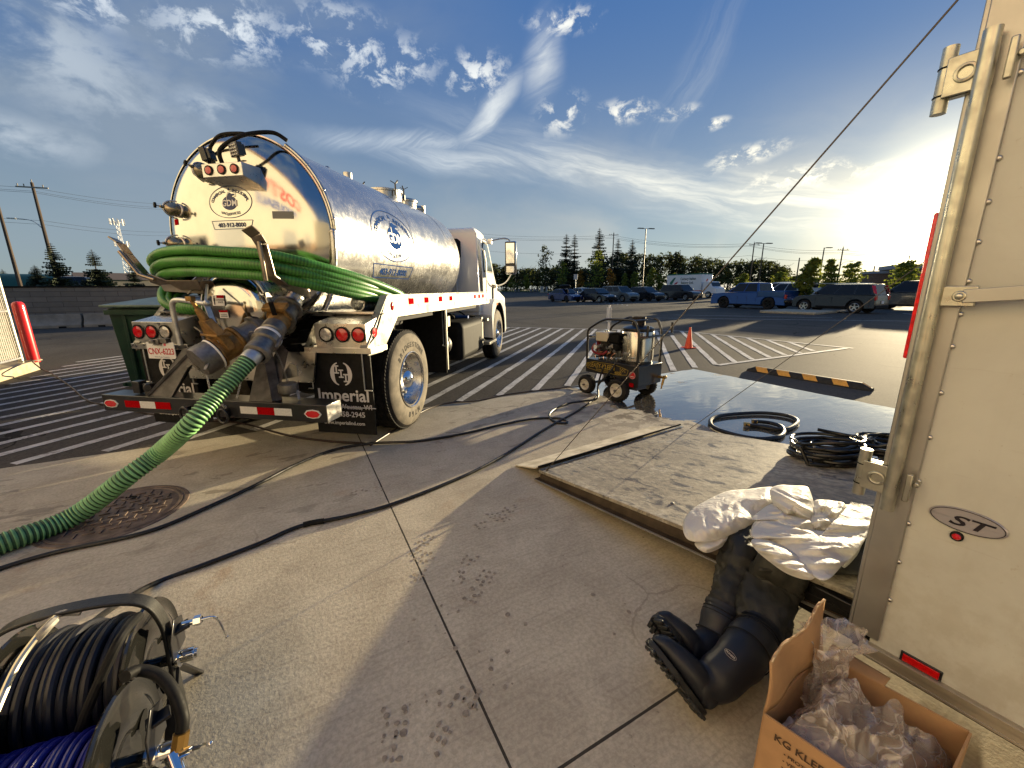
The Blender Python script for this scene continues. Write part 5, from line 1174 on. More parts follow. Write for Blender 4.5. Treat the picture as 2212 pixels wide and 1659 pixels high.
    # cell tower
    p = CAM+ray(284, 624.5)*150; p.z = WZ; h = (CAM+ray(274, 482)*150).z-p.z; t = thing('cell_tower', 'pale lattice phone mast with antenna rings left of the coiled hose', 'tower', p)
    b = B()
    for k in range(3):
        a = 2*pi*k/3; b.tube([(1.1*cos(a), 1.1*sin(a), 0), (.45*cos(a), .45*sin(a), h)], .07, 5)
    N = 14
    for j in range(N):
        for k in range(3):
            a = 2*pi*k/3; c_ = 2*pi*(k+1)/3; r0 = 1.1-.65*j/N; r1 = 1.1-.65*(j+1)/N; b.tube([(r0*cos(a), r0*sin(a), h*j/N), (r1*cos(c_), r1*sin(c_), h*(j+1)/N)], .045, 4)
    b.obj('lattice', mat('pale tower steel', (.55, .55, .55), .5, .3), t)
    for z in (h-.5, h-8):
        b = B()
        for k in range(9):
            a = 2*pi*k/9; b.box((1.9*cos(a), 1.9*sin(a), z), (.45, .3, 1.9), rot=(0, 0, a)); b.bar((0, 0, z), (1.8*cos(a), 1.8*sin(a), z), .08, .08)
        b.obj('antenna_ring', whited, t)
build_poles()

# ------------------------------------------------------------------ cars
def car_mat(name, col, metal=.5): return mat(name, col, .26, metal*.6, coat=.5)
def road_wheel(b, br, c, s, R=.33, w=.22, spokes=5):
    o = Vector(c); d = (s, 0, 0)
    b.lathe([(R*.60, .0), (R*.8, .008), (R*.95, -.01), (R, -.04), (R, -w+.03), (R*.9, -w), (R*.5, -w)], o, d, 28)
    br.lathe([(R*.64, .004), (R*.62, .010), (R*.57, .0), (R*.52, -.05), (R*.15, -.07), (.001, -.07)], o, d, 28, mfn=lambda i, k: 0 if i < 3 else 1)
    for k in range(spokes):
        a = 2*pi*k/spokes+.3; u = Vector((0, cos(a), sin(a))); br.bar(o+Vector((s*-.012, 0, 0))+u*R*.10, o+Vector((s*-.004, 0, 0))+u*R*.60, R*.17, .03, 0, up=(1, 0, 0))
    br.cyl(o+Vector((s*-.03, 0, 0)), o+Vector((s*.002, 0, 0)), R*.13, n=12)
def car(name, label, cat, P, az, L, W, H, paint, prof, gh, wheels, R=.33, rimm=None, group='cars parked in the lot', rear_hatch=True, extra=None, wt=.76, belt=None, glass_m=None):
    """prof: upper outline of the lower body (y, z) from rear to front; gh: greenhouse (y rear base, y rear top, y front top, y front base, z belt, z roof)"""
    t = thing(name, label, cat, P, -az, group); hw = W/2; gm = glass_m or glass
    yr, yf = wheels; rimm = rimm or alum
    b = B(); low = []; zb = .22
    def arch(y0):
        return [(y0+(R+.065)*cos(a), R+(R+.065)*sin(a)) for a in [radians(-12+k*204/10) for k in range(11)]]
    low = [(prof[-1][0], zb+.04)]+arch(yf)[::1]+arch(yr)+[(prof[0][0], zb+.06)]
    poly = [(y, z) for y, z in prof]+low; n = len(poly)
    def xw(y, z):                          # plan taper and tumblehome of the flanks
        e = 1-.10*max(0, (abs(y)-L*.36)/(L*.14))**2; return hw*e*(1.0-.05*max(0, (z-.62)/.4)-.03*max(0, (.45-z)/.3))
    vs = [(xw(y, z), y, z) for y, z in poly]+[(-xw(y, z), y, z) for y, z in poly]
    b.add(vs, [tuple(range(n)), tuple(reversed(range(n, 2*n)))]+[(i, n+i, n+(i+1) % n, (i+1) % n) for i in range(n)])
    y0, y1, y2, y3, zb_, zr = gh; wb, wr = hw*.955, hw*wt
    gv = [(-wb, y0, zb_), (wb, y0, zb_), (wb, y3, zb_), (-wb, y3, zb_), (-wr, y1, zr), (wr, y1, zr), (wr, y2, zr), (-wr, y2, zr)]
    b.add(gv, [(0, 1, 5, 4), (1, 2, 6, 5), (2, 3, 7, 6), (3, 0, 4, 7), (4, 5, 6, 7)])
    b.grid(lambda u, v: Vector(((2*u-1)*wr*.98, y1+(y2-y1)*v, zr+.045*(1-(2*u-1)**2)*(1-(2*v-1)**4)-.002)), 6, 4)
    body = b.obj('body', paint, t, smooth=50, bevel=.035, seg=3)
    def pane(A, Bq, Cq, Dq, nm, u0=.06, u1=.94, v0=.08, v1=.90, m_=gm):
        A, Bq, Cq, Dq = map(Vector, (A, Bq, Cq, Dq)); nr = (Bq-A).cross(Dq-A).normalized()
        f = lambda u, v: A.lerp(Bq, u).lerp(Dq.lerp(Cq, u), v)+nr*.007
        g = B(); g.grid(lambda u, v: f(u0+(u1-u0)*u, v0+(v1-v0)*v), 2, 2); return g.obj(nm, m_, t, smooth=0)
    pane(gv[0], gv[1], gv[5], gv[4], 'rear_window', .08, .92, .12, .88); pane(gv[2], gv[3], gv[7], gv[6], 'windscreen', .05, .95, .05, .93)
    cuts = [(.05, .30), (.325, .62), (.645, .95)] if (y3-y0) > 2.4 else [(.06, .46), (.49, .94)]
    for c0, c1 in cuts: pane(gv[1], gv[2], gv[6], gv[5], 'side_window', c0, c1); pane(gv[3], gv[0], gv[4], gv[7], 'side_window', 1-c1, 1-c0)
    for s in (-1, 1):
        for y in (yr, yf):
            bt, br = B(), B(); road_wheel(bt, br, (s*(hw-.01), y, R), s, R); w = bt.obj('wheel', tyre_m, t); br.obj('rim', [rimm, blackdull], w)
        g = B(); g.box((s*(hw+.07), y3-.28, zb_+.10), (.16, .10, .13)); g.obj('door_mirror', paint, t, bevel=.03)
        g = B(); yy = prof[-1][0]; g.prism([(s*hw*.50, yy-.02, .60), (s*hw*.86, yy-.10, .61), (s*hw*.90, yy-.32, .72), (s*hw*.86, yy-.25, .76), (s*hw*.5, yy-.03, .71)], (0, .045, 0)); g.obj('headlight', clearl, t, bevel=.01)
        g = B(); yy = prof[0][0]; g.box((s*hw*.84, yy+.03, .86), (.20, .08, .26 if rear_hatch else .13)); g.obj('tail_light', red, t, bevel=.02)
        g = B()
        for q in (.33, .62):
            yq = y0+(y3-y0)*q; g.box((s*xw(yq, .85)*1.004, yq+.14, .84), (.02, .16, .03))
        g.obj('door_handle', paint, t, bevel=.006)
        g = B()
        for q in (.06, .34, .64, .92):
            yq = y0+(y3-y0)*q; g.box((s*(xw(yq, .6)+.001), yq, .60), (.004, .010, .52))
        g.obj('door_seam', blackdull, t)
    g = B(); g.box((0, prof[-1][0]-.01, .50), (W*.5, .06, .16)); g.box((0, prof[-1][0]-.03, .33), (W*.7, .08, .12)); g.obj('grille', blackdull, t, bevel=.01)
    g = B(); g.box((0, prof[0][0]-.015, .62 if rear_hatch else .60), (.30, .012, .15)); g.obj('number_plate', whited, t)
    g = B(); g.box((0, prof[0][0]+.01, .36), (W*.86, .10, .20)); g.obj('rear_bumper', blackdull, t, bevel=.03)
    g = B(); g.box((0, (yr+yf)/2, .27), (W*.92, yf-yr-.8, .10)); g.obj('sill', blackdull, t)
    if extra: extra(t, body, paint)
    return t
def sedan_prof(L, h=.93): return [(-L/2, .45), (-L/2+.03, .80), (-L/2+.10, h+.02), (-L*.30, h+.03), (L*.17, h), (L*.36, .82), (L/2-.10, .70), (L/2, .58), (L/2-.01, .40)]
def suv_prof(L, h=1.05): return [(-L/2, .50), (-L/2+.02, .85), (-L/2+.06, h), (-L*.2, h+.01), (L*.18, h), (L*.26, h-.02), (L*.44, h-.10), (L/2-.04, h-.28), (L/2, .62), (L/2-.02, .42)]
c_navy = car_mat('navy blue car paint', (.010, .025, .12)); c_black = car_mat('black car paint', (.008, .008, .010), 0); c_dark = car_mat('dark charcoal car paint', (.018, .019, .022)); c_grey = car_mat('grey green car paint', (.12, .14, .14)); c_blue = car_mat('bright blue car paint', (.005, .055, .22)); c_silver = car_mat('silver car paint', (.38, .40, .42)); c_white = car_mat('white car paint', (.70, .71, .72), 0); c_gun = car_mat('gunmetal car paint', (.018, .020, .021))
def build_cars():
    A = radians(150); rim_l = mat('bright alloy rim', (.6, .6, .58), .3, .8)
    def box_roof(t, body, paint):
        g = B(); g.sph((0, -.1, 1.74), (.42, .95, .20), 24, 12); r = g.obj('roof_box', blackdull, t); g = B(); g.box((0, .35, 1.53), (1.1, .05, .06)); g.box((0, -.45, 1.53), (1.1, .05, .06)); g.obj('roof_bar', black, t)
    car('hatchback', 'navy blue hatchback with a black roof box, leftmost of the parked row', 'car', gp(1221, 45.5), A, 4.45, 1.78, 1.42, c_navy, sedan_prof(4.45), (-1.75, -1.0, .35, 1.15, .94, 1.42), (-1.32, 1.36), rear_hatch=False, extra=box_roof, rimm=mat('dark rim', (.05, .05, .05), .3, .8))
    car('sedan', 'silver car mostly hidden behind the navy hatchback', 'car', gp(1260, 52), A, 4.5, 1.78, 1.45, c_silver, sedan_prof(4.5), (-1.7, -1.1, .35, 1.15, .94, 1.45), (-1.3, 1.36), rimm=rim_l)
    car('sedan', 'black four door sedan second in the parked row', 'car', gp(1290, 43.5), A, 4.5, 1.78, 1.48, c_black, sedan_prof(4.5, .95), (-1.8, -1.15, .35, 1.2, .96, 1.48), (-1.3, 1.36), rear_hatch=False, rimm=rim_l)
    car('suv', 'grey green sport utility car with roof rails in the parked row', 'car', gp(1338, 45.5), A, 4.6, 1.84, 1.72, c_grey, suv_prof(4.6, 1.05), (-2.2, -1.95, .45, 1.2, 1.06, 1.70), (-1.3, 1.4), R=.36)
    car('crossover', 'black crossover with a sloping roof beside the grey green one', 'car', gp(1394, 46.5), A, 4.45, 1.82, 1.62, c_dark, suv_prof(4.45, 1.02), (-2.1, -1.5, .4, 1.15, 1.03, 1.60), (-1.3, 1.35), R=.35, rimm=mat('dark rim', (.05, .05, .05), .3, .8))
    car('suv', 'boxy black luxury sport utility car in front of the bakery van', 'car', gp(1471, 48), A, 4.8, 1.95, 1.83, c_black, suv_prof(4.8, 1.12), (-2.25, -2.0, .5, 1.1, 1.13, 1.82), (-1.35, 1.4), R=.38, rimm=rim_l)
    Bz = BA
    def bed(t, body, paint):
        g = B(); hw = .93
        for s in (-1, 1): g.box((s*hw*.96, -1.75, 1.03), (.09, 1.75, .40))
        g.box((0, -2.60, .98), (1.84, .08, .50)); g.box((0, -1.75, .80), (1.7, 1.7, .05)); g.obj('cargo_bed', paint, t, bevel=.03)
        g = B(); g.box((0, -2.72, .55), (1.85, .14, .20)); g.obj('chrome_bumper', c_gun, t, bevel=.03)
    truckp = lambda L: [(-L/2, .62), (-L/2+.02, .84), (-L*.16, .86), (-L*.155, 1.14), (L*.20, 1.12), (L*.30, 1.10), (L/2-.12, 1.02), (L/2-.02, .90), (L/2, .55)]
    car('pickup_truck', 'bright blue crew cab pickup parked at the near end of the right hand row', 'pickup', gp(1628, 28.6), Bz, 5.4, 1.90, 1.80, c_blue, truckp(5.4), (-.95, -.75, .65, 1.35, 1.13, 1.78), (-1.65, 1.60), R=.40, rimm=mat('black alloy rim', (.015, .015, .015), .35, .5), extra=bed)
    def canopy(t, body, paint):
        bed(t, body, paint); g = B(); g.prism([(-.88, -2.6, 1.22), (-.88, -2.5, 1.85), (-.88, -.95, 1.85), (-.88, -.9, 1.22)], (1.76, 0, 0)); cp = g.obj('canopy', paint, t, bevel=.04); g = B()
        for s in (-1, 1): g.box((s*.885, -1.75, 1.56), (.008, 1.2, .38))
        g.box((0, -2.56, 1.56), (1.3, .02, .42)); g.obj('canopy_window', glass, cp)
    car('pickup_truck', 'silver pickup parked right beyond the blue one', 'pickup', gp(1712, 32.5), Bz, 5.6, 1.95, 1.80, c_silver, truckp(5.6), (-.95, -.75, .65, 1.35, 1.13, 1.78), (-1.65, 1.70), R=.40, extra=bed)
    car('pickup_truck', 'white pickup with a windowed canopy behind the silver one', 'pickup', gp(1694, 36.5), Bz, 5.8, 1.95, 1.90, c_white, truckp(5.8), (-.95, -.75, .65, 1.35, 1.16, 1.88), (-1.65, 1.75), R=.40, extra=canopy)
    car('suv', 'white sport utility car behind the young trees, left one of two', 'car', gp(1768, 40), Bz, 4.7, 1.85, 1.75, c_white, suv_prof(4.7), (-2.2, -1.95, .5, 1.2, 1.07, 1.73), (-1.35, 1.4), R=.36)
    car('suv', 'white sport utility car just left of the grey hatchback windscreen', 'car', gp(1800, 35), Bz, 4.7, 1.85, 1.72, c_white, suv_prof(4.7), (-2.2, -1.95, .5, 1.2, 1.07, 1.70), (-1.35, 1.4), R=.36)
    rims = mat('machined alloy rim', (.68, .66, .62), .3, .9)
    p = gp(1814, 23.6, 0)
    def soul(t, body, paint):
        g = B()
        for s in (-1, 1): g.prism([(s*.80, -2.08, 1.05), (s*.88, -1.98, 1.10), (s*.84, -1.80, 1.52), (s*.74, -1.92, 1.52)], (0, -.03, 0))
        g.obj('tall_tail_light', red, t, bevel=.01); g = B()
        for s in (-1, 1): g.box((s*.66, -.3, 1.655), (.04, 2.0, .035))
        g.obj('roof_rail', alum, t, bevel=.01); g = B(); g.box((.905, -.1, .33), (.02, 1.6, .12)); g.box((-.905, -.1, .33), (.02, 1.6, .12)); g.obj('side_cladding', blackdull, t)
    car('hatchback', 'boxy gunmetal grey hatchback with silver wheels, nearest of the parked cars', 'car', p, Bz, 4.2, 1.80, 1.60, c_gun, suv_prof(4.2, 1.02), (-2.02, -1.80, .35, 1.02, 1.03, 1.60), (-1.22, 1.36), R=.35, rimm=rims, extra=soul)
    car('suv', 'large black sport utility car at the right edge beyond the grey hatchback', 'car', gp(1985, 25.5, 0), Bz, 5.1, 1.98, 1.80, c_black, suv_prof(5.1, 1.10), (-2.45, -2.2, .55, 1.3, 1.11, 1.80), (-1.5, 1.55), R=.40, rimm=rim_l)
    # curbed island
    b = B(); q0, q1 = G(1640, 676), G(1760, 681); d = (q1-q0); nrm = Vector((-d.y, d.x, 0)).normalized()
    poly = [q0, q1, q1+nrm*3.0, q0+nrm*3.0]; b.prism(poly, (0, 0, .15)); tag(b.obj('planting_island', curbm, bevel=.05, seg=3), 'low concrete kerbed island between the blue pickup and the grey hatchback', 'kerb')
    # bakery van
    t = thing('bakery_van', 'white box van with green and red trim and Italian flag emblem parked behind the row', 'van', gp(1508, 56), -radians(150), 'cars parked in the lot')
    b = B(); b.box((0, -1.6, 2.02), (2.4, 5.6, 2.35)); bx = b.obj('cargo_box', c_white, t, bevel=.03)
    b = B(); b.box((0, -1.6, 3.14), (2.42, 5.62, .13)); b.obj('green_stripe', mat('bakery green', (.01, .14, .09), .4), bx); b = B(); b.box((0, -1.6, .92), (2.42, 5.62, .10)); b.obj('red_stripe', mat('bakery red', (.45, .01, .03), .4), bx)
    ink = mat('bakery ink', (.01, .05, .045), .5)
    for s, in ((1,), (-1,)):
        F = lambda u, v: Vector((s*1.212, -1.6+s*u, v))
        g = B(); text(g, 'Calgary Italian', .46, F, at=(.75, 2.55), bold=True, sx=.95); text(g, 'Bakery Ltd.', .46, F, at=(.65, 2.02), sx=.95); text(g, '255-3515', .32, F, at=(.55, 1.48)); g.obj('lettering', ink, bx, smooth=0)
        g = B(); g.add([F(-2.3, 1.5), F(-2.05, 1.5), F(-1.25, 2.75), F(-1.6, 2.7), F(-2.2, 2.1)], [(0, 1, 2, 3, 4)]); g.obj('green_emblem', mat('bakery green', (.01, .14, .09), .4), bx, smooth=0)
        g = B(); g.add([F(-1.6, 1.5), F(-1.0, 1.9), F(-.85, 2.2), F(-1.3, 2.0), F(-1.65, 1.75)], [(0, 1, 2, 3, 4)]); g.obj('red_emblem', mat('bakery red', (.45, .01, .03), .4), bx, smooth=0)
    F = lambda u, v: Vector((-u, 1.212, v)); g = B(); g.add([F(-.5, 1.6), F(-.3, 1.55), F(.3, 2.5), F(.0, 2.5)], [(0, 1, 2, 3)]); g.obj('front_emblem', mat('bakery red', (.45, .01, .03), .4), bx, smooth=0)
    b = B(); b.prism([(-1.0, 1.3, .55), (-1.0, 1.3, 1.95), (-1.0, 1.6, 2.15), (-1.0, 2.4, 2.1), (-1.0, 2.75, 1.45), (-1.0, 3.35, 1.25), (-1.0, 3.4, .55)], (2.0, 0, 0)); b.obj('cab', c_white, t, bevel=.06, seg=3)
    b = B(); b.prism([(-.9, 2.46, 2.0), (-.9, 2.73, 1.50), (.9, 2.73, 1.50), (.9, 2.46, 2.0)], (0, .02, .012)); b.obj('windscreen', glass, t)
    b = B(); b.box((0, -.8, .62), (.9, 7.0, .2)); b.obj('chassis', blackdull, t)
    for s in (-1, 1):
        for y in (-2.9, 2.3): bt, br = B(), B(); road_wheel(bt, br, (s*1.08, y, .42), s, .42, .30); w = bt.obj('wheel', tyre_m, t); br.obj('rim', [alum, blackdull], w)
    # things beyond the block wall
    p = CAM+ray(45, 624.5)*48; p.z = WZ-.25; t = thing('quonset_shed', 'green arched shed with a white end wall beyond the block wall', 'shed', p, radians(-55)); b = B(); R = 2.0
    b.prism([(R*cos(a), -3.2, R*sin(a)*1.1) for a in [pi*k/16 for k in range(17)]], (0, 6.4, 0)); b.obj('shell', mat('green sheet metal', (.03, .11, .075), .4, .2), t); b = B(); b.prism([(R*.97*cos(a), -3.21, R*.97*sin(a)*1.08) for a in [pi*k/16 for k in range(17)]], (0, -.02, 0)); b.obj('end_wall', whited, t)
    p = CAM+ray(180, 624.5)*46; p.z = WZ-.25; car('suv', 'dark vehicle passing behind the block wall between the two spruces', 'car', p, radians(62), 4.7, 1.85, 1.75, c_dark, suv_prof(4.7), (-2.2, -1.95, .5, 1.2, 1.07, 1.73), (-1.35, 1.4), R=.36, group='cars beyond the block wall')
    p = CAM+ray(212, 624.5)*52; p.z = WZ-.25; car('sedan', 'white car just right of the dark vehicle behind the block wall', 'car', p, radians(62), 4.5, 1.8, 1.45, c_white, sedan_prof(4.5), (-1.7, -1.1, .35, 1.15, .94, 1.45), (-1.3, 1.36), group='cars beyond the block wall')
    for i, (X, d, w, h) in enumerate([(250, 100, 13, 2.6), (272, 110, 10, 3.0), (120, 105, 9, 2.5), (300, 120, 9, 2.6)]):
        p = CAM+ray(X, 624.5)*d; p.z = WZ; t = thing('distant_house', ['wide low brown roofed house left of the mast', 'taller house below the phone mast', 'house behind the power pole', 'house just left of the coiled hose'][i], 'house', p, radians(50), 'far houses beyond the road'); b = B(); b.box((0, 0, h/2), (w, 8, h)); b.obj('wall', mat('tan siding', (.30, .26, .20), .8), t); b = B(); b.prism([(-w/2-.4, -4.4, h), (-w/2-.4, 0, h+1.7), (-w/2-.4, 4.4, h)], (w+.8, 0, 0)); b.obj('roof', mat('brown shingles', (.16, .12, .095), .9), t); b = B(); b.box((-w*.2, -4.02, h*.55), (1.6, .05, 1.0)); b.box((w*.2, -4.02, h*.55), (1.6, .05, 1.0)); b.obj('window', glass, t)
    # brick store at right
    p = gp(1990, 82, .5); t = thing('brick_store', 'low brick store with a pale roof edge at the right behind the broad tree', 'building', p, radians(-28)); bk = mat('brown brick', (.20, .13, .085), .85, 0, (4, .2))
    b = B(); b.box((4, 4, 2.3), (18, 10, 4.6)); b.box((-6.4, 5.5, 1.9), (3.5, 7, 3.8)); b.obj('wall', bk, t); b = B(); b.box((4, 4, 4.9), (18.4, 10.4, .8)); b.box((-6.4, 5.5, 3.95), (3.9, 7.4, .5)); b.obj('parapet', mat('grey fascia', (.32, .33, .34), .6), t); b = B(); b.box((2, -1.03, 2.2), (12, .1, .35)); b.obj('canopy', whited, t)
build_cars()
def build_signs():
    # sign post right behind the washer
    p = G(1313, 748); t = thing('sign_post', 'white steel sign post with its sign edge on, behind the pressure washer', 'sign post', p, -radians(10))
    b = B(); b.box((0, 0, .52), (.055, .035, 1.04)); b.obj('post', whited, t, bevel=.003); b = B(); b.box((-.025, .025, .80), (.012, .26, .36), rot=(0, 0, .25)); b.box((.02, -.03, .80), (.06, .02, .36), rot=(0, 0, 0)); b.obj('sign_board', mat('back of sign', (.60, .58, .54), .5), t, bevel=.002)
    p = gp(1243, 58); t = thing('parking_sign', 'small grey lot sign on a thin post behind the sedans', 'sign', p, radians(-20)); b = B(); b.cyl((0, 0, 0), (0, 0, 3.0), .04); b.obj('post', galv, t); b = B(); b.box((0, -.05, 2.9), (.55, .03, .75)); b.obj('sign_board', mat('pale sign', (.5, .5, .48), .5), t)
    for i, (x, h) in enumerate(((575, .9), (620, .8))):
        X, _ = z8(x, 700); p = gp(X, 88, .7); t = thing('utility_box', ['grey utility box on the verge', 'slim grey marker post on the verge'][i], 'utility box', p); b = B(); b.box((0, 0, h/2+.2), ((.7, .35)[i], .5, h+.4)); b.obj('cabinet', mat('grey cabinet', (.28, .28, .26), .6), t, bevel=.03); b = B(); b.box((0, 0, .1), ((.9, .5)[i], .7, .2)); b.obj('plinth', curbm, t)
build_signs()
# ------------------------------------------------------------------ pressure washer (local x toward its engine-to-boiler direction, y away from the camera)
def build_washer():
    A = G(1265, 848.5); Bp = G(1334, 866); ux = (Bp-A); ux.z = 0; L = ux.length; ux.normalize(); rz = atan2(ux.y, ux.x)
    t = thing('pressure_washer', 'black framed hot water pressure washer on four pneumatic wheels with a stainless boiler', 'pressure washer', A, rz)
    W_ = .62
    # wheels
    for (x, y, r) in ((0.0, 0.02, .128), (L, 0.0, .150), (L+.02, W_-.02, .150), (.02, W_-.05, .128)):
        s = -1 if y < .3 else 1
        b = B(); o = (x, y-(.04 if s < 0 else -.04), r); d = (0, s, 0); w = .085
        b.lathe([(r*.62, .008), (r*.80, .018), (r*.93, .010), (r, -.008), (r, -w+.008), (r*.93, -w-.01), (r*.62, -w)], o, d, 40)
        for k in range(26): a = 2*pi*k/26; b.box((x+r*1.004*cos(a), y, r+r*1.004*sin(a)), (.010, .07, .016), rot=(0, -a, 0))
        wh = b.obj('wheel', tyre_m, t); g = B(); g.lathe([(r*.62, .010), (r*.60, .014), (r*.52, .004), (r*.30, -.012), (r*.22, .010), (.0001, .012)], o, d, 32); ri = g.obj('rim', plast, wh)
        g = B(); c = Vector((x, y+s*.055, r)); g.cyl(c, c+Vector((0, s*.03, 0)), .014, n=12); g.cyl(c+Vector((-.05, 0, .03)), c+Vector((-.055, s*.02, .03)), .005, n=8); g.obj('axle_nut', castal, wh)
    b = B(); b.bar((0, 0, .13), (0, W_, .13), .03, .03); b.bar((L, 0, .15), (L, W_, .15), .03, .03)
    # chassis tub
    b.prism([(-.06, .05, .30), (-.06, .05, .49), (L+.26, .05, .49), (L+.26, .05, .22), (L+.10, .05, .17), (L-.08, .05, .30)], (0, W_-.10, 0)); tub = b.obj('chassis_tub', black, t, bevel=.006)
    # decals on the near side
    F = lambda u, v: Vector((u, .046, v)); gold = mat('gold decal', (.42, .29, .05), .4, .2)
    P8 = [(-.05, .395), (-.02, .43), (.09, .46), (.44, .465), (.60, .435), (.66, .42), (.64, .355), (.50, .335), (.16, .34), (-.02, .36)]
    g = B(); frame2(g, F, P8, .006, n=2); text(g, 'EASY-KLEEN', .088, F, at=(.245, .415), shear=.12, sx=.84); text(g, '4000', .055, F, at=(.50, .362), shear=.1); text(g, 'MAGNUM GOLD', .028, F, at=(.24, .362))
    for i in range(5):
        for j in range(3):
            if (i+j) % 2 == 0: quad2(g, F, -.04+i*.016, .378+j*.018, -.026+i*.016, .394+j*.018); quad2(g, F, .53+i*.018, .385+j*.016, .545+i*.018, .399+j*.016)
    g.obj('gold_decal', gold, tub, smooth=0)
    g = B(); disc2(g, lambda u, v: Vector((u, .045, v)), L+.17, .365, .048, .048, 28, rings=1); ro = g.obj('round_badge', mat('badge red', (.45, .03, .03), .4), tub, smooth=0); g = B(); F3 = lambda u, v: Vector((u, .0435, v)); ring2(g, F3, L+.17, .365, .044, .044, .003, 28); quad2(g, F3, L+.145, .346, L+.195, .354); g.obj('badge_ring', grey_print, ro, smooth=0)
    g = B()
    pts = [(0, .045), (.008, .02), (.03, .02), (.015, .0), (.02, -.012), (0, -.006), (-.02, -.012), (-.015, 0), (-.03, .02), (-.008, .02)]
    g.add([F3(L+.17+u*.75, .375+v*.6) for u, v in pts], [tuple(range(len(pts)))]); g.obj('badge_leaf', redp, ro, smooth=0)
    # frame
    def loop(y):
        return cr([(-.05, y, .48), (-.05, y, .80), (-.03, y, .90), (.10, y, .985), (.24, y, 1.045), (.36, y, 1.055), (.58, y, 1.06), (.70, y, 1.045), (L+.19, y, .97), (L+.225, y, .85), (L+.225, y, .48)], 6)
    b = B(); b.tube(loop(.06), .0165, 10); b.obj('roll_frame', black, t); b = B(); b.tube(loop(W_-.06), .0165, 10); b.obj('roll_frame', black, t)
    b = B(); b.tube([(-.05, .06, .80), (-.05, W_-.06, .80)], .014, 8); b.tube([(.66, .06, 1.05), (.66, W_-.06, 1.05)], .012, 8)
    b.tube([(L+.22, .06, .86), (L+.30, .10, .86), (L+.30, W_+.10, .86), (L+.20, W_+.14, .86)], .015, 8); b.tube([(L+.30, .12, .86), (L+.30, .12, 1.0)], .016, 8); b.tube([(L+.26, W_+.12, .86), (L+.26, W_+.12, 1.01)], .016, 8); b.obj('hose_rack', black, t)
    b = B(); b.box((-.02, .16, .795), (.02, .12, .02)); b.obj('frame_clip', alum, t)
    # boiler
    c = Vector((L+.02, .33, 0)); R = .205
    b = B(); b.lathe([(R*.97, .49), (R*.97, .52), (R, .525), (R, .90), (R*.985, .905)], c, (0, 0, 1), 56); b.box((L+.02, .33-R-.002, .62), (.003, .006, .36)); bo = b.obj('boiler', mat('stainless boiler wrap', (.60, .57, .51), .22, 1.0, (7, .12), st=(1, 1, .15), rnz=.08), t)
    b = B(); b.lathe([(R*.985, .905), (R*1.0, .915), (R*.99, .945), (R*.80, .965), (R*.55, .975), (.09, .98)], c, (0, 0, 1), 48); b.obj('boiler_cap', black, bo); b = B(); b.lathe([(R*1.01, .485), (R*1.01, .515), (R*.96, .52)], c, (0, 0, 1), 48); b.obj('boiler_base_ring', black, bo)
    b = B(); b.lathe([(.085, .97), (.085, 1.06), (.09, 1.065), (.09, 1.085), (.08, 1.085), (.08, 1.0), (.0001, 1.0)], c+Vector((-.02, .03, 0)), (0, 0, 1), 36); b.obj('flue', mat('sooty flue', (.03, .022, .018), .6, .5), bo)
    g = B(); g.box((L-.0, .33-R-.006, .615), (.085, .012, .035), rot=(0, 0, 0)); g.box((L+.08, .33-R*.95-.006, .57), (.10, .01, .02)); g.obj('latch_plate', steel, bo, bevel=.003)
    # second jacket panel
    b = B(); b.lathe([(R*1.03, .54), (R*1.03, .88)], c, (0, 0, 1), 20, a0=radians(-38), a1=radians(20)); b.obj('heat_shield', mat('stainless boiler wrap', (.6, .57, .51)), bo)
    b = B(); b.tube(cr([(L-.10, .14, .86), (L-.15, .12, .875), (.30, .14, .85), (.22, .16, .74), (.24, .16, .62), (.16, .14, .54), (.06, .12, .52)]), .0105, 8); b.tube([(L-.12, .13, .865), (L-.02, .12, .865)], .015, 8); b.obj('delivery_hose', rubber, t)
    # engine
    b = B(); b.box((.20, .32, .62), (.24, .26, .20)); b.box((.17, .30, .72), (.18, .20, .12)); b.cyl((.05, .32, .60), (.32, .32, .60), .09, n=20)
    for k in range(7): b.box((.33, .33, .66+.016*k), (.13, .17, .006))
    b.obj('engine', mat('engine cast iron', (.045, .042, .04), .45, .6, (20, .4)), t, bevel=.01)
    b = B(); b.box((.11, .26, .80), (.22, .20, .135)); tk = b.obj('fuel_tank', mat('cream fuel tank', (.60, .55, .42), .3, coat=.3), t, bevel=.02, seg=3); b = B(); b.cyl((.12, .26, .868), (.12, .26, .888), .035, n=16); b.obj('fuel_cap', chrome, tk)
    b = B(); b.box((.33, .22, .80), (.17, .16, .14)); b.box((.36, .18, .68), (.10, .10, .10)); b.obj('muffler', blackdull, t, bevel=.02)
    b = B(); b.cyl((-.01, .30, .60), (.05, .30, .60), .095, n=24); b.box((-.0, .3, .72), (.05, .16, .12)); b.obj('belt_guard', mat('dark red paint', (.14, .01, .012), .35), t, bevel=.01)
    b = B(); b.tube(cr([(.02, .14, .70), (.0, .11, .62), (.08, .09, .575), (.20, .09, .575), (.26, .11, .62)]), .016, 8); b.obj('red_hose', mat('red hose rubber', (.22, .02, .02), .4), t)
    b = B(); b.lathe([(.033, 0), (.035, .012), (.030, .016)], (.07, .10, .66), (0, -1, 0), 24); ga = b.obj('pressure_gauge', castal, t); b = B(); b.lathe([(.0295, .0165), (.0001, .0168)], (.07, .10, .66), (0, -1, 0), 24); b.obj('dial', whited, ga)
    b = B(); rnd = random.Random(3)
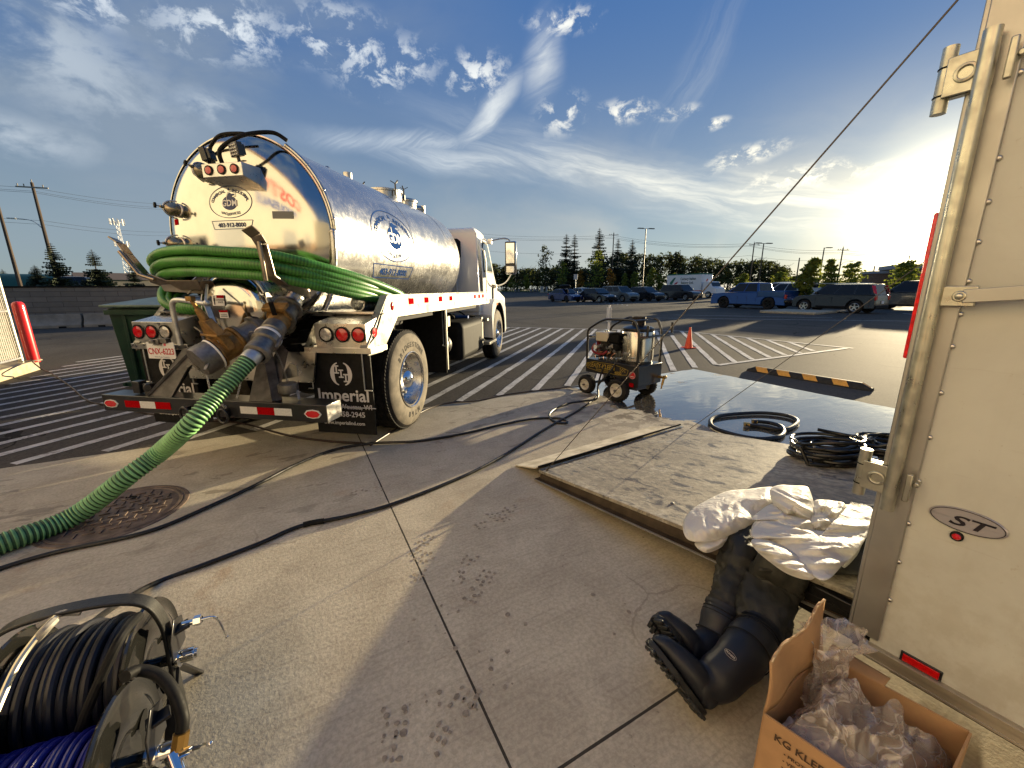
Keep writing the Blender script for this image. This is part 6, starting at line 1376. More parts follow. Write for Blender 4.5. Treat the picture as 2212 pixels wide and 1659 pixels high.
    for k in range(16):
        p = Vector((rnd.uniform(.0, .42), rnd.uniform(.10, .2), rnd.uniform(.50, .70))); 
        if k % 2: b.cyl(p, p+Vector((rnd.uniform(-.05, .05), .03, rnd.uniform(-.05, .05))), rnd.uniform(.012, .022), n=10)
        else: b.box(p, (rnd.uniform(.02, .06), .04, rnd.uniform(.02, .05)), rot=(0, rnd.uniform(0, 1), 0))
    b.obj('pump_fittings', castal, t, bevel=.003)
    b = B()
    for k in range(5): b.tube(cr([(.05+.07*k, .12, .50), (.06+.07*k, .10, .56+.02*(k % 2)), (.10+.07*k, .12, .60)], 5), .006, 6)
    b.obj('copper_lines', mat('dark copper', (.35, .14, .07), .3, 1.0), t)
    b = B(); b.prism([(L+.05, .055, .17), (L+.24, .055, .17), (L+.24, .055, .38), (L+.05, .055, .38)], (0, .22, 0)) ; b.obj('burner_box', mat('blue grey box', (.03, .035, .05), .4), t, bevel=.01)
    b = B(); b.box((L+.17, .04, .24), (.06, .01, .05)); b.obj('red_label', redr, t)
    b = B(); b.box((L+.29, W_-.10, .30), (.14, .05, .03)); b.cyl((L+.34, W_-.11, .31), (L+.33, W_-.13, .20), .016, n=10); b.cyl((L+.33, W_-.13, .20), (L+.325, W_-.135, .15), .010, n=8); b.box((L+.35, W_-.11, .31), (.03, .04, .04)); b.obj('quick_coupling', brass, t, bevel=.003)
    return t, rz
washer, WRZ = build_washer()
def wl(x, y, z): return washer.matrix_basis @ Vector((x, y, z)) if False else Vector(washer.location)+Matrix.Rotation(WRZ, 3, 'Z') @ Vector((x, y, z))

def build_yard():
    p = G(1487, 751.5); t = thing('traffic_cone', 'plain orange traffic cone standing on the white hatching', 'cone', p, .3); t.scale = (.72, .72, .72)
    b = B(); b.box((0, 0, .014), (.34, .34, .028)); b.obj('base', orange, t, bevel=.006); b = B(); b.lathe([(.13, .028), (.125, .045), (.030, .70), (.026, .715), (.020, .71), (.020, .6)], (0, 0, 0), (0, 0, 1), 36); b.obj('cone_body', orange, t, smooth=60)
    A = G(1612, 801); Bq = G(1879, 846); d = (Bq-A); L = d.length; rz = atan2(d.y, d.x)
    t = thing('wheel_stop', 'long black rubber parking stop with five yellow patches at the edge of the wet slab', 'wheel stop', A, rz)
    b = B(); pr = [(0, .0), (.022, .075), (.045, .095), (.105, .095), (.128, .075), (.15, 0)]; n = len(pr)
    xs = [0, .13, L-.13, L]; vs = []
    for i, x in enumerate(xs):
        for y, z in pr: vs.append((x, .075+(y-.075)*(1 if 0 < i < 3 else .93), z if 0 < i < 3 else z*.35))
    b.add(vs, [tuple(range(n))]+[tuple((3)*n+k for k in reversed(range(n)))]+[(i*n+k, i*n+(k+1) % n, (i+1)*n+(k+1) % n, (i+1)*n+k) for i in range(3) for k in range(n)]); b.obj('stop_body', mat('recycled rubber', (.020, .019, .017), .7, 0, (30, .4), (60, .3, .003)), t, bevel=.006)
    for k, f in enumerate((.055, .265, .50, .745)):
        x = .10+f*(L-.12); g = B(); g.add([(x, -.0+.006, .0185), (x+.19, .006, .0185), (x+.15, .0215, .0765), (x-.04, .0215, .0765)], [(0, 1, 2, 3)]); g.v = [v+Vector((0, -.004, .0)) for v in g.v]; g.add([(x-.04, .0195, .0775), (x+.15, .0195, .0775), (x+.13, .044, .0985), (x-.06, .044, .0985)], [(0, 1, 2, 3)]); g.obj('yellow_patch', yellow, t, smooth=0)
    g = B(); g.add([(L-.125, .045, .098), (L-.02, .055, .045), (L-.02, .10, .045), (L-.125, .105, .098)], [(0, 1, 2, 3)]); g.obj('yellow_patch', yellow, t, smooth=0)
    def hose(name, label, pts, r, m_=hydro, cat='hose', zs=None, n=8, group=None, extra=None, w=None):
        P = [(G(x, y, r+.006) if len((x, y, *z)) == 2 else G(x, y, z[0])) for x, y, *z in pts]
        if w: P = w(P)
        b = B(); b.tube(cr(P, n), r, 10); o = b.obj(name, m_); tag(o, label, cat, group); return P
    # long hoses across the slab
    hose('pressure_hose', 'upper black hose running from the lower left past the manhole and looping below the washer', [(-150, 1280), (0, 1228), (120, 1193), (320, 1148), (450, 1095), (560, 1044), (640, 1003), (720, 972), (800, 958), (900, 953), (1000, 937), (1080, 918), (1150, 905), (1200, 903), (1222, 908), (1222, 914), (1200, 912), (1186, 900), (1195, 886), (1225, 872), (1262, 866), (1290, 860, .05)], .0125, w=lambda P: P+[wl(.20, .02, .14), wl(.25, .04, .36), wl(.30, .10, .54)])
    hose('pressure_hose', 'lower black hose with a taped splice crossing the slab from the reels to the washer', [(200, 1345, .28), (250, 1308, .16), (330, 1262), (440, 1220), (560, 1174), (650, 1136), (760, 1113), (850, 1088), (960, 1046), (1040, 1010), (1110, 970), (1180, 925), (1250, 886), (1290, 855, .05)], .0125, w=lambda P: P+[wl(.24, -.02, .16), wl(.40, .0, .36), wl(.46, .08, .52)])
    b = B(); q = [G(x, y, .021) for x, y in ((655, 1134), (675, 1129), (700, 1125))]; b.tube(cr(q, 5), .0175, 10); tag(b.obj('splice_tape', rubber), 'thick black taped splice on the lower hose', 'splice')
    hose('electric_cable', 'thin dark cable from the fence under the truck bumper to the slab', [(0, 655, .55), (25, 675, .45), (45, 715, .36), (60, 765, .24), (84, 793, .18), (110, 806, .03), (150, 832), (185, 862), (215, 872), (260, 878), (330, 895), (420, 906), (520, 914), (620, 940), (700, 952), (790, 958)], .011, mat('dark red cable', (.030, .016, .014), .45))
    hose('garden_hose', 'thin brown hose curving past the rear wheel of the truck to the washer', [(800, 962), (850, 930), (905, 893), (960, 872), (1030, 866), (1090, 853), (1150, 845), (1215, 838), (1262, 834, .04)], .009, mat('brown hose', (.05, .032, .024), .4), w=lambda P: P+[wl(.0, .10, .10)])
    # loops on the wet slab and the two coils
    hose('black_hose_loop', 'open loop of thick black hose lying on the wet concrete beyond the ramp', [(1610, 917, .03), (1640, 921, .022), (1690, 928), (1715, 920), (1722, 908), (1700, 898), (1665, 893), (1630, 892), (1580, 895), (1545, 901), (1534, 911), (1545, 925), (1590, 940), (1640, 948), (1680, 944), (1693, 934), (1688, 922), (1665, 914), (1640, 911), (1627, 911)], .021)
    for q in ((1607, 916.5, .03), (1624, 910.5, .024)):
        b = B(); p = G(*q); b.cyl(p, p+Vector((.05, -.015, 0)), .024, n=12); tag(b.obj('hose_end_fitting', brass), 'brass end fitting on the open black hose loop, '+('front one' if q[0] < 1615 else 'rear one'), 'fitting')
def coil(name, label, c, rx, n, r, h, seed, ruz=0, tail=None, group='coiled black hoses stacked on the ramp'):
    rnd = random.Random(seed); P = []; N = 22
    for k in range(n*N):
        a = 2*pi*k/N; lay = k/(N); z = r+(lay % 5)*(r*1.75)*(h)+rnd.uniform(-.003, .003); q = rx*(1+.12*sin(lay*2.3+seed)+.03*sin(a*2+lay))
        off = Vector((.05*sin(lay*1.7+seed), .05*cos(lay*2.1), 0)); P.append(Vector((q*cos(a), q*.93*sin(a), z))+off)
    if tail: P = [Vector(p) for p in tail]+P
    t = thing(name, label, 'hose', c, 0, group); b = B(); b.tube(P if not tail else P, r, 8); b.obj('coiled_hose', hydro, t); return t
build_yard()
# ------------------------------------------------------------------ cargo trailer with its ramp door down
alum_p = mat('satin aluminium trim', (.42, .41, .38), .42, .85, (5, .08), rnz=.06)
def trailer_skin():
    m = bpy.data.materials.new('white trailer skin'); m.use_nodes = True; t = NT(m.node_tree)
    bs = t.n('ShaderNodeBsdfPrincipled'); out = t.n('ShaderNodeOutputMaterial'); t.nt.links.new(bs.outputs[0], out.inputs[0])
    co = t.n('ShaderNodeTexCoord').outputs['Object']
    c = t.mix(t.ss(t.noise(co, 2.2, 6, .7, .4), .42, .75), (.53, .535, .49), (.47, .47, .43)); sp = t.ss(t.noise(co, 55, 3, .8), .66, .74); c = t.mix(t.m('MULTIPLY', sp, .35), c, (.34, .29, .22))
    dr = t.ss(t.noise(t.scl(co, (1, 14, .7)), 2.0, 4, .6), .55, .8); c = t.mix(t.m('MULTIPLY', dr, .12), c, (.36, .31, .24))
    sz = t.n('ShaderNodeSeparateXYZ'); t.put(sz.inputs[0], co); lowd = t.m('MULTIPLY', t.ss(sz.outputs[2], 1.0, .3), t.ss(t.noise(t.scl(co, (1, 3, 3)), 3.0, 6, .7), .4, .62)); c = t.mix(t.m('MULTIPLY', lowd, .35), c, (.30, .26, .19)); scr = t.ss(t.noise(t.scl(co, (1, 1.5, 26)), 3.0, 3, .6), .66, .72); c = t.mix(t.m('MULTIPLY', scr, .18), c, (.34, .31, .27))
    t.put(bs.inputs['Base Color'], c); bs.inputs['Roughness'].default_value = .36; t.put(bs.inputs['Normal'], t.bump(t.noise(co, 1.6, 3, .5), .12, .02, t.bump(t.noise(co, 140, 2), .04, .002))); return m
def build_trailer():
    skin = trailer_skin(); S0, S1, T1, Z0, Z1 = 1.57, 3.66, .325, .28, 2.62
    # local frame: x = along TS, y = along TT
    t = thing('cargo_trailer', 'white enclosed cargo trailer at the right edge with its rear ramp door lowered', 'trailer', (0, 0, 0), -TA)
    def ob(b, n, m, par=None, **k): return b.obj(n, m, par or t, **k)
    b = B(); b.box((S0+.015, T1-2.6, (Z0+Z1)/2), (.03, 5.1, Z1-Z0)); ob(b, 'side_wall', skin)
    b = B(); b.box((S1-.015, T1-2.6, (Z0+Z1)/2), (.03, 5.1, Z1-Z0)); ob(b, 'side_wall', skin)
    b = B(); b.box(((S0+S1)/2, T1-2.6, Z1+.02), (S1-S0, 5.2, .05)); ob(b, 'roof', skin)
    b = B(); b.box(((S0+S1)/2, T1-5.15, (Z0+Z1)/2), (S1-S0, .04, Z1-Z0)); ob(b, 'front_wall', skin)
    b = B(); b.box(((S0+S1)/2, T1-2.6, .37), (S1-S0-.08, 5.0, .05)); ob(b, 'floor', mat('plywood floor', (.24, .16, .09), .8, 0, (5, .3)))
    b = B(); b.box((S0-.004, T1-.035, (Z0+Z1)/2+.03), (.014, .072, Z1-Z0-.06)); b.box((S0+.04, T1+.004, (Z0+Z1)/2+.02), (.10, .012, Z1-Z0)); ob(b, 'corner_trim', alum_p, bevel=.003)
    b = B(); b.box((S1-.04, T1+.004, (Z0+Z1)/2+.02), (.10, .012, Z1-Z0)); b.box(((S0+S1)/2, T1+.004, Z1-.04), (S1-S0, .012, .10)); ob(b, 'rear_frame', alum_p, bevel=.003)
    b = B(); b.box((S0-.007, T1-2.6, Z0+.015), (.018, 5.14, .046)); b.box((S0-.013, T1-2.6, Z0+.034), (.012, 5.14, .006)); b.box((S0-.015, T1-2.6, Z0-.006), (.010, 5.14, .008)); b.box((S0-.012, T1-2.6, Z0+.015), (.008, 5.14, .005)); ob(b, 'bottom_rail', mat('worn aluminium rail', (.42, .37, .29), .5, .6, (8, .15)), bevel=.001, seg=1)
    b = B(); b.box(((S0+S1)/2, T1-.05, .30), (S1-S0-.1, .10, .12)); b.box((S0+.10, T1-2.6, .25), (.06, 5.0, .10)); b.box((S1-.10, T1-2.6, .25), (.06, 5.0, .10)); ob(b, 'steel_frame', blackdull)
    for s in (S0+.12, S1-.12):
        b = B(); b.lathe([(.18, 0), (.33, .0), (.34, -.03), (.34, -.18), (.3, -.2), (.15, -.2)], (s, T1-3.2, .34), (-1 if s < 2 else 1, 0, 0), 32); w = ob(b, 'wheel', tyre_m); g = B(); g.lathe([(.18, .002), (.14, -.03), (.0001, -.03)], (s, T1-3.2, .34), (-1 if s < 2 else 1, 0, 0), 24); g.obj('rim', whited, w)
    # rivets
    for z in (2.10, 1.93, 1.75, 1.652, 1.558, 1.462, 1.378, 1.293, 1.165, 1.035, .90, .763, .632, .496):
        b = B(); b.sph((S0-.002, T1-.072, z), (.005, .0075, .0075), 12, 8); ob(b, 'rivet', steel)
    b = B(); b.cyl((S0-.014, T1-.045, Z0+.017), (S0-.018, T1-.045, Z0+.017), .009, n=14); ob(b, 'rail_screw', mat('dull screw', (.12, .085, .05), .5, .5))
    # lock bar on the side with its two hinge brackets
    b = B(); P = [(S0-.038, T1-.026, .80), (S0-.038, T1-.020, 2.03)]
    b.cyl(P[0], P[1], .0165, n=24); b.cyl((P[0][0], P[0][1], P[0][2]), (P[0][0], P[0][1], .82), .0168, n=24); lb = ob(b, 'lock_bar', zinc)
    for z in (.885, 1.955):
        hy = T1+.052
        b = B(); b.cyl((S0-.012, hy, z-.075), (S0-.012, hy, z+.075), .0155, n=20); b.box((S0-.010, T1+.022, z), (.020, .05, .09)) ; br = b.obj('hinge_barrel', zinc, lb)
        b = B(); b.box((S0-.030, T1+.006, z), (.006, .085, .088)); b.lathe([(.020, -.001), (.022, .004), (.014, .006), (.013, .0)], (S0-.033, T1+.012, z), (-1, 0, 0), 24); b.obj('hinge_plate', zinc, lb, bevel=.002)
        b = B(); b.lathe([(.0165, -.002), (.0175, -.0012), (.0175, .0012), (.0165, .002)], (S0-.012, hy, z+.028), (0, 0, 1), 20); b.lathe([(.0165, -.002), (.0175, -.0012), (.0175, .0012), (.0165, .002)], (S0-.012, hy, z-.036), (0, 0, 1), 20); b.obj('hinge_knuckle_gap', blackdull, lb)
        b = B(); b.box((S0-.040, T1-.060, z), (.012, .014, .085)); b.cyl((S0-.01, T1-.072, z+.01), (S0-.03, T1-.072, z+.01), .008, n=12); b.obj('keeper', zinc, lb, bevel=.003)
    b = B(); b.box((S0-.035, T1-.062, 1.425), (.010, .075, .052)); b.cyl((S0-.030, T1-.070, 1.425), (S0-.046, T1-.070, 1.425), .014, n=16); b.sph((S0-.046, T1-.070, 1.425), (.006, .009, .009), 12, 6); b.obj('handle_clevis', zinc, lb, bevel=.003)
    b = B(); b.bar((S0-.040, T1-.075, 1.425), (S0-.046, T1-.46, 1.462), .008, .034, up=(0, 0, 1)); b.obj('handle', alum_p, lb, bevel=.002)
    # reflective tape band, badge, marker lights
    b = B(); b.box((S0-.001, T1-1.0, 1.335), (.002, 1.55, .075)); ob(b, 'reflective_band', mat('pale reflective film', (.46, .47, .42), .35, 0, (80, .1)))
    F = lambda u, v: Vector((S0-.0035, T1-.185-u, .822+v)); bc = (0, 0)
    b = B(); b.lathe([(1, 0), (1, .004), (.96, .006), (.0001, .006)], (0, 0, 0), (-1, 0, 0), 64); b.v = [Vector((S0+v.x*1.0, T1-.180+v.y*.0735, .826+v.z*.033)) for v in b.v]; bd = ob(b, 'oval_badge', mat('silver badge', (.42, .40, .42), .3, .5))
    F = lambda u, v: Vector((S0-.0075, T1-.180-u, .826+v)); g = B(); ring2(g, F, 0, 0, .070, .031, .0018, 64)
    text(g, 'ST', .040, F, at=(.004, -.002), sx=1.75, shear=.25); g.obj('badge_letters', mat('badge black', (.015, .012, .018), .35), bd, smooth=0)
    b = B(); b.lathe([(.0135, 0), (.0135, .006), (.010, .009), (.0001, .010)], (S0-.0, T1-.170, .776), (-1, 0, 0), 28); mk = ob(b, 'side_marker', rubber); g = B(); g.lathe([(.0095, .0085), (.006, .0125), (.0001, .0135)], (S0, T1-.170, .776), (-1, 0, 0), 24); g.obj('marker_lens', red, mk)
    b = B(); b.box((S0-.002, T1-.170, .333), (.006, .092, .036)); rf = ob(b, 'side_reflector', black, bevel=.002); g = B(); g.box((S0-.0055, T1-.170, .333), (.003, .080, .025)); g.obj('reflector_face', mat('deep red reflector', (.50, .004, .006), .25, 0, (200, .2), coat=.5), rf, bevel=.001)
    b = B(); b.box((S0+.022, T1+.0165, 1.445), (.028, .013, .395)); ls = ob(b, 'led_light_strip', mat('glowing red lens', (.60, .01, .01), .2, 0, (60, .5), coat=.6, emit=((1.0, .012, .01), .08)), bevel=.005)
    # ramp door: hinged at the floor, tip on the ground
    RA = thing('x', 'x', 'x'); bpy.data.objects.remove(RA)
    s0, s1 = 1.735, 3.52; H0 = Vector((0, T1+.03, .355)); H1 = Vector((0, 2.30, .085)); L = (H1-H0).length; sl = (H1-H0).normalized(); up = Vector((1, 0, 0)).cross(sl); up = up if up.z > 0 else -up
    def RP(s, u, v=0.0): return Vector((s, 0, 0))+H0+sl*u+up*v
    m = bpy.data.materials.new('worn ramp deck'); m.use_nodes = True; q = NT(m.node_tree)
    bs = q.n('ShaderNodeBsdfPrincipled'); out = q.n('ShaderNodeOutputMaterial'); q.nt.links.new(bs.outputs[0], out.inputs[0]); co = q.n('ShaderNodeTexCoord').outputs['Object']
    n1 = q.ss(q.noise(co, 2.0, 6, .68, .6), .38, .66); n2 = q.ss(q.noise(q.scl(co, (1.6, 1, 1)), 16, 6, .75, .3), .42, .58); n3 = q.ss(q.noise(q.scl(co, (2.5, 1, 1)), 5, 6, .7, .8), .53, .62)
    c = q.mix(n1, (.30, .265, .20), (.45, .405, .31)); c = q.mix(q.m('MULTIPLY', n2, .60), c, (.14, .125, .105)); c = q.mix(q.m('MULTIPLY', n3, .75), c, (.055, .050, .048))
    bl = q.ss(q.noise(q.vm('ADD', co, (5, 5, 0)), 3.1, 5, .7, .5), .60, .68); c = q.mix(q.m('MULTIPLY', bl, .55), c, (.15, .17, .20)); lt = q.ss(q.noise(q.vm('ADD', co, (9, 2, 0)), 7, 5, .7), .60, .70); c = q.mix(q.m('MULTIPLY', lt, .5), c, (.55, .52, .44))
    q.put(bs.inputs['Base Color'], c); q.put(bs.inputs['Roughness'], q.ss(n3, 0, 1, .62, .40)); q.put(bs.inputs['Normal'], q.bump(q.noise(co, 60, 5, .7), .5, .004, q.bump(q.noise(co, 9, 4, .6), .35, .006)))
    deckm = m
    b = B(); b.prism([RP(s0, 0, 0), RP(s0, L, 0), RP(s0, L, -.022), RP(s0, 0, -.022)], (s1-s0, 0, 0)); rd = ob(b, 'ramp_door', deckm, bevel=.003)
    b = B(); b.prism([RP(s0+.02, 0, -.0225), RP(s0+.02, L-.0, -.0225), RP(s0+.005, L, -.070), RP(s0+.005, 0, -.110)], (s1-s0-.04, 0, 0)); 
    b.prism([RP(s0-.030, -.0, -.095), RP(s0-.030, L+.02, -.066), RP(s0-.030, L+.02, -.075), RP(s0-.030, 0, -.112)], (.06, 0, 0)); b.obj('ramp_frame', mat('dark bronze frame', (.075, .055, .038), .5, .5, (8, .3)), rd)
    b = B(); b.prism([RP(s0-.038, -.01, -.097), RP(s0-.038, L+.02, -.067), RP(s0-.038, L+.02, -.073), RP(s0-.038, -.01, -.106)], (.008, 0, 0)); b.obj('edge_trim', alum_p, rd)
    b = B(); b.box((s0+.03, .42, .285), (.09, .16, .055)); b.box((s0+.01, .44, .20), (.05, .20, .02)); b.obj('hinge_block', black, rd, bevel=.004)
    b = B(); b.box(((s0+s1)/2, .47, .235), (s1-s0+.04, .20, .085)); b.box(((s0+s1)/2, .40, .20), (s1-s0+.06, .14, .03)); b.obj('hinge_beam', blackdull, rd, bevel=.004)
    # gap flap at the tip with its piano hinge
    e0 = Vector((0, 2.315, .095)); e1 = Vector((0, 2.60, .006))
    b = B(); b.prism([Vector((s0-.02, 0, 0))+e0+Vector((0, 0, -.004)), Vector((s0-.02, 0, 0))+e1, Vector((s0-.02, 0, 0))+e1+Vector((0, 0, .010)), Vector((s0-.02, 0, 0))+e0+Vector((0, 0, .008))], (s1-s0-.06, 0, 0)); 
    pm = mat('worn plywood flap', (.55, .48, .34), .7, 0, (7, .3), (30, .3, .004), col2=(.68, .62, .48)); b.obj('ramp_flap', pm, rd, bevel=.003)
    b = B(); b.tube([Vector((s0+.0, 0, .006))+e0+Vector((0, -.012, .008)), Vector((s1+.0, 0, .006))+e0+Vector((0, -.012, .008))], .0085, 8); b.obj('piano_hinge', blackdull, rd)
    b = B(); b.prism([RP(s0, L-.035, .003), RP(s0, L-.008, .003), RP(s1, L-.008, .003), RP(s1, L-.035, .003)], up*.003)
    for k in range(5): b.sph(RP(s0+.25+k*.32, L-.022, .005), (.010, .007, .004), 10, 6)
    b.obj('hinge_leaf', alum, rd)
    b = B()
    for (s, u) in ((2.10, .80), (1.93, .92), (3.40, .75), (3.3, .70)): b.sph(RP(s, u, .002), (.014, .010, .006), 10, 6)
    b.obj('deck_bolt', castal, rd)
    # cables
    M = Matrix.Rotation(-TA, 4, 'Z'); Mi = M.inverted()
    a0 = RP(s0+.03, L-.06, .004); a1 = Mi @ PL(2086, -20, TS*1.62, TS)
    b = B(); b.tube([a0, a1], .0028, 6); b.tube([a0-Vector((0, 0, .01)), a0+(a1-a0).normalized()*.05], .006, 6); ob(b, 'lift_cable', mat('steel cable', (.16, .14, .12), .5, .7))
    c0 = Mi @ PL(1492, 984, TS*(s1-.03), TS); c0 = RP(s1-.03, (c0-H0-Vector((s1-.03, 0, 0))).dot(sl), .004); c1 = Mi @ PL(2025, 545, TS*(S1-.10), TS)
    b = B(); b.tube([c0, c1], .0028, 6); ob(b, 'lift_cable', mat('steel cable', (.16, .14, .12)))
    return RP, M, L
RP, TRL, RL = build_trailer()
def RW(s, u, v=0.0): return TRL @ RP(s, u, v)
RUP = (RW(2, .5, 1)-RW(2, .5, 0)).normalized()
def on_ramp(X, Y, v=0.0):
    return PL(X, Y, RW(2, .5, v), RUP)
def build_coils():
    rot = RUP.to_track_quat('Z', 'Y').to_euler()
    c = on_ramp(1788, 990, 0); t = coil('hydraulic_hose', 'stack of coiled black hose with a brass union on the ramp, nearest the open loop', c, .185, 11, .0125, 1.0, 3); t.rotation_euler = rot
    b = B(); P = cr([(-.16, -.12, .16), (-.22, .02, .13), (-.12, .16, .15), (.08, .20, .165), (.18, .06, .16), (.16, -.08, .12), (.02, -.19, .075), (-.14, -.19, .055), (-.24, -.13, .04), (-.26, -.02, .03), (-.2, .05, .02)], 8); b.tube(P, .0125, 8); b.obj('loose_turn', hydro, t)
    b = B(); b.cyl((-.075, -.195, .063), (-.03, -.195, .070), .0155, n=8); b.cyl((-.02, -.193, .072), (.02, -.192, .078), .0155, n=8); b.obj('brass_union', brass, t)
    c = on_ramp(1925, 985, 0); t = coil('hydraulic_hose', 'second coil of black hose, half hidden behind the trailer corner', c, .16, 10, .0125, 1.0, 8); t.rotation_euler = rot
    b = B(); P = [(.23*cos(a), .22*sin(a), .12+.08*sin(a)) for a in [2*pi*k/28 for k in range(26)]]; b.tube(P, .0125, 8); b.obj('loose_turn', hydro, t)
build_coils()

# ------------------------------------------------------------------ waders, coverall, box
def hashn(p, s=1.0): return noise.noise(Vector(p)*s)
def build_waders():
    t = thing('chest_waders', 'black waders with rubber boots hanging over the near edge of the ramp', 'waders', (0, 0, 0))
    navy = mat('navy black boot rubber', (.010, .012, .018), .50, 0, (5, .3), rnz=.06); sole = mat('boot sole', (.012, .013, .013), .5, 0, (30, .3)); fab = mat('coated black fabric', (.018, .018, .014), .62, 0, (5, .3), (14, .35, .01), rnz=.1)
    def boot(heel, toe, ankle, shaft, w, nm, seed):
        heel, toe, ankle, shaft = map(Vector, (heel, toe, ankle, shaft))
        f = (toe-heel); L = f.length; f.normalize(); upv = (ankle-heel); upv = (upv-f*upv.dot(f)).normalized(); sd = f.cross(upv)
        b = B(); N = 28; rows = []
        def foot(u, v):
            # u around, v along from toe (0) to heel (1)
            a = 2*pi*u; x = L*(1-v); wd = w*(.62+.38*sin(pi*min(1, (1-v)*1.15+.05)) if v > .05 else .35+.3*v/.05)*(1-.55*max(0, (.14-v)/.14)**1.5)
            hgt = .040+.045*v**1.5*1.0+ .02*sin(pi*v); ht = hgt*(1-.5*max(0, (.12-v)/.12)**2); cx = ht*.5+.018
            if v > .97: wd *= .75; ht *= .8
            y = wd*.5*(abs(cos(a))**.75)*(1 if cos(a) > 0 else -1); z = cx+ht*.62*(abs(sin(a))**.85)*(1 if sin(a) > 0 else -.85)
            return heel+f*x+sd*y+upv*z
        b.grid(foot, 28, 22); b.add([foot(k/12, 0) for k in range(12)], [tuple(range(12))]); b.add([foot(k/12, 1) for k in range(12)], [tuple(reversed(range(12)))])
        # shaft from ankle up
        path = cr([heel+f*L*.30+upv*.045, ankle*.5+(heel+f*L*.20)*.5+upv*.0, ankle, ankle.lerp(shaft, .5), shaft], 7)
        rr = [w*.46+(w*.62-w*.46)*min(1, 1.3*i/(len(path)-1))+.002*sin(i*.9) for i in range(len(path))]
        b.tube(path, rr, 26, caps=False); b.tube([shaft-(shaft-ankle).normalized()*.015, shaft], [w*.64, w*.64], 26, caps=False)
        bo = b.obj(nm, navy, t, smooth=60)
        ax_ = (shaft-ankle).normalized(); g = B()
        for q_ in (.03, .045, .12): c_ = shaft-ax_*q_; e1 = ax_.orthogonal().normalized(); e2 = ax_.cross(e1); g.tube([c_+(e1*cos(2*pi*k/40)+e2*sin(2*pi*k/40))*w*(.625) for k in range(40)], .0022, 5, closed=True)
        g.obj('moulded_band', rubber, bo)
        g = B(); # tread: slab and lugs
        pl = []
        for k in range(30):
            a = 2*pi*k/30; x = L*(.5+.53*cos(a)); yy = w*.5*sin(a)*(1.0 if cos(a) > 0 else .82)*(1-.16*sin(pi*min(1, max(0, 1-x/L)))); pl.append(heel+f*x+sd*yy)
        g.prism([p-upv*.006 for p in pl], upv*.022)
        for k in range(9):
            x = L*(.06+k*.105)
            if .36 < x/L < .46: continue
            ww = w*.40*(1.0 if x/L > .45 else .82)*(1-.35*max(0, x/L-.8)/.2)
            for s in (-1, 1): g.bar(heel+f*(x)+sd*s*ww*1.02-upv*.010, heel+f*(x+.016*(1 if x/L > .4 else 0))+sd*s*ww*.16-upv*.010, .016, .014, up=upv)
        g.bar(heel+f*.0-upv*.008, heel+f*L*.30-upv*.008, w*.66, .012, up=upv); g.obj('boot_sole', sole, bo, bevel=.003)
        return bo, f, upv, sd
    h1 = G(1516, 1542, .03); d1 = (h1-CAM).dot(_f)
    b1, f, u, s = boot(h1, DP(1400, 1388, d1*1.06), DP(1590, 1430, d1*1.04), DP(1642, 1368, d1*1.12), .135, 'boot', 1)
    h2 = DP(1490, 1448, d1*1.085); boot(h2, DP(1412, 1335, d1*1.13), DP(1540, 1385, d1*1.17), DP(1566, 1312, d1*1.21), .118, 'boot', 2)
    # oval maker's mark
    c = DP(1578, 1414, d1*1.04-.105); nn = (CAM-c).normalized(); ex = (CR*.72+CU*-.69).normalized(); ey = nn.cross(ex); F = lambda a, q: c+nn*.004+ex*a+ey*q
    g = B(); ring2(g, F, 0, 0, .026, .012, .0012, 40); text(g, 'PIONEER', .0105, F); g.obj('maker_mark', grey_print, b1, smooth=0)
    # trouser legs draped from the deck edge down to the boots
    def leg(pts, rs, seed, nm, flat=.62):
        P = cr([Vector(p) for p in pts], 9); N = len(P); b = B(); R_ = []
        for i in range(N):
            q = i/(N-1)*(len(rs)-1); k = int(min(q, len(rs)-2)); R_.append(rs[k]+(rs[k+1]-rs[k])*(q-k))
        n = 40; vs = []; prev = None
        for i, p in enumerate(P):
            tt_ = (P[min(i+1, N-1)]-P[max(i-1, 0)]).normalized(); side = tt_.cross(CAM-p).normalized(); dep = side.cross(tt_).normalized()
            for k in range(n):
                a = 2*pi*k/n; fold = 1.04+.08*sin(a*3+i*.20+seed)-.42*abs(hashn((cos(a)*1.3, sin(a)*1.3, i*.13+seed), 1.9))-.16*abs(hashn((cos(a)*3.5, sin(a)*3.5, i*.22+seed), 1.5))
                vs.append(p+(side*cos(a)+dep*sin(a)*flat)*R_[i]*fold)
        b.add(vs, [(i*n+k, i*n+(k+1) % n, (i+1)*n+(k+1) % n, (i+1)*n+k) for i in range(N-1) for k in range(n)]); return b.obj(nm, fab, t, smooth=180)
    e = lambda X, Y, d: DP(X, Y, d)
    leg([on_ramp(1790, 1120, .015), on_ramp(1735, 1165, .02), e(1692, 1215, 1.64), e(1668, 1265, d1*1.20), e(1652, 1325, d1*1.14), e(1637, 1378, d1*1.12)], [.05, .06, .095, .103, .105, .098], 1.0, 'wader_leg', .55)
    leg([on_ramp(1700, 1110, .015), on_ramp(1640, 1155, .02), e(1604, 1190, 1.79), e(1590, 1240, 1.74), e(1576, 1290, d1*1.22), e(1565, 1325, d1*1.20)], [.05, .055, .080, .083, .080, .072], 4.0, 'wader_leg', .6)
    # bib of the waders lying on the deck towards the trailer
    b = B(); A = on_ramp(1650, 1150); C_ = on_ramp(1905, 1100)
    def bib(u, v):
        X = 1640+260*u; Y = 1085+150*v+10*u; w_ = .02+.035*sin(pi*v)**.6*sin(pi*u)**.5+.02*hashn((u*4, v*4, 1), 1.6)
        return on_ramp(X, Y, max(.006, w_))
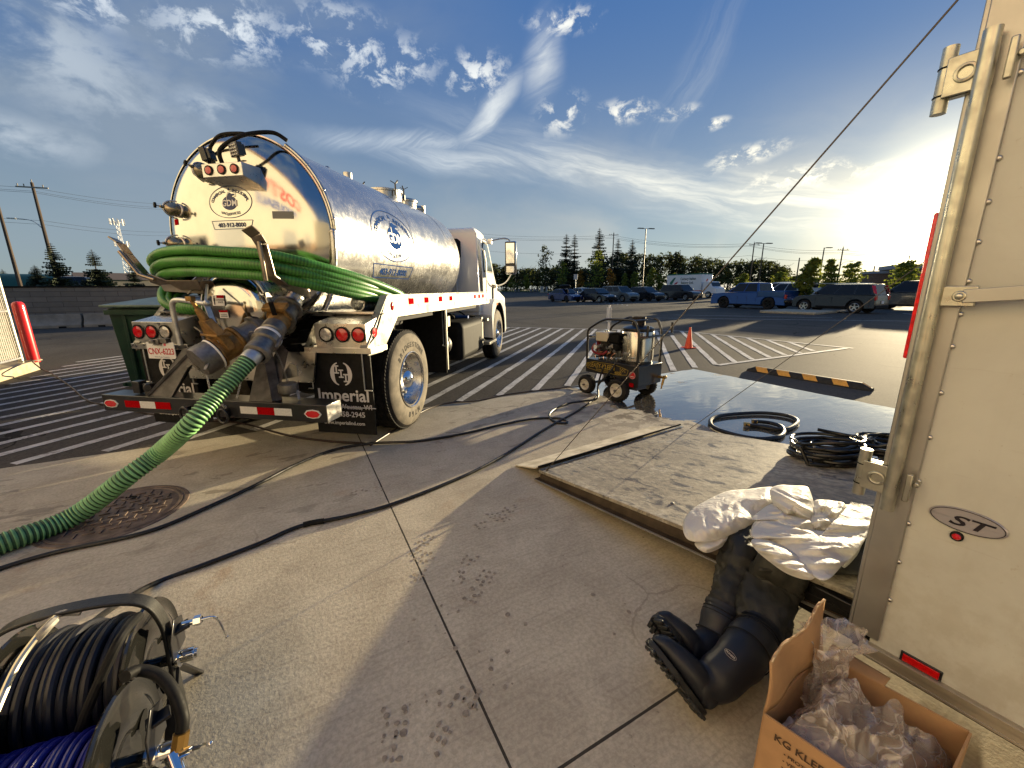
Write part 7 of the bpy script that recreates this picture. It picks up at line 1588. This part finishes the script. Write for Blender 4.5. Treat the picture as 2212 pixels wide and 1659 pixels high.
    b.grid(bib, 26, 16); o = b.obj('bib', fab, t, smooth=180); md = o.modifiers.new('thick', 'SOLIDIFY'); md.thickness = .006; md.offset = -1
build_waders()

def cloth(pts_out, hfun, name, m_, parent, n=44, sub=1, thick=.002, seed=0):
    """a crumpled sheet: outline in photo columns laid on the ramp plane, lifted by hfun"""
def build_coverall():
    t = thing('white_coverall', 'crumpled white protective coverall thrown over the waders on the ramp edge', 'coverall', (0, 0, 0))
    m = bpy.data.materials.new('white spun fabric'); m.use_nodes = True; q = NT(m.node_tree); bs = q.n('ShaderNodeBsdfPrincipled'); out = q.n('ShaderNodeOutputMaterial'); tr = q.n('ShaderNodeBsdfTranslucent'); mx = q.n('ShaderNodeMixShader'); mx.inputs[0].default_value = .30
    co = q.n('ShaderNodeTexCoord').outputs['Object']; bs.inputs['Base Color'].default_value = (.80, .79, .77, 1); tr.inputs[0].default_value = (.85, .80, .68, 1); bs.inputs['Roughness'].default_value = .6
    n1 = q.m('ABSOLUTE', q.m('SUBTRACT', q.noise(co, 13, 3, .5, .8), .5)); n2 = q.noise(co, 40, 3, .55, .3); nb = q.bump(n2, .16, .004, q.bump(n1, .65, .022)); q.put(bs.inputs['Normal'], nb); q.put(tr.inputs['Normal'], nb)
    q.nt.links.new(bs.outputs[0], mx.inputs[1]); q.nt.links.new(tr.outputs[0], mx.inputs[2]); q.nt.links.new(mx.outputs[0], out.inputs[0])
    zd = lambda x, y: (1316.7+.29762*x, 822.9+.29762*y)
    def sheet(nm, outl, base, lift, seed, fa=.020, ff=5.0, dirn=0.0, skirt=.010, n=110, rings=22, pw=2.6):
        """a sheet of fabric with the given outline, raised over the deck, with long folds running along dirn"""
        O_ = cr([Vector((*zd(x, y), 0)) for x, y in outl], max(3, n//len(outl)), closed=True); N = len(O_); c = sum(O_, Vector((0, 0, 0)))/N
        bs_ = base if hasattr(base, '__len__') else (base, base)
        y0, y1 = min(p.y for p in O_), max(p.y for p in O_); vs = []
        def pt(X, Y, r):
            g = on_ramp(X, Y); u = g.dot(TS)*cos(dirn)+g.dot(TT)*sin(dirn); v = -g.dot(TS)*sin(dirn)+g.dot(TT)*cos(dirn)
            q = Vector((u*1.0, v*2.6, seed*3.1)); w = Vector((noise.noise(q*ff*.5+Vector((5, 0, 0))), noise.noise(q*ff*.5), 0))*.35
            f1 = 1-abs(noise.noise((q+w*.3)*ff))*2.6; f2 = 1-abs(noise.noise((q+w*.2)*ff*2.3+Vector((3, 1, 0))))*2.4
            t_ = (Y-y0)/(y1-y0); h = bs_[0]*(1-t_)+bs_[1]*t_+lift*(1-r**pw)+fa*f1*(.35+.65*(1-r**4))+fa*.35*f2
            return on_ramp(X, Y, h)
        vs.append(pt(c.x, c.y, 0))
        for j in range(1, rings+1):
            r = j/rings
            for p in O_: q = c.lerp(p, r); vs.append(pt(q.x, q.y, r))
        for p in vs[-N:]: vs.append(p-RUP*skirt+(sum(vs[-N:], Vector((0, 0, 0)))/N-p)*.06) if False else None
        vs = [v for v in vs if v is not None]; last = len(vs)-N
        cc = sum(vs[last:], Vector((0, 0, 0)))/N; sk = [v-RUP*skirt+(cc-v)*.05 for v in vs[last:]]; vs += sk
        fs = [(0, 1+k, 1+(k+1) % N) for k in range(N)]+[(1+j*N+k, 1+(j+1)*N+k, 1+(j+1)*N+(k+1) % N, 1+j*N+(k+1) % N) for j in range(rings) for k in range(N)]
        b = B(); b.add(vs, fs); return b.obj(nm, m, t, smooth=180)
    sheet('sleeve', [(620, 1175), (690, 1150), (800, 1130), (960, 1060), (1010, 1085), (960, 1105), (860, 1160), (780, 1212), (700, 1236), (640, 1212)], (.03, .03), .02, 2, fa=.008, dirn=.4)
    sheet('sleeve', [(533, 1080), (545, 1000), (600, 930), (700, 868), (850, 800), (1000, 785), (1170, 768), (1240, 800), (1190, 880), (1060, 1005), (960, 1085), (860, 1120), (760, 1155), (640, 1168), (565, 1148)], (.085, .055), .038, 1, fa=.016, ff=3.2, dirn=.5)
    sheet('inner_fold', [(1030, 1005), (1100, 935), (1190, 890), (1290, 960), (1450, 1000), (1520, 1035), (1450, 1090), (1300, 1070), (1150, 1015)], (.12, .12), .03, 6, fa=.012, dirn=-.4)
    sheet('body_panel', [(1030, 1130), (1060, 1010), (1170, 995), (1300, 1050), (1450, 1078), (1600, 1085), (1700, 1030), (1725, 905), (1800, 918), (1898, 918), (1912, 1000), (1870, 1120), (1790, 1250), (1690, 1340), (1590, 1440), (1500, 1432), (1420, 1350), (1330, 1245), (1180, 1160)], (.115, .14), .030, 3, fa=.016, ff=3.6, dirn=-.75, n=150)
    sheet('trouser_leg', [(1780, 960), (1895, 930), (1918, 990), (1895, 1110), (1850, 1135), (1800, 1250), (1705, 1350), (1688, 1315), (1740, 1230), (1790, 1120)], (.07, .05), .02, 11, fa=.010, dirn=-.9)
    sheet('hood', [(1165, 790), (1230, 755), (1330, 758), (1430, 766), (1462, 815), (1484, 900), (1484, 965), (1450, 1004), (1380, 990), (1330, 965), (1275, 978), (1225, 925), (1180, 880)], (.15, .12), .050, 4, fa=.014, ff=3.4, dirn=1.2)
    sheet('gathered_plastic', [(1485, 872), (1560, 862), (1640, 872), (1700, 885), (1722, 930), (1700, 990), (1655, 1040), (1560, 1080), (1460, 1040), (1470, 960)], (.13, .12), .025, 5, fa=.018, ff=7.0, dirn=.2)
    sheet('cuff', [(1028, 1160), (1075, 1138), (1180, 1160), (1330, 1235), (1440, 1330), (1492, 1395), (1484, 1430), (1400, 1425), (1270, 1375), (1130, 1275), (1050, 1205)], (.13, .13), .035, 8, fa=.012, ff=7, dirn=-.8)
build_coverall()

def build_box():
    h = .33
    A = G(1653, 1540, h); Bq = G(1777, 1412, h); Cq = G(2094, 1581, h); Dq = A+(Cq-Bq)
    card = mat('kraft cardboard', (.40, .235, .115), .75, 0, (10, .10), (40, .15, .002)); cin = mat('kraft cardboard inside', (.36, .21, .10), .8, 0, (8, .12))
    t = thing('cardboard_box', 'open brown cardboard box of protective clothing at the bottom right corner', 'box', (0, 0, 0))
    dn = Vector((0, 0, -h+.006)); th = .005
    def wall(P, Q, nm, z0=dn, z1=Vector((0, 0, 0)), par=t):
        n = (Q-P).cross(Vector((0, 0, 1))).normalized()*th; b = B(); b.prism([P+z0, Q+z0, Q+z1, P+z1], -n); return b.obj(nm, card, par)
    wf = wall(Dq, A, 'front_panel'); wall(A, Bq, 'side_panel'); wall(Bq, Cq, 'back_panel'); wall(Cq, Dq, 'end_panel')
    b = B(); b.add([A+dn, Bq+dn, Cq+dn, Dq+dn], [(0, 1, 2, 3)]); b.obj('bottom', card, t, smooth=0)
    # raised flap on the left end, with a bent torn top edge showing the flutes
    nrm = (Bq-A).cross(Vector((0, 0, 1))).normalized(); TL = DP(1667, 1431, (A-CAM).dot(_f)*.985); TR = DP(1786, 1297, (Bq-CAM).dot(_f)*.985)
    b = B(); n = 26; rnd = random.Random(4)
    def flap(u, v):
        base = A.lerp(Bq, u); top = TL.lerp(TR, u); p = base.lerp(top, v); return p+nrm*(.012*sin(pi*v)*sin(pi*u)+.006*sin(u*9+v*3))+Vector((0, 0, .004*rnd.uniform(-1, 1) if v > .99 else 0))
    b.grid(flap, n, 8); o = b.obj('side_flap', card, t, smooth=60); md = o.modifiers.new('thick', 'SOLIDIFY'); md.thickness = .006
    b = B(); P = [flap(k/n, 1.0)+Vector((0, 0, .001)) for k in range(n+1)]; 
    for k in range(n*4):
        p = P[k//4].lerp(P[k//4+1], (k % 4)/4.0); b.box(p, (.0035, .0035, .005))
    b.obj('torn_edge', mat('pale torn card', (.52, .36, .20), .9), o)
    # small curled back flap
    b = B()
    def bf(u, v): 
        P0 = Bq.lerp(Cq, .02+.45*u); return P0+Vector((0, 0, .0))+(TS*.055*v+Vector((0, 0, .030*v*(1-u*.5)-.02*v*v)))
    b.grid(bf, 14, 5); o = b.obj('back_flap', cin, t, smooth=60); md = o.modifiers.new('thick', 'SOLIDIFY'); md.thickness = .005
    # printing on the front panel
    ex = (Dq-A).normalized(); n_ = ex.cross(Vector((0, 0, 1))).normalized()
    n_ = -n_ if n_.dot(CAM-A) < 0 else n_
    F = lambda u, v: A+ex*u+Vector((0, 0, v))+n_*.0078
    ink = mat('brown carton print', (.06, .035, .02), .7); g = B()
    text(g, 'KG KLEENGUARD', .030, F, align='l', at=(.030, -.045), sx=.95); text(g, '• PROTECTIVE CLOTHING', .0145, F, align='l', at=(.055, -.078)); text(g, '• VETEMENTS DE PROTECTION', .0145, F, align='l', at=(.055, -.100)); text(g, '• TRAJES DE PROTECCION', .0145, F, align='l', at=(.055, -.122)); g.obj('carton_print', ink, wf, smooth=0)
    # folded white suits inside
    t2 = thing('folded_coveralls', 'folded white suits lying inside the open cardboard box', 'coveralls', (0, 0, 0)); b = B()
    def ws(u, v): 
        p = A.lerp(Dq, .04+.9*u).lerp(Bq.lerp(Cq, .04+.9*u), .04+.55*v); return p+Vector((0, 0, -.14+.05*sin(pi*v)+.03*hashn((u*3, v*3, 2), 1.5)))
    b.grid(ws, 24, 16); o = b.obj('suit_bundle', mat('lilac white fabric', (.62, .60, .66), .7, 0, (5, .05), (18, .4, .006)), t2, smooth=180); md = o.modifiers.new('thick', 'SOLIDIFY'); md.thickness = .04
    # crumpled clear bag
    pl_ = bpy.data.materials.new('clear plastic film'); pl_.use_nodes = True; q = NT(pl_.node_tree); gl = q.n('ShaderNodeBsdfGlossy'); gl.inputs['Roughness'].default_value = .24; gl.inputs[0].default_value = (.95, .9, .85, 1); tp = q.n('ShaderNodeBsdfTransparent'); tp.inputs[0].default_value = (.90, .88, .86, 1); df = q.n('ShaderNodeBsdfDiffuse'); df.inputs[0].default_value = (.62, .56, .52, 1)
    m1 = q.n('ShaderNodeMixShader'); m2 = q.n('ShaderNodeMixShader'); lw = q.n('ShaderNodeLayerWeight'); lw.inputs[0].default_value = .35
    co = q.n('ShaderNodeTexCoord').outputs['Object']; r1 = q.m('ABSOLUTE', q.m('SUBTRACT', q.noise(co, 14, 2, .5, 1.0), .5)); nb = q.bump(r1, .5, .01); q.put(gl.inputs['Normal'], nb); q.put(lw.inputs['Normal'], nb)
    q.put(m1.inputs[0], q.m('ADD', .30, q.m('MULTIPLY', q.ss(r1, .04, .0), .35))); q.nt.links.new(tp.outputs[0], m1.inputs[1]); q.nt.links.new(df.outputs[0], m1.inputs[2])
    q.put(m2.inputs[0], q.m('ADD', .07, q.m('MULTIPLY', lw.outputs['Facing'], .24), clamp=True)); q.nt.links.new(m1.outputs[0], m2.inputs[1]); q.nt.links.new(gl.outputs[0], m2.inputs[2]); out = q.n('ShaderNodeOutputMaterial'); q.nt.links.new(m2.outputs[0], out.inputs[0])
    t3 = thing('plastic_bag', 'crumpled clear plastic liner bag bulging out of the cardboard box', 'bag', (0, 0, 0)); b = B()
    def film(u, v):
        p = A.lerp(Dq, .03+.94*u).lerp(Bq.lerp(Cq, .03+.94*u), .05+.90*v); e = min(1, 5*min(u, 1-u, v, 1-v))
        q = Vector((u*1.5, v*1.2, 0)); r = 1-2.8*abs(noise.noise(q*2.2+Vector((3, 1, 0)))); r2 = 1-2.6*abs(noise.noise(q*5.0+Vector((1, 7, 0)))); r3 = noise.noise(q*13)
        return p+Vector((.02*noise.noise(q*6), .02*noise.noise(q*6+Vector((4, 4, 4))), -.13+.11*e+.05*r*e+.016*r2*e+.004*r3))
    b.grid(film, 74, 56); b.obj('film', pl_, t3, smooth=70)
    b = B(); c0 = A.lerp(Dq, .16).lerp(Bq.lerp(Cq, .16), .80)
    P = cr([c0+Vector((0, 0, -.10)), c0+Vector((.0, 0, .0)), c0+Vector((-.015, .01, .07)), c0+Vector((.0, .02, .125))], 10); n_2 = 30; N2 = len(P); vs = []
    for i, p in enumerate(P):
        for k in range(n_2):
            a_ = 2*pi*k/n_2; r_ = (.075-.035*sin(pi*i/(N2-1))+.02*(i/N2)**3)*(1+.45*(abs(noise.noise(Vector((cos(a_)*2.2, sin(a_)*2.2, i*.10))))-.2)*2); vs.append(p+Vector((cos(a_)*r_, sin(a_)*r_*.7, .01*sin(a_*3))))
    b.add(vs, [(i*n_2+k, i*n_2+(k+1) % n_2, (i+1)*n_2+(k+1) % n_2, (i+1)*n_2+k) for i in range(N2-1) for k in range(n_2)]); b.obj('twisted_neck', pl_, t3, smooth=22)
build_box()

# ------------------------------------------------------------------ hose reels
def build_reel(name, label, R1, L1, rf, hosem, hr, turns, layer, seed, lever=True, belly=.0):
    ax = (L1-R1); W_ = ax.length; q = ax.to_track_quat('Y', 'Z') if False else None
    y = ax.normalized(); z = Vector((0, 0, 1)); x = y.cross(z).normalized(); z = x.cross(y).normalized()
    M = Matrix(((x.x, y.x, z.x, R1.x), (x.y, y.y, z.y, R1.y), (x.z, y.z, z.z, R1.z), (0, 0, 0, 1)))
    t = thing(name, label, 'hose reel', R1, 0, 'hose reels at the bottom left'); t.rotation_mode = 'QUATERNION'; t.rotation_quaternion = M.to_quaternion()
    gloss = mat('gloss black powder coat', (.010, .010, .009), .10, 0, (5, .3), coat=1.0, rnz=.04)
    for yy, s in ((0, -1), (W_, 1)):
        b = B(); pr = [(.001, 0), (.06, 0), (.075, .012*s), (rf*.70, .016*s), (rf*.80, .004*s), (rf*.95, .0), (rf, .006*s), (rf+.004, .0), (rf, -.006*s), (rf*.95, -.004*s), (rf*.8, .0), (rf*.7, .012*s), (.07, .008*s), (.001, -.004)]
        b.lathe(pr, (0, yy, 0), (0, 1, 0), 64); fl = b.obj('flange', gloss, t, smooth=50)
        g = B()
        for k in range(3):
            a = 2*pi*k/3+.5; n = 16; c = (rf*.45*cos(a), yy+.0165*s, rf*.45*sin(a)); g.add([(c[0]+(rf*.16*cos(a)*cos(w)-rf*.09*sin(a)*sin(w)), c[1]+.0005*s, c[2]+(rf*.16*sin(a)*cos(w)+rf*.09*cos(a)*sin(w))) for w in [2*pi*j/n for j in range(n)]], [tuple(range(n))])
        g.obj('flange_hole', blackdull, fl, smooth=0)
    b = B(); b.cyl((0, .0, 0), (0, W_, 0), rf*.45, n=32); b.cyl((0, -.10, 0), (0, W_+.06, 0), .018, n=16); b.obj('drum', gloss, t)
    P = []; N = 36; rr = random.Random(seed); tot = turns*N
    for k in range(tot):
        a = 2*pi*k/N; yy = hr+ (W_-2*hr)*k/tot; bulge = 1+belly*sin(pi*k/tot); r = layer*bulge+.006*sin(k/N*2.1+seed)+.003*noise.noise(Vector((k*.05, seed, 0))); P.append(Vector((r*cos(a), yy+.004*sin(a*1+k/N), r*sin(a))))
    b = B(); b.tube(P, hr, 10); b.obj('wound_hose', hosem, t)
    # carrying frame: bar arch over the drum and feet
    if lever:
        b = B(); fw = rf+.055; sh = cr([(-.02, -.055, -rf-.02), (-.01, -.055, 0), (.0, -.05, fw*.62), (.0, .0, fw*.98), (.0, W_*.5, fw*1.07), (.0, W_-.01, fw*.98), (.0, W_+.05, fw*.62), (.0, W_+.055, 0), (-.02, W_+.055, -rf-.02)], 8)
        vs = []; n = 4
        for i, p in enumerate(sh):
            tt_ = (sh[min(i+1, len(sh)-1)]-sh[max(i-1, 0)]).normalized(); sx_ = Vector((1, 0, 0)); nz_ = tt_.cross(sx_).normalized()
            for (a_, c_) in ((-.024, -.006), (.024, -.006), (.024, .006), (-.024, .006)): vs.append(p+sx_*a_+nz_*c_)
        b.add(vs, [(i*4+k, i*4+(k+1) % 4, (i+1)*4+(k+1) % 4, (i+1)*4+k) for i in range(len(sh)-1) for k in range(4)]); b.obj('carry_frame', mat('textured black frame', (.016, .016, .015), .38, 0, (60, .3), (160, .4, .002)), t, bevel=.003)

    for yy in (-.055, W_+.055):
        b = B(); b.bar((-.20, yy, -rf-.02), (.20, yy, -rf-.02), .045, .010); b.bar((-.15, yy, -rf-.02), (0, yy, -.02), .03, .008); b.bar((.15, yy, -rf-.02), (0, yy, -.02), .03, .008); b.obj('foot', black, t)
    # swivel, bracket and crank lock on the outer end
    b = B(); b.cyl((0, -.045, 0), (0, -.115, .0), .022, n=20); b.cyl((0, -.055, 0), (0, -.075, 0), .032, n=20); b.cyl((0, -.11, 0), (0, -.125, 0), .016, n=16); b.obj('swivel', chrome, t)
    b = B(); b.prism([(-.06, -.075, .03), (.05, -.075, .03), (.06, -.075, .12), (.0, -.075, .15), (-.05, -.075, .10)], (0, -.005, 0)); b.bar((.0, -.06, .10), (.02, -.11, .11), .04, .012); b.obj('lock_bracket', black, t, bevel=.003)
    if lever:
        b = B(); b.cyl((.02, -.09, .108), (.02, -.145, .110), .010, n=12); b.lathe([(.017, 0), (.017, .02), (.012, .022)], (.02, -.125, .11), (0, -1, 0), 6); b.tube(cr([(.02, -.14, .11), (.03, -.175, .10), (.035, -.19, .07), (.04, -.20, .0)], 5), .0045, 8); b.sph((.04, -.201, -.004), .0065, 10, 8); b.obj('lock_lever', chrome, t)
    return t, M
def build_reels():
    R1 = DP(332, 1434, 1.36); L1 = R1+Vector((-.93, -.37, 0)).normalized()*.32
    t, M = build_reel('hose_reel', 'larger hose reel wound with thick black hose under an arched carrying handle', R1, L1, .205, mat('black hose winding', (.012, .013, .018), .45, 0, (8, .4)), .0135, 12, .158, 1, belly=.06)
    def on(X, Y, d): return M.inverted() @ DP(X, Y, d)
    b = B(); b.tube(cr([on(300, 1330, 1.27), on(262, 1375, 1.16), on(225, 1450, 1.12), on(190, 1530, 1.10), on(165, 1600, 1.12), on(150, 1660, 1.15)], 8), .0125, 10); b.tube(cr([on(200, 1540, 1.2), on(205, 1590, 1.18), on(225, 1625, 1.2), on(215, 1680, 1.2)], 6), .012, 8); b.obj('loose_hose_end', rubber, t)
    b = B(); b.tube(cr([on(-10, 1540, 1.03), on(35, 1440, 1.10), on(85, 1370, 1.16), on(122, 1332, 1.20)], 6), .0085, 8); b.obj('chrome_rod', mat('satin rod', (.5, .46, .36), .35, .9), t)
    b = B(); b.tube(cr([on(78, 1384, 1.155), on(100, 1358, 1.165), on(118, 1340, 1.19)], 5), .0115, 8); b.tube(cr([on(84, 1352, 1.20), on(130, 1326, 1.22), on(175, 1322, 1.24)], 5), .010, 8); b.obj('grey_tape', mat('grey tape', (.30, .28, .24), .4), t)
    R2 = DP(272, 1650, 1.10); L2 = R2+Vector((-.93, -.37, 0)).normalized()*.30
    t2, M2 = build_reel('hose_reel', 'smaller hose reel with blue hose in front, cut off by the bottom edge', R2, L2, .200, mat('blue hose winding', (.012, .014, .16), .35, 0, (8, .3)), .0085, 22, .100, 2, lever=False)
    on2 = lambda X, Y, d: M2.inverted() @ DP(X, Y, d)
    b = B(); b.tube(cr([on2(270, 1462, 1.12), on2(300, 1448, 1.16), on2(345, 1460, 1.17), on2(378, 1500, 1.15), on2(395, 1555, 1.13), on2(388, 1600, 1.12)], 8), .0155, 12); b.obj('inlet_hose', rubber, t2)
    b = B(); b.cyl(on2(392, 1582, 1.12), on2(386, 1622, 1.11), .020, n=8); b.cyl(on2(386, 1616, 1.11), on2(380, 1640, 1.10), .015, n=12); b.obj('brass_fitting', brass, t2)
    b = B(); b.cyl(on2(372, 1630, 1.10), on2(388, 1670, 1.08), .019, n=14); b.cyl(on2(386, 1632, 1.10), on2(415, 1618, 1.10), .010, n=10); b.cyl(on2(415, 1618, 1.10), on2(448, 1608, 1.10), .006, n=8); b.sph(on2(455, 1606, 1.10), .007, 10, 8); b.obj('ball_valve', chrome, t2)
    b = B(); b.tube(cr([on2(196, 1612, 1.08), on2(204, 1606, 1.08), on2(212, 1598, 1.08)], 4), .006, 8); b.obj('yellow_strap', mat('yellow strap', (.30, .22, .03), .7), t2)
build_reels()
# ------------------------------------------------------------------ end
